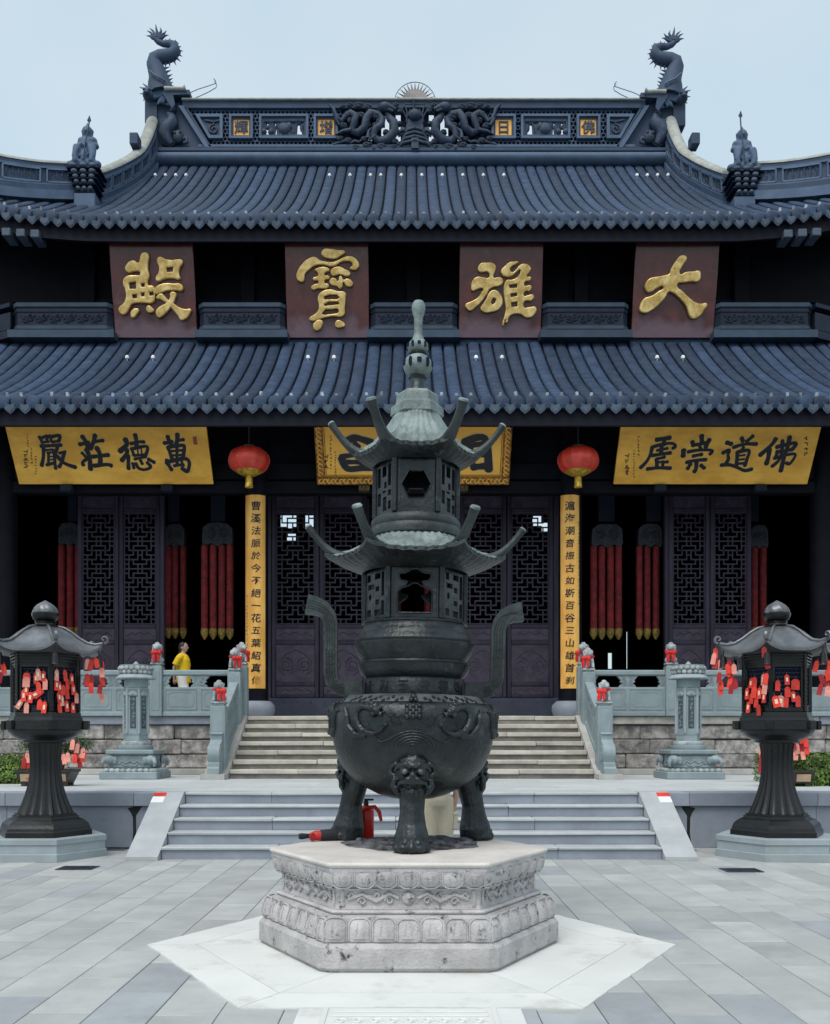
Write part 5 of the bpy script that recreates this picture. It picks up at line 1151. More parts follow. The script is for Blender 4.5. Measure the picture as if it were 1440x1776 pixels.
# ------------------------------------------------------------------ stone pedestal of the burner
PCX, PCY = -0.02, 6.90; PTOP = 0.675
ped = empty('burner_pedestal', (PCX, PCY, 0), label='weathered white stone hexagonal pedestal carved with lotus petals', cat='pedestal')
def hexl(prof, rough=.0): 
    return MB().lathe([(r, z) for r, z in prof], 6, Matrix.Translation((PCX, PCY, 0)))
def bev_hex(s, z0, z1, c=.015):
    """hexagonal slab with softened vertical and horizontal edges"""
    pts = []
    for k in range(6):
        a = Vector(hexpt(s, k)); p = Vector(hexpt(s, k - 1)); n = Vector(hexpt(s, k + 1)); pts += [a + (p - a).normalized() * c * 1.5, a + (n - a).normalized() * c * 1.5]
    V = []; 
    for z, q in ((z0, 1 - c / s), (z0 + c, 1), (z1 - c, 1), (z1, 1 - c / s)):
        V += [(PCX + p.x * q, PCY + p.y * q, z) for p in pts]
    F = [tuple(range(12))[::-1], tuple(range(36, 48))] + [(r * 12 + i, r * 12 + (i + 1) % 12, (r + 1) * 12 + (i + 1) % 12, (r + 1) * 12 + i) for r in range(3) for i in range(12)]
    return MB().add(V, F)
build('base_slab', bev_hex(1.075, 0.008, .185, .028), 'old_marble', ped)
build('lower_course', hexl([(1.03, .186), (1.03, .21), (.99, .33), (.93, .345)]), 'old_marble', ped)
build('waist_step', bev_hex(.945, .346, .372, .01), 'old_marble', ped)
build('waist', hexl([(.905, .373), (.895, .40), (.895, .485), (.915, .505)]), 'old_marble', ped)
build('upper_course', hexl([(.90, .506), (.94, .53), (.975, .62), (.97, .642)]), 'old_marble', ped)
build('top_slab', bev_hex(.992, .643, PTOP, .012), 'slab_top', ped)
def petal(wd, h, out, up, fat=1.0):
    """lotus petal in face space: x across, y outward, z up; 'up' petals hang from the top, others stand on the base"""
    mb = MB()
    def f(u, v):
        x = (u - .5) * 2; tip = v if not up else 1 - v
        shape = min(1, (1.02 - tip) * 4.2) ** .5 if tip > .62 else 1.0
        bul = max(0, 1 - x * x) ** .5 * (1 - .55 * tip ** 2) * max(.15, sin(pi * min(1, max(.05, v * .92 + .04))) ** .5)
        return (x * wd / 2 * shape * .96, -out * bul * fat - .002, h * v)
    mb.grid(8, 7, f)
    def g(u, v): p = f(.5 + (u - .5) * .66, .14 + v * .68); return (p[0], p[1] - .008 + .010 * (abs(u - .5) * 2) ** 4, p[2])
    mb.grid(4, 4, g)
    vs_ = [.06, .25, .45, .62, .75, .85, .92]; vs_ = vs_ if not up else [1 - q for q in vs_]
    def off(p, d=.004): return (p[0], p[1] - d, p[2])
    tip_v = .965 if not up else .035
    mb.tube([off(f(.04, v)) for v in vs_] + [off(f(q, tip_v), .006) for q in (.15, .3, .5, .7, .85)] + [off(f(.96, v)) for v in vs_[::-1]], .0055, 5)
    for q in (.34, .66): mb.tube([off(f(q + (.5 - q) * .5 * (k / 5), (.3 + .12 * k) if not up else (.7 - .12 * k)), .010) for k in range(5)], .0035, 4)
    return mesh_of(mb, 'lotus_petal', 'old_marble', 50)
UPm = [petal(.146, .130, .034, True), petal(.140, .128, .030, True, .9)]; LPm = [petal(.160, .152, .040, False), petal(.153, .15, .036, False, .9)]
for k in range(6):
    ang = -pi / 2 + k * pi / 3 + 0; ca, sa = cos(ang), sin(ang); rz = ang + pi / 2
    for i in range(7):
        t = (i - 3)
        for ms, z, s_, step, tilt in ((UPm, .508, .93, .137, .14), (LPm, .188, 1.025, .150, -.18)):
            ap = s_ * .866; off = t * step * (1.0)
            x = PCX + ca * ap - sa * off; y = PCY + sa * ap + ca * off
            inst('lotus_petal', ms[(i + k) % 2], ped, (x, y, z), (tilt, 0, rz + random.uniform(-.02, .02)), (1, 1, random.uniform(.97, 1.03)))
cv = MB()
for k in range(6):                                    # vine scrolls round the waist
    ang = -pi / 2 + k * pi / 3; T = Matrix.Translation((PCX, PCY, 0)) @ Matrix.Rotation(ang + pi / 2, 4, 'Z') @ Matrix.Translation((0, -.895 * .866 - .004, .443))
    for s in (-1, 1):
        cv.tube([(s * .06, 0, .0), (s * .12, 0, .03), (s * .20, 0, -.02), (s * .29, 0, .025), (s * .38, 0, -.01)], [.012, .016, .017, .016, .010], 6, T)
        for cx, cz, r, d in ((.12, -.015, .028, 1), (.20, .018, .026, -1), (.29, -.02, .027, 1), (.36, .02, .022, -1)):
            cv.tube([(s * (cx + r * (1 - q / 14) * cos(q * .7)), -.004, cz + d * r * (1 - q / 14) * sin(q * .7)) for q in range(11)], .0085, 5, T)
        for cx in (.155, .245, .335): cv.sphere((s * cx, 0, .012), (.022, .014, .013), 7, 5, T)
    cv.sphere((0, 0, 0), (.045, .022, .042), 10, 7, T); cv.sphere((0, -.008, .012), (.025, .022, .03), 8, 6, T)
    for s in (-1, 1): cv.tube([(s * .41, 0, -.05), (s * .415, 0, .0), (s * .41, 0, .05)], .012, 5, T)
build('vine_relief', cv, 'old_marble', ped, 70, kind='stuff')
# sooty hollow under the burner
BX, BY = 0.0, 7.15
hol = MB(); rs = random.Random(3)
hol.lathe([(.50, .6765), (.46, .681), (.30, .683), (.02, .684)], 40, Matrix.Translation((BX + .0, BY + .02, 0)), mod=lambda a, r, z: 1 + .05 * sin(5 * a + r * 9) + .04 * sin(9 * a))
for i in range(70):
    a = rs.uniform(0, 2 * pi); r = .46 * sqrt(rs.random()); hol.sphere((BX + r * cos(a), BY + .02 + r * sin(a), .682), (rs.uniform(.02, .07), rs.uniform(.02, .06), rs.uniform(.008, .026)), 7, 5)
build('ash_bed', hol, 'ash', None, 70, label='charred ash heap on the pedestal top between the burner legs', cat='ash')

# ------------------------------------------------------------------ bronze incense burner
SB = BY / FPX
def bz(py): return EYE + (HY - py) * SB
burner = empty('incense_burner', (BX, BY, PTOP), label='tall dark bronze tripod incense burner with two-storey pavilion top', cat='incense burner')
TB = Matrix.Translation((BX, BY, 0))
def bp(name, mb, m='bronze', smooth=None, parent=None, **k): return build(name, mb, m, parent or burner, smooth, **k)
BOWL = [(1207, 92), (1209, 112), (1214, 121), (1221, 130), (1230, 137), (1243, 141), (1256, 140.5), (1270, 139.5), (1283, 138), (1290, 137.5), (1292, 136.5), (1297, 136), (1310, 131.5), (1327, 123.5), (1343, 112), (1356, 97), (1367, 80), (1377, 60), (1384, 36), (1387, 2)]
prof = [(w_ * SB, bz(y)) for y, w_ in BOWL][::-1]
cut = [i for i, (r, z) in enumerate(prof) if z <= bz(1221) + 1e-6]
bowl = bp('bowl', MB().lathe(prof[:len(cut)], 72, TB), 'bronze', 60)
build('bowl_shoulder', MB().lathe(prof[len(cut) - 1:], 72, TB, caps=False), 'bronze_grey', bowl, 60, label='pale shoulder of the bowl')  # shoulder zone in a paler bronze than the bowl below
def rad_at(z):
    for (r0, z0), (r1, z1) in zip(prof[:-1], prof[1:]):
        if z0 <= z <= z1: return r0 + (r1 - r0) * (z - z0) / max(1e-6, z1 - z0)
    return prof[-1][0]
def bs(th, py, lift=0.0):
    """point on the bowl: angle th from the front, photo height py"""
    z = bz(py); r = rad_at(z) + lift; return (BX + r * sin(th), BY - r * cos(th), z)
for k in range(3):                                    # paired dragons round the shoulder, heads towards the pearl
    a0 = k * 2 * pi / 3
    for s in (-1, 1):
        def B(u, py, l=.0): return bs(a0 + s * u, py, l)
        body = [(.30, 1246), (.36, 1256), (.44, 1262), (.56, 1268), (.66, 1262), (.70, 1250), (.68, 1238), (.74, 1228), (.84, 1230), (.90, 1242), (.92, 1256), (.98, 1268), (1.06, 1272)]
        body = [(.46, 1236), (.56, 1232), (.66, 1230), (.72, 1238), (.72, 1250), (.68, 1262), (.62, 1270), (.54, 1268), (.60, 1278), (.74, 1276), (.86, 1262), (.88, 1246), (.94, 1234), (1.0, 1236)]
        dr = MB().tube([B(u, y, .002) for u, y in body], [.018, .021, .024, .027, .029, .029, .027, .021, .018, .024, .027, .024, .018, .010], 8)
        for (u, y, q) in ((.48, 1234, .035), (.42, 1238, .026), (.44, 1229, .022), (.50, 1226, .020), (.38, 1232, .014), (.37, 1244, .012), (.54, 1224, .018), (.47, 1243, .02)): dr.sphere(B(u, y, .02), q, 8, 6)
        dr.tube([B(.38, 1241, .02), B(.33, 1238, .01), B(.29, 1243, .006), B(.25, 1239, .004)], [.008, .006, .005, .003], 5)
        dr.tube([B(.56, 1272, .02), B(.46, 1274, .02), B(.36, 1268, .02), B(.33, 1262, .02)], [.022, .018, .013, .010], 6)
        for d in (-.03, 0, .03): dr.sphere(B(.33 + d, 1258 + abs(d) * 60, .02), .012, 6, 5)
        for q in range(9): u, y = body[min(12, 2 + q)]; dr.tube([B(u, y - 7, .01), B(u + .01, y - 11, .012)], [.010, .002], 4)
        build('dragon', merge_body(dr, .0055, 1), 'bronze', bowl, 180)
    pr = MB()
    for (u, y, q) in [(0, 1214, .026), (-.03, 1219, .018), (.03, 1219, .018)] + [(.035 * (i % 5 - 2), 1229 + 5 * (i // 5) + (i % 2) * 2, .019) for i in range(20)]: pr.sphere(bs(a0 + u, y, .008), q, 8, 6)
    build('fruit_cluster', pr, 'bronze', bowl, 70)
    wv = MB()
    for i in range(6): wv.tube([bs(a0 + (.035 + .05 * i) * cos(t), 1294 - (4 + 4.2 * i) * sin(t), .002) for t in [pi * q / 12 for q in range(13)]], .0045, 5)
    for s in (-1, 1):
        wv.tube([bs(a0 + s * u, y, .003) for u, y in ((.12, 1272), (.2, 1276), (.28, 1283), (.38, 1287), (.44, 1280))], .006, 5)
        for j in range(7):
            u0 = .13 + .045 * (j % 4) + .02 * (j // 4); y0 = 1244 + 12 * (j // 4) + 4 * (j % 2); wv.tube([bs(a0 + s * (u0 + .022 * (1 - q / 14) * cos(q * .75)), y0 + 5 * (1 - q / 14) * sin(q * .75), .003) for q in range(11)], .0045, 4)
        for j in range(14):
            u0 = .15 + .06 * j; y0 = 1216 + 3 * sin(j * 2.1); wv.tube([bs(a0 + s * (u0 + .024 * (1 - q / 14) * cos(q * .75)), y0 + 3.2 * (1 - q / 14) * sin(q * .75), .002) for q in range(11)], .0045, 4)
    build('wave_relief', wv, 'bronze', bowl, 70, kind='stuff')
# neck band with raised characters, ribbed drum
bp('neck_band', MB().lathe([(84 * SB, bz(1208)), (85 * SB, bz(1203)), (84.5 * SB, bz(1180)), (82 * SB, bz(1177))], 64, TB), 'bronze', 50)
DR = [(82, 1178), (86, 1176), (91, 1172), (95, 1165), (97, 1158), (97.5, 1155), (94, 1153.5), (92, 1152), (91, 1149), (92.5, 1146), (96, 1141), (100, 1133), (102.5, 1127), (104, 1121), (104, 1118.5), (101, 1117.5), (102, 1114), (99, 1108), (97.5, 1106.5), (96, 1103), (93, 1097), (92, 1096), (89, 1090), (88.5, 1086), (91, 1085), (91, 1082), (86, 1080), (30, 1079)]
bp('ribbed_drum', MB().lathe([(w_ * SB, bz(y)) for w_, y in DR], 72, TB), 'bronze', 28)
for i, ch in enumerate('上海玉佛禪寺'):
    th = (i - 2.5) * .42; V, F = text_shape(ch, .088, .002, .001); r = 85.2 * SB; zc = bz(1193)
    W = [(BX + (r + .0015 + w_) * sin(th + u / r), BY - (r + .0015 + w_) * cos(th + u / r), zc + v) for u, v, w_ in V]; bp('neck_character', MB().add(W, F), 'bronze')
# handles
for s in (-1, 1):
    pts = [(88, 1196), (100, 1197), (120, 1196), (133, 1193), (141, 1185), (144, 1170), (144.5, 1140), (145, 1105), (145, 1085), (149, 1070), (157, 1060), (170, 1054), (186, 1051)]
    pts = [(u * s, y + (8 if s > 0 else 0) * (1 if y < 1150 else .3)) for u, y in pts]
    rr = [.072, .069, .065, .062, .061, .061, .061, .062, .064, .068, .073, .079, .086]
    h = MB().tube([(BX + u * SB, BY, bz(y)) for u, y in pts], rr, 4, flat=(1.0, 1.15), up=(0, 1, 0))
    ho = bp('handle', h, 'bronze_eave', 30)
    ln = MB()
    for d in (-.028, -.010, .010, .028):
        ln.tube([(BX + (u) * SB + (d if 1060 < y < 1190 else 0), BY - rr[i] * .80, bz(y) + (d if not (1060 < y < 1190) else 0)) for i, (u, y) in enumerate(pts[2:])], .004, 4)
    for j in range(7):
        zz = bz(1085 + 14 * j); x = BX + s * 144.5 * SB; ln.tube([(x - .024, BY - .042, zz), (x + .024, BY - .042, zz)], .004, 4)
    build('handle_relief', ln, 'bronze', ho, 60)

# pavilion storeys
def pav_wall(z0, z1, s, fronts, frets, name):
    """six-sided pierced wall; circumradius s"""
    ap = s * .866; hw = s / 2; H = z1 - z0; wall = empty(name, (BX, BY, z0)); wall.parent = burner; wall.location = Vector(wall.location) - wl(burner)
    for k in range(6):
        ang = -pi / 2 + k * pi / 3; T = TB @ Matrix.Rotation(ang + pi / 2, 4, 'Z') @ Matrix.Translation((0, -ap + .010, z0)) @ Matrix.Rotation(radians(90), 4, 'X')
        m = .030
        holes = fronts if k % 3 == 0 else frets
        sp = [[(-hw + .004, 0), (hw - .004, 0), (hw - .004, H), (-hw + .004, H)]] + [[(u * (hw - m), v * H) for u, v in h] for h in holes]
        V, F = curve_shape(sp, .012); build('pierced_panel', MB().add(V, F, T), 'bronze', wall)
        rim = MB()
        for h in (holes if k % 3 == 0 else []):
            pts = [(u * (hw - m), v * H, .014) for u, v in h]; rim.tube(pts + [pts[0]], .0055, 5, T)
        for sx in (-1, 1): rim.box(sx * (hw - .034) - .0035, sx * (hw - .034) + .0035, .01, H - .01, .0125, .0165, T)
        build('panel_rim', rim, 'bronze', wall, 60)
        a = ang + pi / 6; c = Vector((BX + s * cos(a), BY + s * sin(a), 0)); post = MB().cbox(-.020, .020, -.016, .016, 0, H, .005, Matrix.Translation((c.x, c.y, z0)) @ Matrix.Rotation(a + pi / 2, 4, 'Z'))
        build('corner_post', post, 'bronze', wall)
    return wall
def rect(a, b, c, d): return [(a, c), (b, c), (b, d), (a, d)]
ruyi = [(-.72, .10), (.72, .10), (.78, .14), (.78, .50), (.66, .56), (.42, .62), (.34, .70), (.62, .73), (.72, .78), (.70, .86), (.50, .87), (.30, .90), (.12, .955), (-.12, .955), (-.30, .90), (-.50, .87), (-.70, .86), (-.72, .78), (-.62, .73), (-.34, .70), (-.42, .62), (-.66, .56), (-.78, .50), (-.78, .14)]
frt1 = [rect(-.75, -.15, .62, .72), rect(.55, .82, .45, .92), rect(-.1, .45, .80, .92), rect(-.82, -.5, .78, .92), rect(.55, .82, .08, .36), rect(-.1, .42, .08, .20), rect(-.82, -.45, .08, .22), [(-.55 + .13 * cos(q * pi / 4), .47 + .07 * sin(q * pi / 4)) for q in range(8)], rect(-.02, .34, .30, .40), rect(-.02, .34, .56, .66)]
pav_wall(bz(1081), 2.655, .372, [ruyi], frt1, 'lower_storey')
hexw = [(.86 * cos(q * pi / 3), .51 + .29 * sin(q * pi / 3)) for q in range(6)]
frt2 = [rect(.45, .82, .52, .92), rect(-.25, .25, .72, .92), rect(-.80, -.45, .55, .92), rect(.0, .28, .50, .62), rect(.5, .82, .08, .24), rect(-.15, .30, .08, .34), rect(-.80, -.40, .20, .44), rect(.45, .82, .34, .44), rect(-.2, .2, .42, .46)]
pav_wall(3.05, 3.435, .305, [hexw], frt2, 'upper_storey')
bp('storey_ring', MB().lathe([(74 * SB, 2.895), (79 * SB, 2.91), (80 * SB, 2.94), (78.5 * SB, 2.965), (76.5 * SB, 2.978), (78 * SB, 2.995), (77 * SB, 3.025), (73 * SB, 3.045), (40 * SB, 3.05)], 60, TB), 'bronze_eave', 40)
def pav_roof(name, s, r_in, z_in, z_mid, z_cor, r_wall, z_wall, flutes, horn, horn_h):
    N = 120; V = []; rings = []
    def hexr(a):
        b = ((a + pi / 2 + pi / 6) % (pi / 3)) - pi / 6      # 0 at edge middle, +-30deg at the corners
        return .866 / cos(b), (abs(b) / (pi / 6)) ** 3
    steps_ = [(0, 0), (.25, 0), (.5, 0), (.75, 0), (.92, 0), (1.0, 0)]
    for t, _ in steps_:
        ring = []
        for k in range(N):
            a = 2 * pi * k / N; hr, c = hexr(a); R_ = s * hr * (1 + .05 * c); r = r_in + (R_ - r_in) * t
            zz = z_in + (z_mid - z_in) * (1 - (1 - t) ** 1.9) + (z_cor - z_mid) * c * t ** 2
            zz += .012 * cos(a * flutes) * (1 if 0 < t < 1 else .4)
            ring.append((BX + r * cos(a), BY + r * sin(a), zz))
        rings.append(ring)
    top = MB(); top.v = [p for r in rings for p in r]; top.f = [(i * N + k, i * N + (k + 1) % N, (i + 1) * N + (k + 1) % N, (i + 1) * N + k) for i in range(len(rings) - 1) for k in range(N)]
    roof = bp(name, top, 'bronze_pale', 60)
    lip = MB(); e = rings[-1]; lip.v = list(e) + [(p[0], p[1], p[2] - .028) for p in e]; lip.f = [(k, (k + 1) % N, N + (k + 1) % N, N + k) for k in range(N)]
    inner = []
    for t in (.0, .3, .6, 1.0):
        for k in range(N):
            a = 2 * pi * k / N; p = e[k]; hr, c = hexr(a); q = (BX + r_wall * cos(a), BY + r_wall * sin(a)); z = (p[2] - .028) + (z_wall - (p[2] - .028)) * (t ** .8)
            inner.append((p[0] + (q[0] - p[0]) * t, p[1] + (q[1] - p[1]) * t, z))
    under = MB(); under.v = inner; under.f = [(i * N + k, i * N + (k + 1) % N, (i + 1) * N + (k + 1) % N, (i + 1) * N + k) for i in range(3) for k in range(N)]
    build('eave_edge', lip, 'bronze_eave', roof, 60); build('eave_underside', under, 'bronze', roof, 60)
    ends = MB()
    for k in range(6):
        ang = -pi / 2 + k * pi / 3
        for j in range(9):
            u = (j - 4) / 4.6; x = u * s / 2; c = abs(u) ** 3; T = TB @ Matrix.Rotation(ang + pi / 2, 4, 'Z')
            ends.sphere((x, -s * .866 * (1 + .03 * c) - .002, z_mid + (z_cor - z_mid) * c - .008), (s * .022, .008, .011), 7, 5, T)
    build('tile_ends', ends, 'bronze_eave', roof, 70, kind='stuff')
    for k in range(6):                                # upswept corner horns
        a = k * pi / 3; d = Vector((cos(a), sin(a), 0)); q = s * 1.04
        r0_, r1_ = q * .72, q + horn; pts = [(r0_ + (r1_ - r0_) * t, z_cor - .035 + (horn_h + .035) * max(0, (t - .12) / .88) ** 1.75) for t in [j / 9 for j in range(10)]]
        rr_ = [.060, .058, .055, .050, .045, .040, .036, .034, .035, .039]
        build('corner_horn', MB().tube([Vector((BX, BY, z)) + d * r for r, z in pts], rr_, 8, up=(-sin(a), cos(a), 0), flat=(1.0, .72)), 'bronze_eave', roof, 60)
        dv = Vector((0, 0, pts[-1][1] - pts[-2][1])) + d * (pts[-1][0] - pts[-2][0]); e_ = Vector((BX, BY, pts[-1][1])) + d * pts[-1][0]; dv.normalize()
        build('horn_cap', MB().tube([e_ - dv * .002, e_ + dv * .012], [.041, .034], 8, up=(-sin(a), cos(a), 0), flat=(1.0, .72)), 'bronze_pale', roof, 50)
    return roof
pav_roof('lower_pavilion_roof', .635, .30, 2.925, 2.752, 2.80, .375, 2.648, 42, .125, .185)
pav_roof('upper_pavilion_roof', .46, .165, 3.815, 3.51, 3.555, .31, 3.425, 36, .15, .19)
bp('roof_crown', MB().lathe([(41 * SB, 3.795), (46.5 * SB, 3.81), (45.5 * SB, 3.872), (37 * SB, 3.90), (36 * SB, 3.955), (33 * SB, 3.975), (12 * SB, 4.0)], 6, TB, ph=0), 'bronze_pale', 20)
bp('finial_neck', MB().lathe([(18 * SB, 3.985), (14 * SB, 4.02), (13 * SB, bz(660)), (16 * SB, bz(656)), (12 * SB, bz(654))], 24, TB), 'bronze', 40)
def gourd(c_py, r, ry, nm):
    g = bp(nm, MB().lathe([(r * SB * cos(b), bz(c_py) + ry * SB * sin(b)) for b in [radians(q) for q in range(-70, 71, 10)]], 32, TB), 'bronze_pale', 60)
    for j in range(10):
        a = j * 2 * pi / 10 + .1; hh = .42 if j % 2 else .26; w_ = .010 * r / 18
        pts = [(w_ * cos(q * pi / 4), ry * SB * hh * sin(q * pi / 4) + .06 * ry * SB) for q in range(8)] if j % 2 else rect(-w_ * 1.1, w_ * 1.1, -ry * SB * .1, ry * SB * .32)
        T = TB @ Matrix.Rotation(a, 4, 'Z') @ Matrix.Translation((0, -r * SB * .985, bz(c_py))) @ Matrix.Rotation(radians(90), 4, 'X')
        V, F = curve_shape([pts], .006); build('pierced_slot', MB().add(V, F, T), 'ridge_dark', g)
gourd(635, 25.5, 21, 'lower_gourd'); bp('gourd_ring', MB().lathe([(10 * SB, bz(618)), (15 * SB, bz(616)), (16 * SB, bz(614)), (14 * SB, bz(611)), (9 * SB, bz(609))], 24, TB), 'bronze', 40); gourd(602, 18.5, 14, 'upper_gourd')
bp('finial_stem', MB().lathe([(13 * SB, bz(592)), (10 * SB, bz(588)), (7.5 * SB, bz(580)), (7 * SB, bz(565)), (8 * SB, bz(550)), (10.5 * SB, bz(543)), (12 * SB, bz(536)), (11.5 * SB, bz(529)), (8 * SB, bz(523)), (1 * SB, bz(520.5))], 24, TB), 'bronze_pale', 60)
# legs: beast mask over a clawed foot
def leg():
    b = MB()                                          # local: outward = -Y, foot at z 0
    b.tube([(0, -.38, .66), (0, -.45, .54), (0, -.50, .40), (0, -.535, .27), (0, -.545, .16)], [.080, .095, .092, .084, .100], 14)
    b.tube([(0, -.545, .17), (0, -.555, .10), (0, -.56, .0)], [.100, .120, .114], 14)
    b.sphere((0, -.515, .53), (.118, .085, .12), 16, 12); b.sphere((0, -.51, .61), (.095, .07, .055), 12, 8)
    for s in (-1, 1):
        b.sphere((s * .052, -.598, .548), (.034, .026, .032), 12, 8)                                   # eye socket
        b.tube([(s * .008, -.615, .572), (s * .045, -.618, .598), (s * .095, -.585, .585), (s * .122, -.54, .55)], [.016, .020, .020, .012], 8)   # brow
        b.tube([(s * .105, -.53, .60), (s * .145, -.50, .58), (s * .15, -.50, .53), (s * .12, -.52, .51)], [.018, .022, .022, .014], 7)           # ear
        b.tube([(s * .118, -.54, .50), (s * .128, -.54, .45), (s * .105, -.55, .41), (s * .08, -.555, .38)], [.022, .026, .024, .012], 7)         # cheek whisker
        b.sphere((s * .030, -.640, .497), (.024, .022, .020), 10, 7)                                   # nostril
        b.tube([(0, -.635, .470), (s * .05, -.625, .478), (s * .088, -.595, .468), (s * .10, -.57, .44)], [.016, .018, .015, .010], 7)            # upper lip
        b.tube([(s * .012, -.60, .43), (s * .03, -.605, .39), (s * .02, -.60, .35)], [.016, .014, .006], 6)                                        # beard
        b.tube([(s * .052, -.60, .44), (s * .062, -.595, .40), (s * .05, -.585, .36)], [.016, .014, .006], 6)
        for j in range(4): b.sphere((s * (.02 + .03 * j), -.545 + .012 * j, .648 - .012 * j), (.019, .02, .018), 8, 6)                             # mane curls
        b.sphere((s * .055, -.648, .036), (.042, .042, .036), 10, 7); b.sphere((s * .105, -.585, .03), (.030, .052, .03), 10, 7)
        b.tube([(s * .03, -.64, .10), (s * .05, -.66, .06)], [.02, .03], 7)
    b.sphere((0, -.635, .518), (.026, .028, .036), 10, 7); b.sphere((0, -.672, .036), (.034, .032, .036), 10, 7)
    b.tube([(0, -.60, .43), (0, -.61, .40), (0, -.605, .34)], [.02, .018, .006], 6); b.sphere((0, -.61, .15), (.08, .04, .045), 10, 7); b.tube([(0, -.62, .12), (0, -.66, .06)], [.03, .032], 7)
    return merge_body(b, .0075, 1)
lg = leg(); lme = mesh_of(lg, 'leg', 'bronze', 180)
eye = mesh_of(MB().sphere((0, 0, 0), .020, 10, 8), 'eye', 'bronze_grey', 180)
for k in range(3):
    rz = k * 2 * pi / 3; o = inst('leg', lme, burner, (BX, BY, PTOP + .001), (0, 0, rz))
    for s in (-1, 1):
        e = inst('eye', eye, o, (s * .052, -.615, .548), world=False)
burner.rotation_euler = (0, radians(.75), 0)
# ------------------------------------------------------------------ bronze lanterns on stone plinths, hung with red wish tags
LYC = 12.0
def hexring(cx, cy, prof, m=6): return MB().lathe(prof, m, Matrix.Translation((cx, cy, 0)))
def ogee_roof(cx, cy):
    N = 96; prof = [(.16, 2.815, 0), (.24, 2.79, 0), (.33, 2.735, 0), (.42, 2.66, .05), (.52, 2.59, .2), (.62, 2.545, .55), (.70, 2.525, 1.0)]
    V = []
    for r, z, c in prof:
        for k in range(N):
            a = 2 * pi * k / N; b = (a % (pi / 3)) - pi / 6; hr = .866 / cos(b) * (1 if r > .3 else .95); e = (abs(b) / (pi / 6)) ** 4
            V.append((cx + r * (hr * min(1, (r - .1) / .2) + (1 - min(1, (r - .1) / .2)) * .93) * cos(a), cy + r * (hr * min(1, (r - .1) / .2) + (1 - min(1, (r - .1) / .2)) * .93) * sin(a), z + c * (.085 * e - .02 * (1 - e))))
    n = len(prof); lip = [(v[0], v[1], v[2] - .03) for v in V[(n - 1) * N:]]; inn = [(cx + (v[0] - cx) * .6, cy + (v[1] - cy) * .6, 2.47) for v in lip]
    mb = MB(); mb.v = V + lip + inn; mb.f = [(i * N + k, i * N + (k + 1) % N, (i + 1) * N + (k + 1) % N, (i + 1) * N + k) for i in range(n + 1) for k in range(N)]; return mb
def lattice_face(mb, T, w, h):
    nx, nz = 7, 9
    for i in range(nx):
        for j in range(nz):
            x = -w / 2 + w * (i + .5 + (.25 if j % 2 else -.25)) / nx; z = h * (j + .5) / nz; r = w / nx * .48
            mb.tube([(x + r * cos(a), 0, z + r * sin(a)) for a in [pi * q / 4 for q in range(5)]], .0038, 4, T)
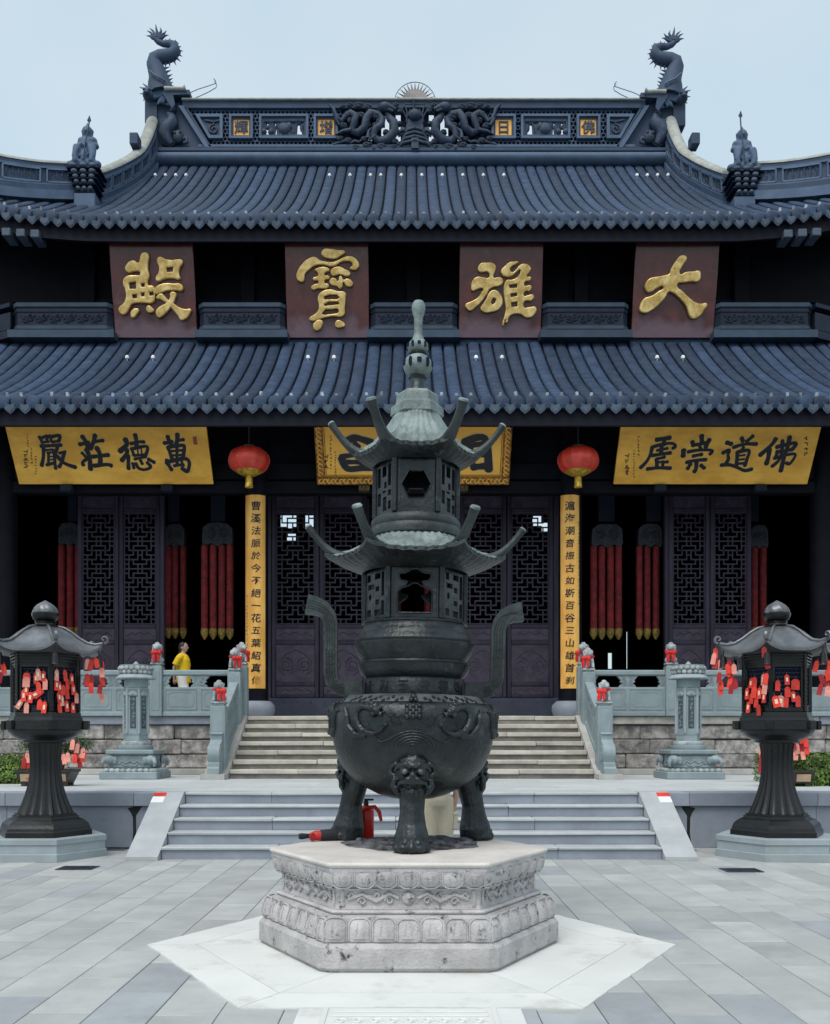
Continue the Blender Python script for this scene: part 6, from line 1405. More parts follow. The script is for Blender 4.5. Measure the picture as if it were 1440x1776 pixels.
def bronze_lantern(cx, lab, side):
    cy = LYC
    pl = empty('lantern_plinth', (cx, cy, 0), label='grey hexagonal stone plinth under the %s bronze lantern' % lab, cat='plinth', group='lantern plinths')
    build('foot', hexring(cx, cy, [(.755, .001), (.755, .085), (.745, .095)]), 'plinth_stone', pl)
    build('shaft', hexring(cx, cy, [(.735, .096), (.735, .195)]), 'plinth_stone', pl); build('cap', hexring(cx, cy, [(.745, .196), (.752, .20), (.752, .258), (.745, .265)]), 'plinth_stone', pl)
    L = empty('bronze_lantern', (cx, cy, .266), label='black bronze lantern hung with red tags at the %s of the steps' % lab, cat='lantern', group='bronze lanterns')
    build('base', hexring(cx, cy, [(.575, .266), (.575, .325), (.555, .34), (.55, .37), (.53, .41), (.47, .455), (.415, .475), (.41, .50)]), 'black_bronze', L)
    build('base_collar', hexring(cx, cy, [(.385, .501), (.385, .525), (.34, .53)]), 'black_bronze', L)
    col = [(.33, .53), (.315, .56), (.28, .64), (.24, .75), (.205, .88), (.185, 1.02), (.182, 1.15), (.19, 1.28), (.205, 1.38), (.21, 1.40)]
    fine = []
    for (r0, z0), (r1, z1) in zip(col[:-1], col[1:]): fine += [(r0 + (r1 - r0) * q / 2, z0 + (z1 - z0) * q / 2) for q in range(2)]
    build('fluted_column', MB().lathe(fine + [col[-1]], 120, Matrix.Translation((cx, cy, 0)), mod=lambda a, r, z: 1 - .085 * abs(sin(10 * a)) ** .8), 'black_bronze', L, 50)
    build('bowl', MB().lathe([(.21, 1.385), (.26, 1.395), (.275, 1.42), (.32, 1.435), (.39, 1.48), (.43, 1.53), (.43, 1.545)], 48, Matrix.Translation((cx, cy, 0))), 'black_bronze', L, 40)
    build('tray', hexring(cx, cy, [(.43, 1.545), (.50, 1.55), (.50, 1.655), (.49, 1.66)]), 'black_bronze', L); build('tray_step', hexring(cx, cy, [(.465, 1.661), (.455, 1.70), (.44, 1.705), (.435, 1.76), (.42, 1.765)]), 'black_bronze', L)
    for k in range(6):
        a = k * pi / 3; T = Matrix.Translation((cx + .50 * cos(a), cy + .50 * sin(a), 1.55)) @ Matrix.Rotation(a, 4, 'Z'); build('tray_corner', MB().cbox(-.02, .035, -.05, .05, .0, .11, .008, T), 'black_bronze', L)
    body = empty('lamp_housing', (cx, cy, 1.766)); body.parent = L; body.location = Vector(body.location) - wl(L)
    s = .405; ap = s * .866
    for k in range(6):
        ang = -pi / 2 + k * pi / 3; T = Matrix.Translation((cx, cy, 0)) @ Matrix.Rotation(ang + pi / 2, 4, 'Z') @ Matrix.Translation((0, -ap, 0))
        fr = MB(); hw = s / 2
        fr.cbox(-hw + .01, hw - .01, 0, .02, 1.766, 1.83, .004, T); fr.cbox(-hw + .01, hw - .01, -.012, .02, 1.83, 1.845, .003, T); fr.cbox(-hw + .01, hw - .01, 0, .02, 2.30, 2.48, .004, T)
        for q in range(4): fr.cbox(-hw, hw, -.012 - .008 * q, .01, 2.335 + .035 * q, 2.352 + .035 * q, .003, T)
        for sx in (-1, 1): x0, x1 = sorted((sx * (hw - .02), sx * (hw - .048))); fr.cbox(x0, x1, .0, .02, 1.845, 2.30, .003, T)
        f = build('side_frame', fr, 'black_bronze', body)
        lt = MB(); lattice_face(lt, T @ Matrix.Translation((0, .012, 1.85)), s - .10, .44); build('fish_scale_lattice', lt, 'iron', body, kind='stuff')
        a = ang + pi / 6; build('corner_post', MB().cbox(-.022, .022, -.022, .022, 1.766, 2.48, .005, Matrix.Translation((cx + s * cos(a), cy + s * sin(a), 0)) @ Matrix.Rotation(a, 4, 'Z')), 'black_bronze', body)
    build('inner_lining', hexring(cx, cy, [(.36, 1.77), (.36, 2.48)]), 'ridge_dark', body)
    roof = build('roof', ogee_roof(cx, cy), 'lantern_roof', L, 50)
    for k in range(6):
        a = k * pi / 3; d = Vector((cos(a), sin(a), 0)); c = Vector((cx, cy, 0))
        pts = [(.16, 2.82), (.24, 2.80), (.33, 2.745), (.42, 2.675), (.52, 2.615), (.62, 2.595), (.71, 2.61)]
        build('hip_rib', MB().tube([c + d * r + Vector((0, 0, z)) for r, z in pts], [.016, .018, .018, .018, .02, .022, .024], 8), 'lantern_roof', roof, 60)
        cu = [(.71 + .055 * sin(t) + .0, 2.655 - .048 * cos(t)) for t in [q * .5 for q in range(10)]]
        cu = [(.725 + (.050 - .0038 * q) * sin(q * .62), 2.662 - (.050 - .0038 * q) * cos(q * .62)) for q in range(12)]
        build('scroll_tip', MB().tube([c + d * r + Vector((0, 0, z)) for r, z in cu], .017, 7, up=(-sin(a), cos(a), 0), flat=(1.5, 1)), 'lantern_roof', roof, 60)
        b = c + d * .66; build('wind_bell', MB().lathe([(.008, 2.52), (.008, 2.46), (.03, 2.45), (.042, 2.40), (.046, 2.33), (.052, 2.315)], 14, Matrix.Translation((b.x, b.y, 0))), 'black_bronze', roof, 40)
    build('finial_neck', MB().lathe([(.17, 2.815), (.15, 2.83), (.12, 2.84), (.115, 2.86), (.13, 2.87), (.12, 2.885)], 32, Matrix.Translation((cx, cy, 0))), 'black_bronze', L, 40)
    build('finial_cup', MB().lathe([(.11, 2.885), (.145, 2.91), (.158, 2.955), (.158, 2.985), (.13, 2.99)], 48, Matrix.Translation((cx, cy, 0)), mod=lambda a, r, z: 1 + .03 * abs(sin(6 * a)) * (1 if z > 2.93 else .4)), 'black_bronze', L, 50)
    build('finial_bud', MB().lathe([(.148, 2.985), (.150, 3.01), (.135, 3.045), (.10, 3.085), (.055, 3.115), (.02, 3.135), (.002, 3.145)], 64, Matrix.Translation((cx, cy, 0)), mod=lambda a, r, z: 1 + .045 * sin(8 * a + (z - 2.98) * 26)), 'lantern_roof', L, 50)
bronze_lantern(-4.51, 'left', -1); bronze_lantern(4.50, 'right', 1)

TAGM = {}
def tag_mesh(m):
    if m not in TAGM:
        a = []
        for v in range(2):
            w_, h = .058, .125; pts = [(-w_ / 2, -h), (w_ / 2, -h), (w_ / 2, -h * .22), (w_ * .28, 0), (-w_ * .28, 0), (-w_ / 2, -h * .22)]
            mb = MB().prism(pts, -.003, .003, lambda u, v_, d: (u, d - .004 * sin(v_ * 20), v_)); mb.tube([(0, 0, -.006), (0, .004, .025)], .002, 4); a.append(mesh_of(mb, 'wish_tag', m))
        TAGM[m] = a
    return TAGM[m][0]
pm_ = mesh_of(MB().box(-.012, .012, -.0042, -.0034, -.085, -.035), 'tag_mark', 'tag_print')
def ray_plane(px, py, p0, n):
    d = Vector(((px - CX) / FPX, 1, (HY - py) / FPX)); o = Vector((0, 0, EYE)); t = (Vector(p0) - o).dot(n) / d.dot(n); return o + d * t
rt = random.Random(21)
def hang(px, py, p0, n, label, group, kind='tag_red', sc=1.0, rot=None, wide=1.0, mark=False):
    """py is the middle of the tag"""
    n = Vector(n).normalized(); p = ray_plane(px, py - 9 * sc, p0, n) - n * -.0
    rz = atan2(n.x, -n.y); ry = rt.uniform(-.12, .12) if rot is None else rot
    o = inst('wish_tag', tag_mesh(kind), None, p + n * rt.uniform(.004, .02), (rt.uniform(-.14, -.02), 0, -rz), (sc * wide, sc, sc * rt.uniform(.95, 1.12)), label=label, cat='tag', group=group)
    o.rotation_euler = (Matrix.Rotation(rz, 4, 'Z') @ Matrix.Rotation(ry, 4, 'Y') @ Matrix.Rotation(rt.uniform(-.12, .0), 4, 'X')).to_euler()
    if mark: inst('tag_mark', pm_, o, (0, 0, 0), world=False)
def tagset(cx, panels, corners, lab):
    ap = .405 * .866 + .022
    for k, pts, ox, oy, sc in panels:
        ang = -pi / 2 + k * pi / 3; n = Vector((cos(ang), sin(ang), 0)); p0 = Vector((cx, LYC, 2)) + n * ap
        for q in pts:
            x, y = q[0], q[1]; kd = 'tag_red' if rt.random() < .66 else ('tag_pale' if rt.random() < .45 else 'tag_red'); wd = q[2] if len(q) > 2 else 1.0; rot = q[3] if len(q) > 3 else None
            hang(ox + x / sc, oy + y / sc, p0, n, '%s wish tag hanging on the %s lattice of the %s bronze lantern' % ({'tag_red': 'bright red', 'tag_pale': 'faded pink', 'tag_dark': 'dark red'}[kd], {0: 'front', 1: 'right-hand', 5: 'left-hand'}[k], lab), 'wish tags on the %s lantern' % lab, kd, 1.0, rot, wd, rt.random() < .6)
    for k, pts, ox, oy, sc in corners:
        a = k * pi / 3; p0 = Vector((cx + .66 * cos(a), LYC + .66 * sin(a), 2)); n = Vector((-p0.x * .15, -1, 0))
        for x, y in pts:
            kd = rt.choice(['tag_red', 'tag_dark', 'tag_red', 'tag_pale'])
            hang(ox + x / sc, oy + y / sc, p0 + Vector((0, rt.uniform(-.03, .03), 0)), n, '%s wish tag bunched under the %s eave corner of the %s lantern' % ({'tag_red': 'bright red', 'tag_pale': 'faded pink', 'tag_dark': 'dark red'}[kd], {0: 'right', 3: 'left', 4: 'near left', 5: 'near right'}[k] if lab == 'left' or k != 4 else 'near left', lab), 'eave bunches of the %s lantern' % lab, kd, 1.0, rt.uniform(-.3, .3), 1.0)
tagset(-4.51, [(0, [(340, 190, 1.5), (450, 190), (480, 140), (545, 165), (570, 265), (485, 305), (335, 330), (300, 400), (390, 430), (335, 240, 1.5), (280, 525, 1, .55), (340, 560), (505, 520, 1, .1), (565, 550), (500, 430, 1.3, 1.1), (545, 400, 1.2, .9)], 0, 1150, 7.2),
               (1, [(700, 150), (800, 155), (885, 200), (840, 270), (700, 275), (735, 300), (780, 345), (820, 380), (900, 330), (945, 440), (720, 430), (755, 470), (735, 555), (820, 535), (900, 565)], 0, 1150, 7.2)],
       [(0, [(1095, 15), (1150, 25), (1190, 5), (1260, 30), (1262, 120), (1100, 230), (1080, 200), (1145, 210), (1135, 310), (1258, 230), (1255, 330), (1256, 420)], 0, 1150, 7.2), (4, [(20, 60), (8, 180)], 0, 1150, 7.2)], 'left')
tagset(4.50, [(5, [(460, 1115), (510, 1000), (545, 985, 1.4), (550, 1100, 1.4), (610, 1110), (520, 1180), (575, 1210), (480, 1280), (600, 1310), (650, 950), (665, 1160), (695, 960)], 1230, 1040, 6.857),
              (0, [(815, 1025), (920, 955), (1025, 1010, 1.7), (930, 1100, 1.2), (995, 1150), (1055, 1205), (915, 1210), (780, 1210, 1.5, -.2), (855, 1205, 1.5, .15)], 1230, 1040, 6.857)],
       [(3, [(80, 640), (70, 700), (140, 780), (90, 760), (130, 930), (130, 1010), (125, 1080), (240, 780), (220, 830), (265, 850), (300, 830), (270, 940), (260, 1000), (300, 1000), (275, 1070)], 1230, 1040, 6.857),
        (4, [(655, 625), (675, 765), (690, 940), (675, 1060)], 1230, 1040, 6.857), (5, [(1290, 790), (1430, 790), (1330, 950), (1345, 1060), (1420, 980), (1425, 1090), (1400, 900)], 1230, 1040, 6.857)], 'right')
# ------------------------------------------------------------------ carved stone balustrades with lions
def lion_mesh():
    b = MB()
    b.tube([(0, .03, .06), (0, .02, .16), (0, -.02, .24)], [.085, .085, .075], 10); b.sphere((0, .05, .07), (.09, .10, .075))
    b.sphere((0, -.045, .30), (.082, .085, .08)); b.sphere((0, -.115, .285), (.055, .05, .045), 8, 6); b.sphere((0, -.10, .255), (.045, .04, .025), 8, 6)
    for s in (-1, 1):
        b.tube([(s * .05, -.06, .20), (s * .058, -.09, .10), (s * .058, -.105, .015)], [.036, .03, .032], 8); b.sphere((s * .08, .05, .06), (.045, .075, .06), 8, 6); b.sphere((s * .07, -.03, .015), (.035, .06, .022), 8, 6)
        b.sphere((s * .068, -.02, .345), (.025, .02, .03), 6, 5); b.sphere((s * .034, -.12, .318), (.02, .018, .02), 6, 5)
        for q in range(3): b.sphere((s * .075, -.01 + .02 * q, .25 + .04 * q), (.03, .035, .03), 6, 5)
    b.sphere((0, .0, .385), (.05, .05, .03), 8, 6); b.sphere((0, .10, .16), (.03, .035, .06), 6, 5)
    return mesh_of(merge_body(b, .011, 1), 'lion', 'lion_stone', 180)
LION = lion_mesh()
def bow_mesh():
    m = MB()
    m.tube([(-.10, .03, .24), (-.07, -.09, .225), (0, -.115, .215), (.07, -.09, .225), (.10, .03, .24)], .026, 7)
    m.sphere((0, -.135, .20), (.045, .035, .04), 8, 6)
    for s in (-1, 1): m.sphere((s * .055, -.125, .195), (.05, .03, .055), 8, 6); m.tube([(s * .02, -.13, .18), (s * .05, -.135, .10), (s * .045, -.13, .02)], [.026, .034, .028], 6, flat=(.45, 1))
    return mesh_of(m, 'red_bow', 'ribbon_red', 60)
BOW = bow_mesh()
POSTM = {}
def post(parent, x, y, z0, z1, lion_rot, w=.25, bow=True, ls=1.0, bowrot=0):
    p = build('post', MB().cbox(x - w / 2, x + w / 2, y - w / 2, y + w / 2, z0, z1, .012), 'green_stone', parent)
    h = w / 2 - .045
    f = MB()
    for dx, dy, rz in ((0, -w / 2, 0), (0, w / 2, pi), (-w / 2, 0, -pi / 2), (w / 2, 0, pi / 2)):
        T = Matrix.Translation((x + dx, y + dy, 0)) @ Matrix.Rotation(rz, 4, 'Z')
        f.cbox(-h, h, -.007, .0, z0 + .12, z1 - .06, .004, T)
    build('post_panel', f, 'green_stone', p)
    c = MB().cbox(x - w * .40, x + w * .40, y - w * .40, y + w * .40, z1 + .001, z1 + .035, .01); c.cbox(x - w * .48, x + w * .48, y - w * .48, y + w * .48, z1 + .035, z1 + .075, .015); build('post_collar', c, 'lion_stone', p)
    inst('lion', LION, p, (x, y, z1 + .073), (0, 0, lion_rot), (ls, ls, ls))
    if bow: inst('red_bow', BOW, p, (x, y, z1 + .073), (0, 0, lion_rot + bowrot), (ls, ls, ls))
def cloud(cx, w, z0, z1):
    h = z1 - z0; a = [(-.5, 0), (.5, 0), (.44, .18), (.30, .34), (.44, .46), (.38, .62), (.5, .78), (.62, 1), (-.62, 1), (-.5, .78), (-.38, .62), (-.44, .46), (-.30, .34), (-.44, .18)]
    return [(cx + u * w, z0 + v * h) for u, v in a]
def bay(parent, xa, xb, y, zb):
    R0, R1, R2, R3 = zb + .57, zb + .80, zb + .91, zb
    build('top_rail', MB().cbox(xa, xb, y - .075, y + .075, R1, R2, .022), 'green_stone', parent)
    pan = build('panel', MB().cbox(xa, xb, y - .055, y + .055, R3, R0, .008), 'green_stone', parent)
    build('base_rail', MB().cbox(xa, xb, y - .085, y + .085, R3 + .001, R3 + .085, .01), 'green_stone', parent)
    m = (xa + xb) / 2
    for a, b in ((xa + .05, m - .04), (m + .04, xb - .05)):
        for s in (-1,):
            fr = MB(); yy = y + s * .055
            def strip(x0, x1, z0, z1, d=.010): fr.cbox(x0, x1, min(yy, yy + s * d), max(yy, yy + s * d), z0, z1, .004)
            strip(a, b, R0 - .05, R0 - .032); strip(a, b, R3 + .125, R3 + .143); strip(a, a + .018, R3 + .143, R0 - .05); strip(b - .018, b, R3 + .143, R0 - .05)
            c = .05; q = [(a + .06 + c, R3 + .19), (b - .06 - c, R3 + .19), (b - .06, R3 + .19 + c), (b - .06, R0 - .10 - c), (b - .06 - c, R0 - .10), (a + .06 + c, R0 - .10), (a + .06, R0 - .10 - c), (a + .06, R3 + .19 + c)]
            fr.tube([(u, yy, v) for u, v in q + [q[0]]], .008, 4); build('panel_moulding', fr, 'green_stone', pan)
    for cx, w in ((m, .34), (xa + .02, .24), (xb - .02, .24)):
        pts = cloud(cx, w, R0 - .001, R1 + .001)
        pts = [(min(max(u, xa + .001), xb - .001), v) for u, v in pts]
        br = build('cloud_bracket', MB().prism(pts, y - .045, y + .045, lambda u, v, d: (u, d, v)), 'carved_green', parent)
        sc = MB()
        for s in (-1, 1):
            if xa + .05 < cx + s * w * .2 < xb - .05:
                sc.tube(scroll(cx + s * w * .2, R0 + .09, .055, y - .048, s, 1.3, 14), .008, 4); sc.tube(scroll(cx + s * w * .2, R0 + .18, .035, y - .048, -s, 1.1, 10), .007, 4)
        if sc.v: build('bracket_scroll', sc, 'carved_green', br, 60)
YBAL = 19.27
for s, lab, posts in ((-1, 'left', [3.36, 5.03, 6.72, 8.40, 10.1, 11.8]), (1, 'right', [3.40, 5.13, 6.85, 8.55, 10.2, 11.9])):
    bal = empty('balustrade', (s * posts[0], YBAL, T2), label='grey-green carved stone balustrade along the platform %s of the stairs' % lab, cat='balustrade', group='platform balustrades')
    for i, x in enumerate(posts): post(bal, s * x, YBAL, T2 - .002, T2 + .98, (random.uniform(-.3, .3) if i else -s * .5), .24, True, 1.0, (0 if i else -s * .9))
    for a, b in zip(posts[:-1], posts[1:]): x0, x1 = sorted((s * (a + .121), s * (b - .121))); bay(bal, x0, x1, YBAL, T2)
    # raking balustrade down the stair side
    X = s * 3.43; rk = empty('stair_balustrade', (X, 17.3, T1), label='sloping stone balustrade with drum stone on the %s of the cream stairs' % lab, cat='balustrade', group='stair balustrades')
    def ck(y): return T1 + .10 + (T2 + .015 - T1 - .10) * (y - (U0 - .06)) / (U7 + .02 - U0 + .06)
    post(rk, X, 17.36, ck(17.36) - .12, 2.02, s * .25, .27, True, .95, -s * .8); post(rk, X, 18.93, ck(18.93) - .12, 2.72, s * .25, .25, True, 1.0, -s * .8)
    ya, yb2 = 17.50, 18.80
    def slab(name, lo, hi, w, m='green_stone'): return build(name, MB().prism([(ya, ck(ya) + lo), (yb2, ck(yb2) + lo), (yb2, ck(yb2) + hi), (ya, ck(ya) + hi)], X - w, X + w, lambda u, v, d: (d, u, v)), m, rk)
    slab('raking_rail', .70, .82, .08); pn = slab('raking_panel', .0, .50, .055); slab('raking_base', .001, .075, .085)
    for y0 in (ya, (ya + yb2) / 2 - .11, yb2 - .14):
        y1 = y0 + (.22 if y0 not in (ya, yb2 - .14) else .14); build('cloud_bracket', MB().prism([(y0, ck(y0) + .499), (y1, ck(y1) + .499), (y1 + .02, ck(y1) + .701), (y0 - .0, ck(y0) + .701)], X - .045, X + .045, lambda u, v, d: (d, u, v)), 'carved_green', rk)
    fr = MB()
    for sd in (-1, 1):
        q = [(ya + .08, .12), (yb2 - .08, .12), (yb2 - .08, .43), (ya + .08, .43), (ya + .08, .12)]
        fr.tube([(X + sd * .055, y, ck(y) + v) for y, v in q], .010, 4)
    build('raking_moulding', fr, 'green_stone', pn)
    z0 = T1 + .092; pr = [(17.222, z0), (16.83, z0), (16.83, z0 + .10), (16.86, z0 + .13), (16.86, z0 + .19), (16.90, z0 + .21)]
    pr += [(17.02 - .17 * cos(t), z0 + .36 + .17 * sin(t)) for t in [-.6 + .25 * q for q in range(8)]] + [(17.06, z0 + .56), (17.10, z0 + .60), (17.10, z0 + .68), (17.07, z0 + .70), (17.222, z0 + .73)]
    dr = build('drum_stone', MB().prism(pr, X - .10, X + .10, lambda u, v, d: (d, u, v)), 'green_stone', rk, 30)
    for sd in (-1, 1): build('drum_boss', MB().lathe([(.15, 0), (.15, .012), (.11, .02), (.10, .012), (.03, .012), (.02, .022), (.001, .024)], 24, Matrix.Translation((X + sd * .099, 17.03, z0 + .36)) @ Matrix.Rotation(sd * pi / 2, 4, 'Y')), 'green_stone', dr, 40)

# ------------------------------------------------------------------ sutra pillars on the terrace
def sutra_pillar(px, lab):
    cy = 17.4; cx = PX(px, cy); q = cy / FPX; Z = lambda y: PZ(y, cy)
    sp = empty('sutra_pillar', (cx, cy, T1), label='carved grey stone sutra pillar with lotus top, %s of the stairs' % lab, cat='stone pillar', group='sutra pillars')
    B = lambda n, hw, z0, z1, c=.012, m='green_stone': build(n, MB().cbox(cx - hw, cx + hw, cy - hw, cy + hw, z0, z1, c), m, sp)
    B('base_slab', .50, T1 + .001, T1 + .13)
    lb = MB()
    for k in range(4):
        for i in range(9):
            T = Matrix.Translation((cx, cy, T1 + .15)) @ Matrix.Rotation(k * pi / 2, 4, 'Z'); lb.sphere((-.40 + i * .10, -.435, 0), (.055, .05, .045), 8, 5, T)
    build('lotus_band', lb, 'lion_stone', sp, 70, kind='stuff'); B('base_step', .44, T1 + .13, T1 + .185)
    e0, e1 = T1 + .19, T1 + .43
    eb = B('elephant_block', .37, e0, e1, .02, 'carved_green')
    for sx in (-1, 1):
        for sy in (-1, 1):
            el = MB(); x, y = cx + sx * .36, cy + sy * .36
            el.sphere((x, y, e1 - .09), (.10, .10, .09)); el.tube([(x + sx * .06, y + sy * .06, e1 - .07), (x + sx * .10, y + sy * .10, e1 - .14), (x + sx * .085, y + sy * .085, e0 + .03)], [.045, .035, .025], 8)
            for dx, dy in ((-sx, 0), (0, -sy)): el.sphere((x + dx * .10 + (sx * .04 if dy else 0), y + dy * .10 + (sy * .04 if dx else 0), e1 - .10), (.05 if dx else .02, .05 if dy else .02, .075), 8, 6)
            build('elephant_head', merge_body(el, .012, 1), 'carved_green', eb, 180)
    wv = MB()
    for k in range(4):
        T = Matrix.Translation((cx, cy, e0 + .10)) @ Matrix.Rotation(k * pi / 2, 4, 'Z') @ Matrix.Translation((0, -.372, 0))
        for s in (-1, 1): wv.tube([(0, 0, .03), (s * .07, 0, -.01), (s * .14, 0, .03), (s * .2, 0, -.03)], .014, 5, T); wv.tube([(s * .02, 0, -.05), (s * .1, 0, -.05), (s * .16, 0, .0)], .012, 5, T)
    build('wave_carving', wv, 'carved_green', eb, 70)
    B('waist_slab', .42, e1 + .002, e1 + .085, .02)
    hx = lambda pr, n=6: MB().lathe(pr, n, Matrix.Translation((cx, cy, 0)))
    z = e1 + .086
    build('lotus_foot', MB().lathe([(.29, z), (.30, z + .04), (.29, z + .075), (.26, z + .08)], 48, Matrix.Translation((cx, cy, 0)), mod=lambda a, r, zz: 1 + .03 * abs(sin(10 * a))), 'green_stone', sp, 50)
    build('lotus_foot_top', MB().lathe([(.25, z + .081), (.255, z + .12), (.23, z + .15), (.20, z + .155)], 48, Matrix.Translation((cx, cy, 0)), mod=lambda a, r, zz: 1 + .05 * abs(sin(9 * a))), 'lion_stone', sp, 50)
    build('hex_foot', hx([(.215, z + .156), (.215, z + .26), (.225, z + .265), (.225, z + .285)]), 'green_stone', sp)
    s0, s1 = z + .286, Z(1196); sh = build('shaft', hx([(.215, s0), (.215, s1)]), 'green_stone', sp)
    for k in range(6):
        a = k * pi / 3; build('corner_strip', MB().lathe([(.024, s0), (.024, s1)], 10, Matrix.Translation((cx + .215 * cos(a), cy + .215 * sin(a), 0))), 'plinth_stone', sh, 60)
        ang = -pi / 2 + a; T = Matrix.Translation((cx, cy, 0)) @ Matrix.Rotation(ang + pi / 2, 4, 'Z') @ Matrix.Translation((0, -.215 * .866, 0))
        ins = build('inscription_panel', MB().cbox(-.052, .052, -.006, .004, s0 + .09, s1 - .13, .003, T), 'dark_inset', sh)
        wr = MB(); rs = random.Random(k)
        for i in range(7):
            for j in range(4):
                x, zz = rs.uniform(-.026, .026), s0 + .14 + i * (s1 - s0 - .28) / 6.6 + rs.uniform(-.02, .02); dx, dz = (rs.uniform(.012, .024), 0) if j % 2 else (0, rs.uniform(.012, .024)); wr.box(x - dx - .003, x + dx + .003, -.0085, -.0065, zz - dz - .003, zz + dz + .003, T)
        build('carved_text', wr, 'lion_stone', ins, kind='stuff')
        hd = MB(); hd.sphere((-.04, -.01, s1 - .09), (.05, .02, .035), 8, 6, T); hd.sphere((.04, -.01, s1 - .09), (.05, .02, .035), 8, 6, T); hd.sphere((0, -.012, s1 - .07), (.07, .02, .035), 8, 6, T); build('canopy_carving', hd, 'plinth_stone', sh, 70)
    build('upper_ring', hx([(.225, s1 + .001), (.225, s1 + .02), (.21, s1 + .03)]), 'plinth_stone', sp)
    build('upper_block', MB().lathe([(.205, s1 + .031), (.205, Z(1177) + .02)], 32, Matrix.Translation((cx, cy, 0))), 'green_stone', sp, 40)
    zc = Z(1177)
    build('canopy', MB().lathe([(.20, zc - .01), (.335, zc - .012), (.34, zc + .008), (.29, zc + .06), (.25, zc + .075)], 72, Matrix.Translation((cx, cy, 0)), mod=lambda a, r, zz: 1 + (.035 * sin(12 * a) if r > .3 else 0)), 'plinth_stone', sp, 50)
    build('lotus_core', MB().lathe([(.24, zc + .076), (.27, zc + .10), (.285, Z(1154)), (.05, Z(1153))], 32, Matrix.Translation((cx, cy, 0))), 'green_stone', sp, 40)
    pt = MB().sphere((0, 0, 0), (.052, .032, .042), 8, 6); pme = mesh_of(pt, 'lotus_petal', 'lion_stone', 180)
    for row, r, zz in ((0, .268, zc + .11), (1, .285, zc + .175)):
        for i in range(18): a = 2 * pi * (i + .5 * row) / 18; inst('lotus_petal', pme, sp, (cx + r * cos(a), cy + r * sin(a), zz), (0, 0, a + pi / 2))
    build('top_knob', MB().lathe([(.06, Z(1153)), (.05, Z(1152)), (.03, Z(1149)), (.002, Z(1147))], 12, Matrix.Translation((cx, cy, 0))), 'green_stone', sp, 50)
sutra_pillar(236, 'left'); sutra_pillar(1194, 'right')
# ------------------------------------------------------------------ clipped hedges
def hedge(x0, x1, y0, y1, h, lab, n=9000):
    hd = empty('clipped_hedge', ((x0 + x1) / 2, (y0 + y1) / 2, T1), label='low clipped green box hedge at the %s edge of the terrace' % lab, cat='hedge', group='clipped hedges')
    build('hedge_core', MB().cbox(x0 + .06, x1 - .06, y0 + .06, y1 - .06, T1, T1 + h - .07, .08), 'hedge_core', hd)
    r = random.Random(11 + int(x0)); mb = MB()
    for i in range(n):
        f = r.random()
        if f < .45: p = Vector((r.uniform(x0, x1), r.uniform(y0, y1), T1 + h + r.gauss(-.02, .022))); nn = Vector((r.gauss(0, .5), r.gauss(0, .5), 1))
        elif f < .85: p = Vector((r.uniform(x0, x1), y0 + r.gauss(.02, .022), T1 + r.uniform(.0, h))); nn = Vector((r.gauss(0, .5), -1, r.gauss(.3, .5)))
        else: p = Vector((x1 if x0 < 0 else x0, r.uniform(y0, y1), T1 + r.uniform(.0, h))) + Vector((r.gauss(0, .02), 0, 0)); nn = Vector(((1 if x0 < 0 else -1), r.gauss(0, .5), r.gauss(.3, .5)))
        nn.normalize(); a = nn.orthogonal().normalized(); a.rotate(Matrix.Rotation(r.uniform(0, 6.28), 3, nn)); b = nn.cross(a); s = r.uniform(.014, .026)
        mb.add([p - a * s * 1.5, p + b * s * .7, p + a * s * 1.5, p - b * s * .7], [(0, 1, 2, 3)])
    build('leaves', mb, 'leaf', hd, kind='stuff')
hedge(-9.6, -6.12, 15.25, 16.9, .43, 'left'); hedge(5.78, 9.6, 14.55, 16.4, .46, 'right')

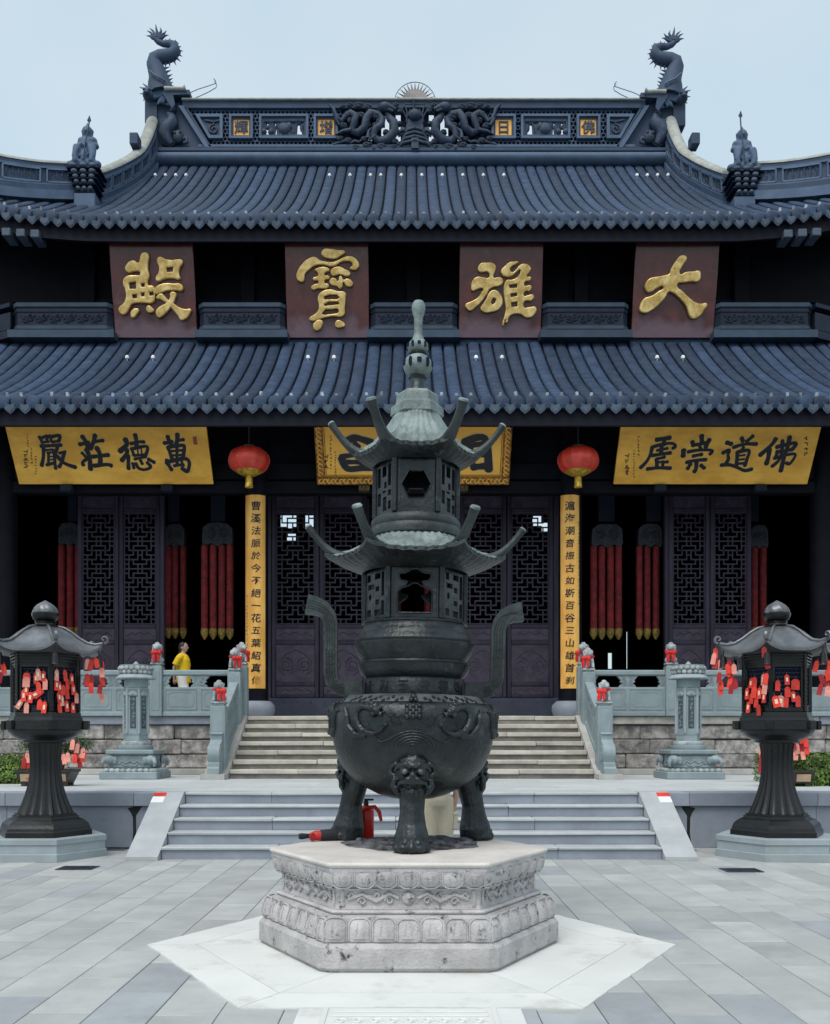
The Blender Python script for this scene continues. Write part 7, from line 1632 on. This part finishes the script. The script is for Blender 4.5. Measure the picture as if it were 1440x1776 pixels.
# ------------------------------------------------------------------ bonsai in trays behind the bronze lanterns
def bonsai(x0, x1, Y, pads, tags, label, lab):
    bn = empty('bonsai', ((x0 + x1) / 2, Y, T1), label=label, cat='potted plant', group='bonsai in trays'); cx = (x0 + x1) / 2; hw = (x1 - x0) / 2
    def ring(k, z, d=.21): return [(cx - hw * k, Y - d * k, z), (cx + hw * k, Y - d * k, z), (cx + hw * k, Y + d * k, z), (cx - hw * k, Y + d * k, z)]
    V = ring(.80, T1 + .05) + ring(.96, T1 + .21) + ring(1.0, T1 + .21) + ring(1.0, T1 + .25) + ring(.92, T1 + .25) + ring(.92, T1 + .22)
    F = [(0, 3, 2, 1)] + [(r * 4 + i, r * 4 + (i + 1) % 4, (r + 1) * 4 + (i + 1) % 4, (r + 1) * 4 + i) for r in range(5) for i in range(4)] + [(20, 21, 22, 23)]
    tr = build('tray', MB().add(V, F), 'pot_glaze', bn)
    for sx in (-1, 1):
        for sy in (-1, 1): build('tray_foot', MB().cbox(cx + sx * hw * .7 - .04, cx + sx * hw * .7 + .04, Y + sy * .13 - .03, Y + sy * .13 + .03, T1 + .001, T1 + .06, .006), 'pot_glaze', tr)
        build('tray_panel', MB().grid(1, 1, lambda u, v: (cx + sx * hw * .48 + (u - .5) * hw * .62, Y - .21 * (.80 + .16 * v * .8 + .02) - .004, T1 + .075 + .11 * v)), 'pot_panel', tr)
    build('soil', MB().box(cx - hw * .9, cx + hw * .9, Y - .18, Y + .18, T1 + .215, T1 + .228), 'soil', bn)
    r = random.Random(int(cx * 10)); lf = MB(); tk = MB()
    for (px, py, rr) in pads:
        c = P(px, py, Y); base = Vector((cx + (c.x - cx) * .35, Y, T1 + .22)); mid = (base + c) / 2 + Vector((r.uniform(-.08, .08), 0, .03)); tk.tube([base, mid, c], [.035, .024, .012], 7)
        for i in range(330):
            d = Vector((r.gauss(0, .45), r.gauss(0, .4), r.gauss(0, .35))); p = c + d * rr; a = Vector((r.uniform(-1, 1), r.uniform(-1, 1), r.uniform(-.2, 1))).normalized(); b = a.orthogonal().normalized(); s = r.uniform(.018, .035)
            lf.add([p - b * s * .3, p + a * s, p + b * s * .3, p + a * s * 2.1], [(0, 1, 3, 2)] if 0 else [(0, 2, 1), (1, 2, 3)])
    build('trunk', tk, 'bark', bn, 60); build('foliage', lf, 'leaf_pot', bn, kind='stuff')
    for px, py in tags:
        kd = r.choice(['tag_red', 'tag_dark', 'tag_red', 'tag_pale'])
        hang(px, py, (0, Y - .12 - r.uniform(0, .06), 0), (0, -1, 0), '%s wish tag tied to the bonsai behind the %s lantern' % ({'tag_red': 'bright red', 'tag_pale': 'faded pink', 'tag_dark': 'dark red'}[kd], lab), 'wish tags on the %s bonsai' % lab, kd, 1.15, r.uniform(-.2, .2))
bonsai(-5.92, -5.06, 14.7, [(47, 1294, .17), (110, 1292, .16), (124, 1280, .16), (145, 1292, .15), (118, 1300, .14)], [(47, 1316), (42, 1325), (52, 1326), (47, 1345), (127, 1293), (136, 1300), (133, 1312), (145, 1308), (130, 1318), (137, 1325), (110, 1318), (118, 1316), (147, 1314)], 'tray bonsai hung with red tags behind the left bronze lantern', 'left')
bonsai(5.30, 5.98, 14.6, [(1375, 1330, .17), (1360, 1300, .16), (1322, 1318, .12), (1388, 1292, .1)], [(1320, 1305), (1321, 1318), (1320, 1333), (1376, 1292), (1382, 1300), (1388, 1284), (1393, 1298), (1400, 1302), (1391, 1310), (1397, 1290), (1380, 1312)], 'tray bonsai hung with red tags behind the right bronze lantern', 'right')

# ------------------------------------------------------------------ things left on the burner pedestal
x, y, z = -.355, 7.60, PTOP + .001; T = Matrix.Translation((x, y, 0)); ex = empty('fire_extinguisher', (x, y, z), label='small red fire extinguisher standing behind the left burner leg', cat='fire extinguisher')
build('cylinder', MB().lathe([(.055, z), (.062, z + .01), (.062, z + .20), (.055, z + .225), (.03, z + .245), (.02, z + .25)], 28, T), 'extinguisher_red', ex, 40)
build('valve', MB().lathe([(.02, z + .25), (.02, z + .28), (.012, z + .285)], 14, T), 'iron', ex, 40); build('handle', MB().cbox(x - .015, x + .06, y - .012, y + .012, z + .285, z + .30, .004), 'black_cloth', ex)
build('strap', MB().tube([(x + .0, y - .06, z + .235), (x + .07, y - .05, z + .24), (x + .105, y - .05, z + .20), (x + .12, y - .05, z + .13)], [.014, .016, .016, .012], 6, flat=(.4, 1)), 'ribbon_red', ex, 60)
build('strap', MB().tube([(x - .04, y - .06, z + .225), (x - .12, y - .06, z + .20), (x - .18, y - .07, z + .15), (x - .21, y - .07, z + .13)], [.014, .016, .016, .012], 6, flat=(.4, 1)), 'ribbon_red', ex, 60)
a, b = Vector((-.84, 7.27, PTOP + .040)), Vector((-.46, 7.40, PTOP + .048)); um = empty('folded_umbrella', (-.65, 7.33, PTOP), label='black and red folded umbrella lying on the pedestal beside the left burner leg', cat='umbrella')
dv = (b - a)
build('canopy_roll', MB().tube([a + dv * .38, a + dv * .42, a + dv * .7, b], [.034, .042, .046, .043], 12), 'black_cloth', um, 50); build('red_lining', MB().tube([a + dv * .20, a + dv * .30, a + dv * .40], [.020, .036, .038], 12), 'ribbon_red', um, 50)
build('rolled_edge', MB().tube([a + dv * .26 + Vector((0, -.035, -.006)), a + dv * .28 + Vector((0, -.045, -.006))], [.030, .030], 12), 'tag_dark', um, 50)
build('handle', MB().tube([a, a + dv * .05, a + dv * .22], [.020, .024, .015], 10), 'black_cloth', um, 50)

# ------------------------------------------------------------------ people
def person(loc, rz, label, shirt, lower, parts):
    p = empty('person', loc, label=label, cat='person'); p.rotation_euler = (0, 0, rz)
    for nm, mb, m in parts: o = build(nm, mb, m, p, 180, local=True)
    return p
def body_parts(h, step, shirt, lower, hem, hairlen, arm_swing):
    k = h / 1.62; b = MB(); S_ = lambda *q: tuple(v * k for v in q)          # facing -Y in local space, feet at z 0
    def leg_(s, fw):
        return [S_(s * .085, 0, .86), S_(s * .09, -fw * .45 - .02, .47), S_(s * .085, -fw + .02, .09), S_(s * .085, -fw, .05)]
    for s, fw in ((-1, step), (1, -step)):
        b.tube(leg_(s, fw), [.085 * k, .058 * k, .040 * k, .038 * k], 10); b.tube([S_(s * .085, -fw + .05, .035), S_(s * .085, -fw - .11, .028)], [.038 * k, .034 * k], 8)
    b.tube([S_(0, 0, .80), S_(0, 0, .95), S_(0, .0, 1.10), S_(0, .01, 1.24), S_(0, .01, 1.32), S_(0, -.005, 1.40)], [.13 * k, .125 * k, .125 * k, .13 * k, .085 * k, .05 * k], 12)
    for s, a in ((-1, arm_swing), (1, -arm_swing)):
        el = S_(s * .215, .05 + a * .5, 1.04); hd = S_(s * .20, -.03 + a * 1.2, .80)
        b.tube([S_(s * .12, .01, 1.29), S_(s * .175, .015, 1.25), el, hd], [.052 * k, .05 * k, .036 * k, .026 * k], 9)
        hv = Vector(hd); d = (hv - Vector(el)).normalized(); b.sphere(tuple(hv + d * .035 * k), (.020 * k, .036 * k, .045 * k), 8, 6)
        for i in range(4): q = hv + d * .06 * k + Vector((0, (i - 1.5) * .016 * k, 0)); b.tube([q, q + d * (.05 - .006 * abs(i - 1.2)) * k + Vector((-s * .008, 0, 0))], .009 * k, 6)
        b.tube([hv + d * .02 * k + Vector((0, -.03, 0)), hv + d * .06 * k + Vector((0, -.05, 0))], .010 * k, 6)
    b.sphere(S_(0, -.015, 1.50), (.072 * k, .090 * k, .105 * k)); b.sphere(S_(0, -.045, 1.445), (.052 * k, .058 * k, .05 * k)); b.sphere(S_(0, -.108, 1.485), (.014 * k, .022 * k, .022 * k), 8, 6)
    for s in (-1, 1): b.sphere(S_(s * .074, .005, 1.485), (.012 * k, .022 * k, .03 * k), 8, 6)
    parts = [('body', merge_body(b, .012, 3), 'skin')]
    f = MB()
    for s in (-1, 1): f.sphere(S_(s * .03, -.098, 1.505), (.012 * k, .008 * k, .007 * k), 8, 6)
    f.tube([S_(-.022, -.097, 1.445), S_(0, -.105, 1.443), S_(.022, -.097, 1.445)], .005 * k, 5); parts.append(('face_details', f, 'hair'))
    t = MB(); t.tube([S_(0, .0, hem), S_(0, 0, hem + .12), S_(0, 0, 1.05), S_(0, .01, 1.22), S_(0, .01, 1.33), S_(0, .0, 1.365)], [.165 * k, .155 * k, .150 * k, .155 * k, .11 * k, .065 * k], 14)
    for s, a in ((-1, arm_swing), (1, -arm_swing)): t.tube([S_(s * .10, .01, 1.29), S_(s * .18, .015, 1.25), S_(s * .212, .04 + a * .4, 1.10)], [.075 * k, .072 * k, .07 * k], 10)
    parts.append(('shirt', merge_body(t, .014, 3), shirt))
    l = MB(); l.tube([S_(0, 0, .98), S_(0, 0, .86), S_(0, 0, .80)], [.145 * k, .155 * k, .14 * k], 14)
    for s, fw in ((-1, step), (1, -step)): l.tube([S_(s * .075, 0, .88), S_(s * .09, -fw * .25, .66), S_(s * .095, -fw * .5 - .015, .50)], [.115 * k, .108 * k, .112 * k], 12)
    parts.append(('shorts', merge_body(l, .014, 3), lower))
    h_ = MB(); h_.sphere(S_(0, .012, 1.525), (.084 * k, .092 * k, .095 * k)); h_.sphere(S_(0, .045, 1.48), (.075 * k, .06 * k, .09 * k))
    h_.sphere(S_(0, .06, 1.42 - hairlen), (.055 * k, .04 * k, .05 * k + hairlen))
    hm = merge_body(h_, .012, 2); hm.v = [(v[0], max(v[1], -.060 * k) if v[2] < 1.545 * k else v[1], v[2]) for v in hm.v]; parts.append(('hair', hm, 'hair'))
    sh = MB()
    for s, fw in ((-1, step), (1, -step)): sh.tube([S_(s * .085, -fw + .07, .035), S_(s * .085, -fw - .04, .035), S_(s * .085, -fw - .135, .028)], [.042 * k, .045 * k, .038 * k], 10, flat=(.85, 1)); sh.box(s * .085 * k - .042 * k, s * .085 * k + .042 * k, (-fw - .15) * k, (-fw + .10) * k, .001, .02)
    parts.append(('shoes', sh, 'shoe')); return parts
Yw = 20.35; person((PX(318, Yw), Yw, T2), radians(78), 'woman in a yellow t-shirt walking behind the left balustrade', 'yellow', 'white', body_parts(1.585, .17, 'shirt_yellow', 'cloth_white', .74, .03, .12))
Ym = 9.0; pm2 = person((PX(752, Ym), Ym, 0.002), radians(200), 'person in beige cargo shorts standing behind the incense burner', 'grey', 'beige', body_parts(1.66, .05, 'cloth_grey', 'cloth_beige', .98, .0, .03))
pk = MB().cbox(-.025, .025, -.07, .07, .60, .74, .01); pk.cbox(-.03, .03, -.075, .075, .73, .765, .008)
for s in (-1, 1): o = build('cargo_pocket', MB().add([(v[0] + s * .195, v[1], v[2]) for v in pk.v], pk.f), 'cloth_beige', pm2, local=True)
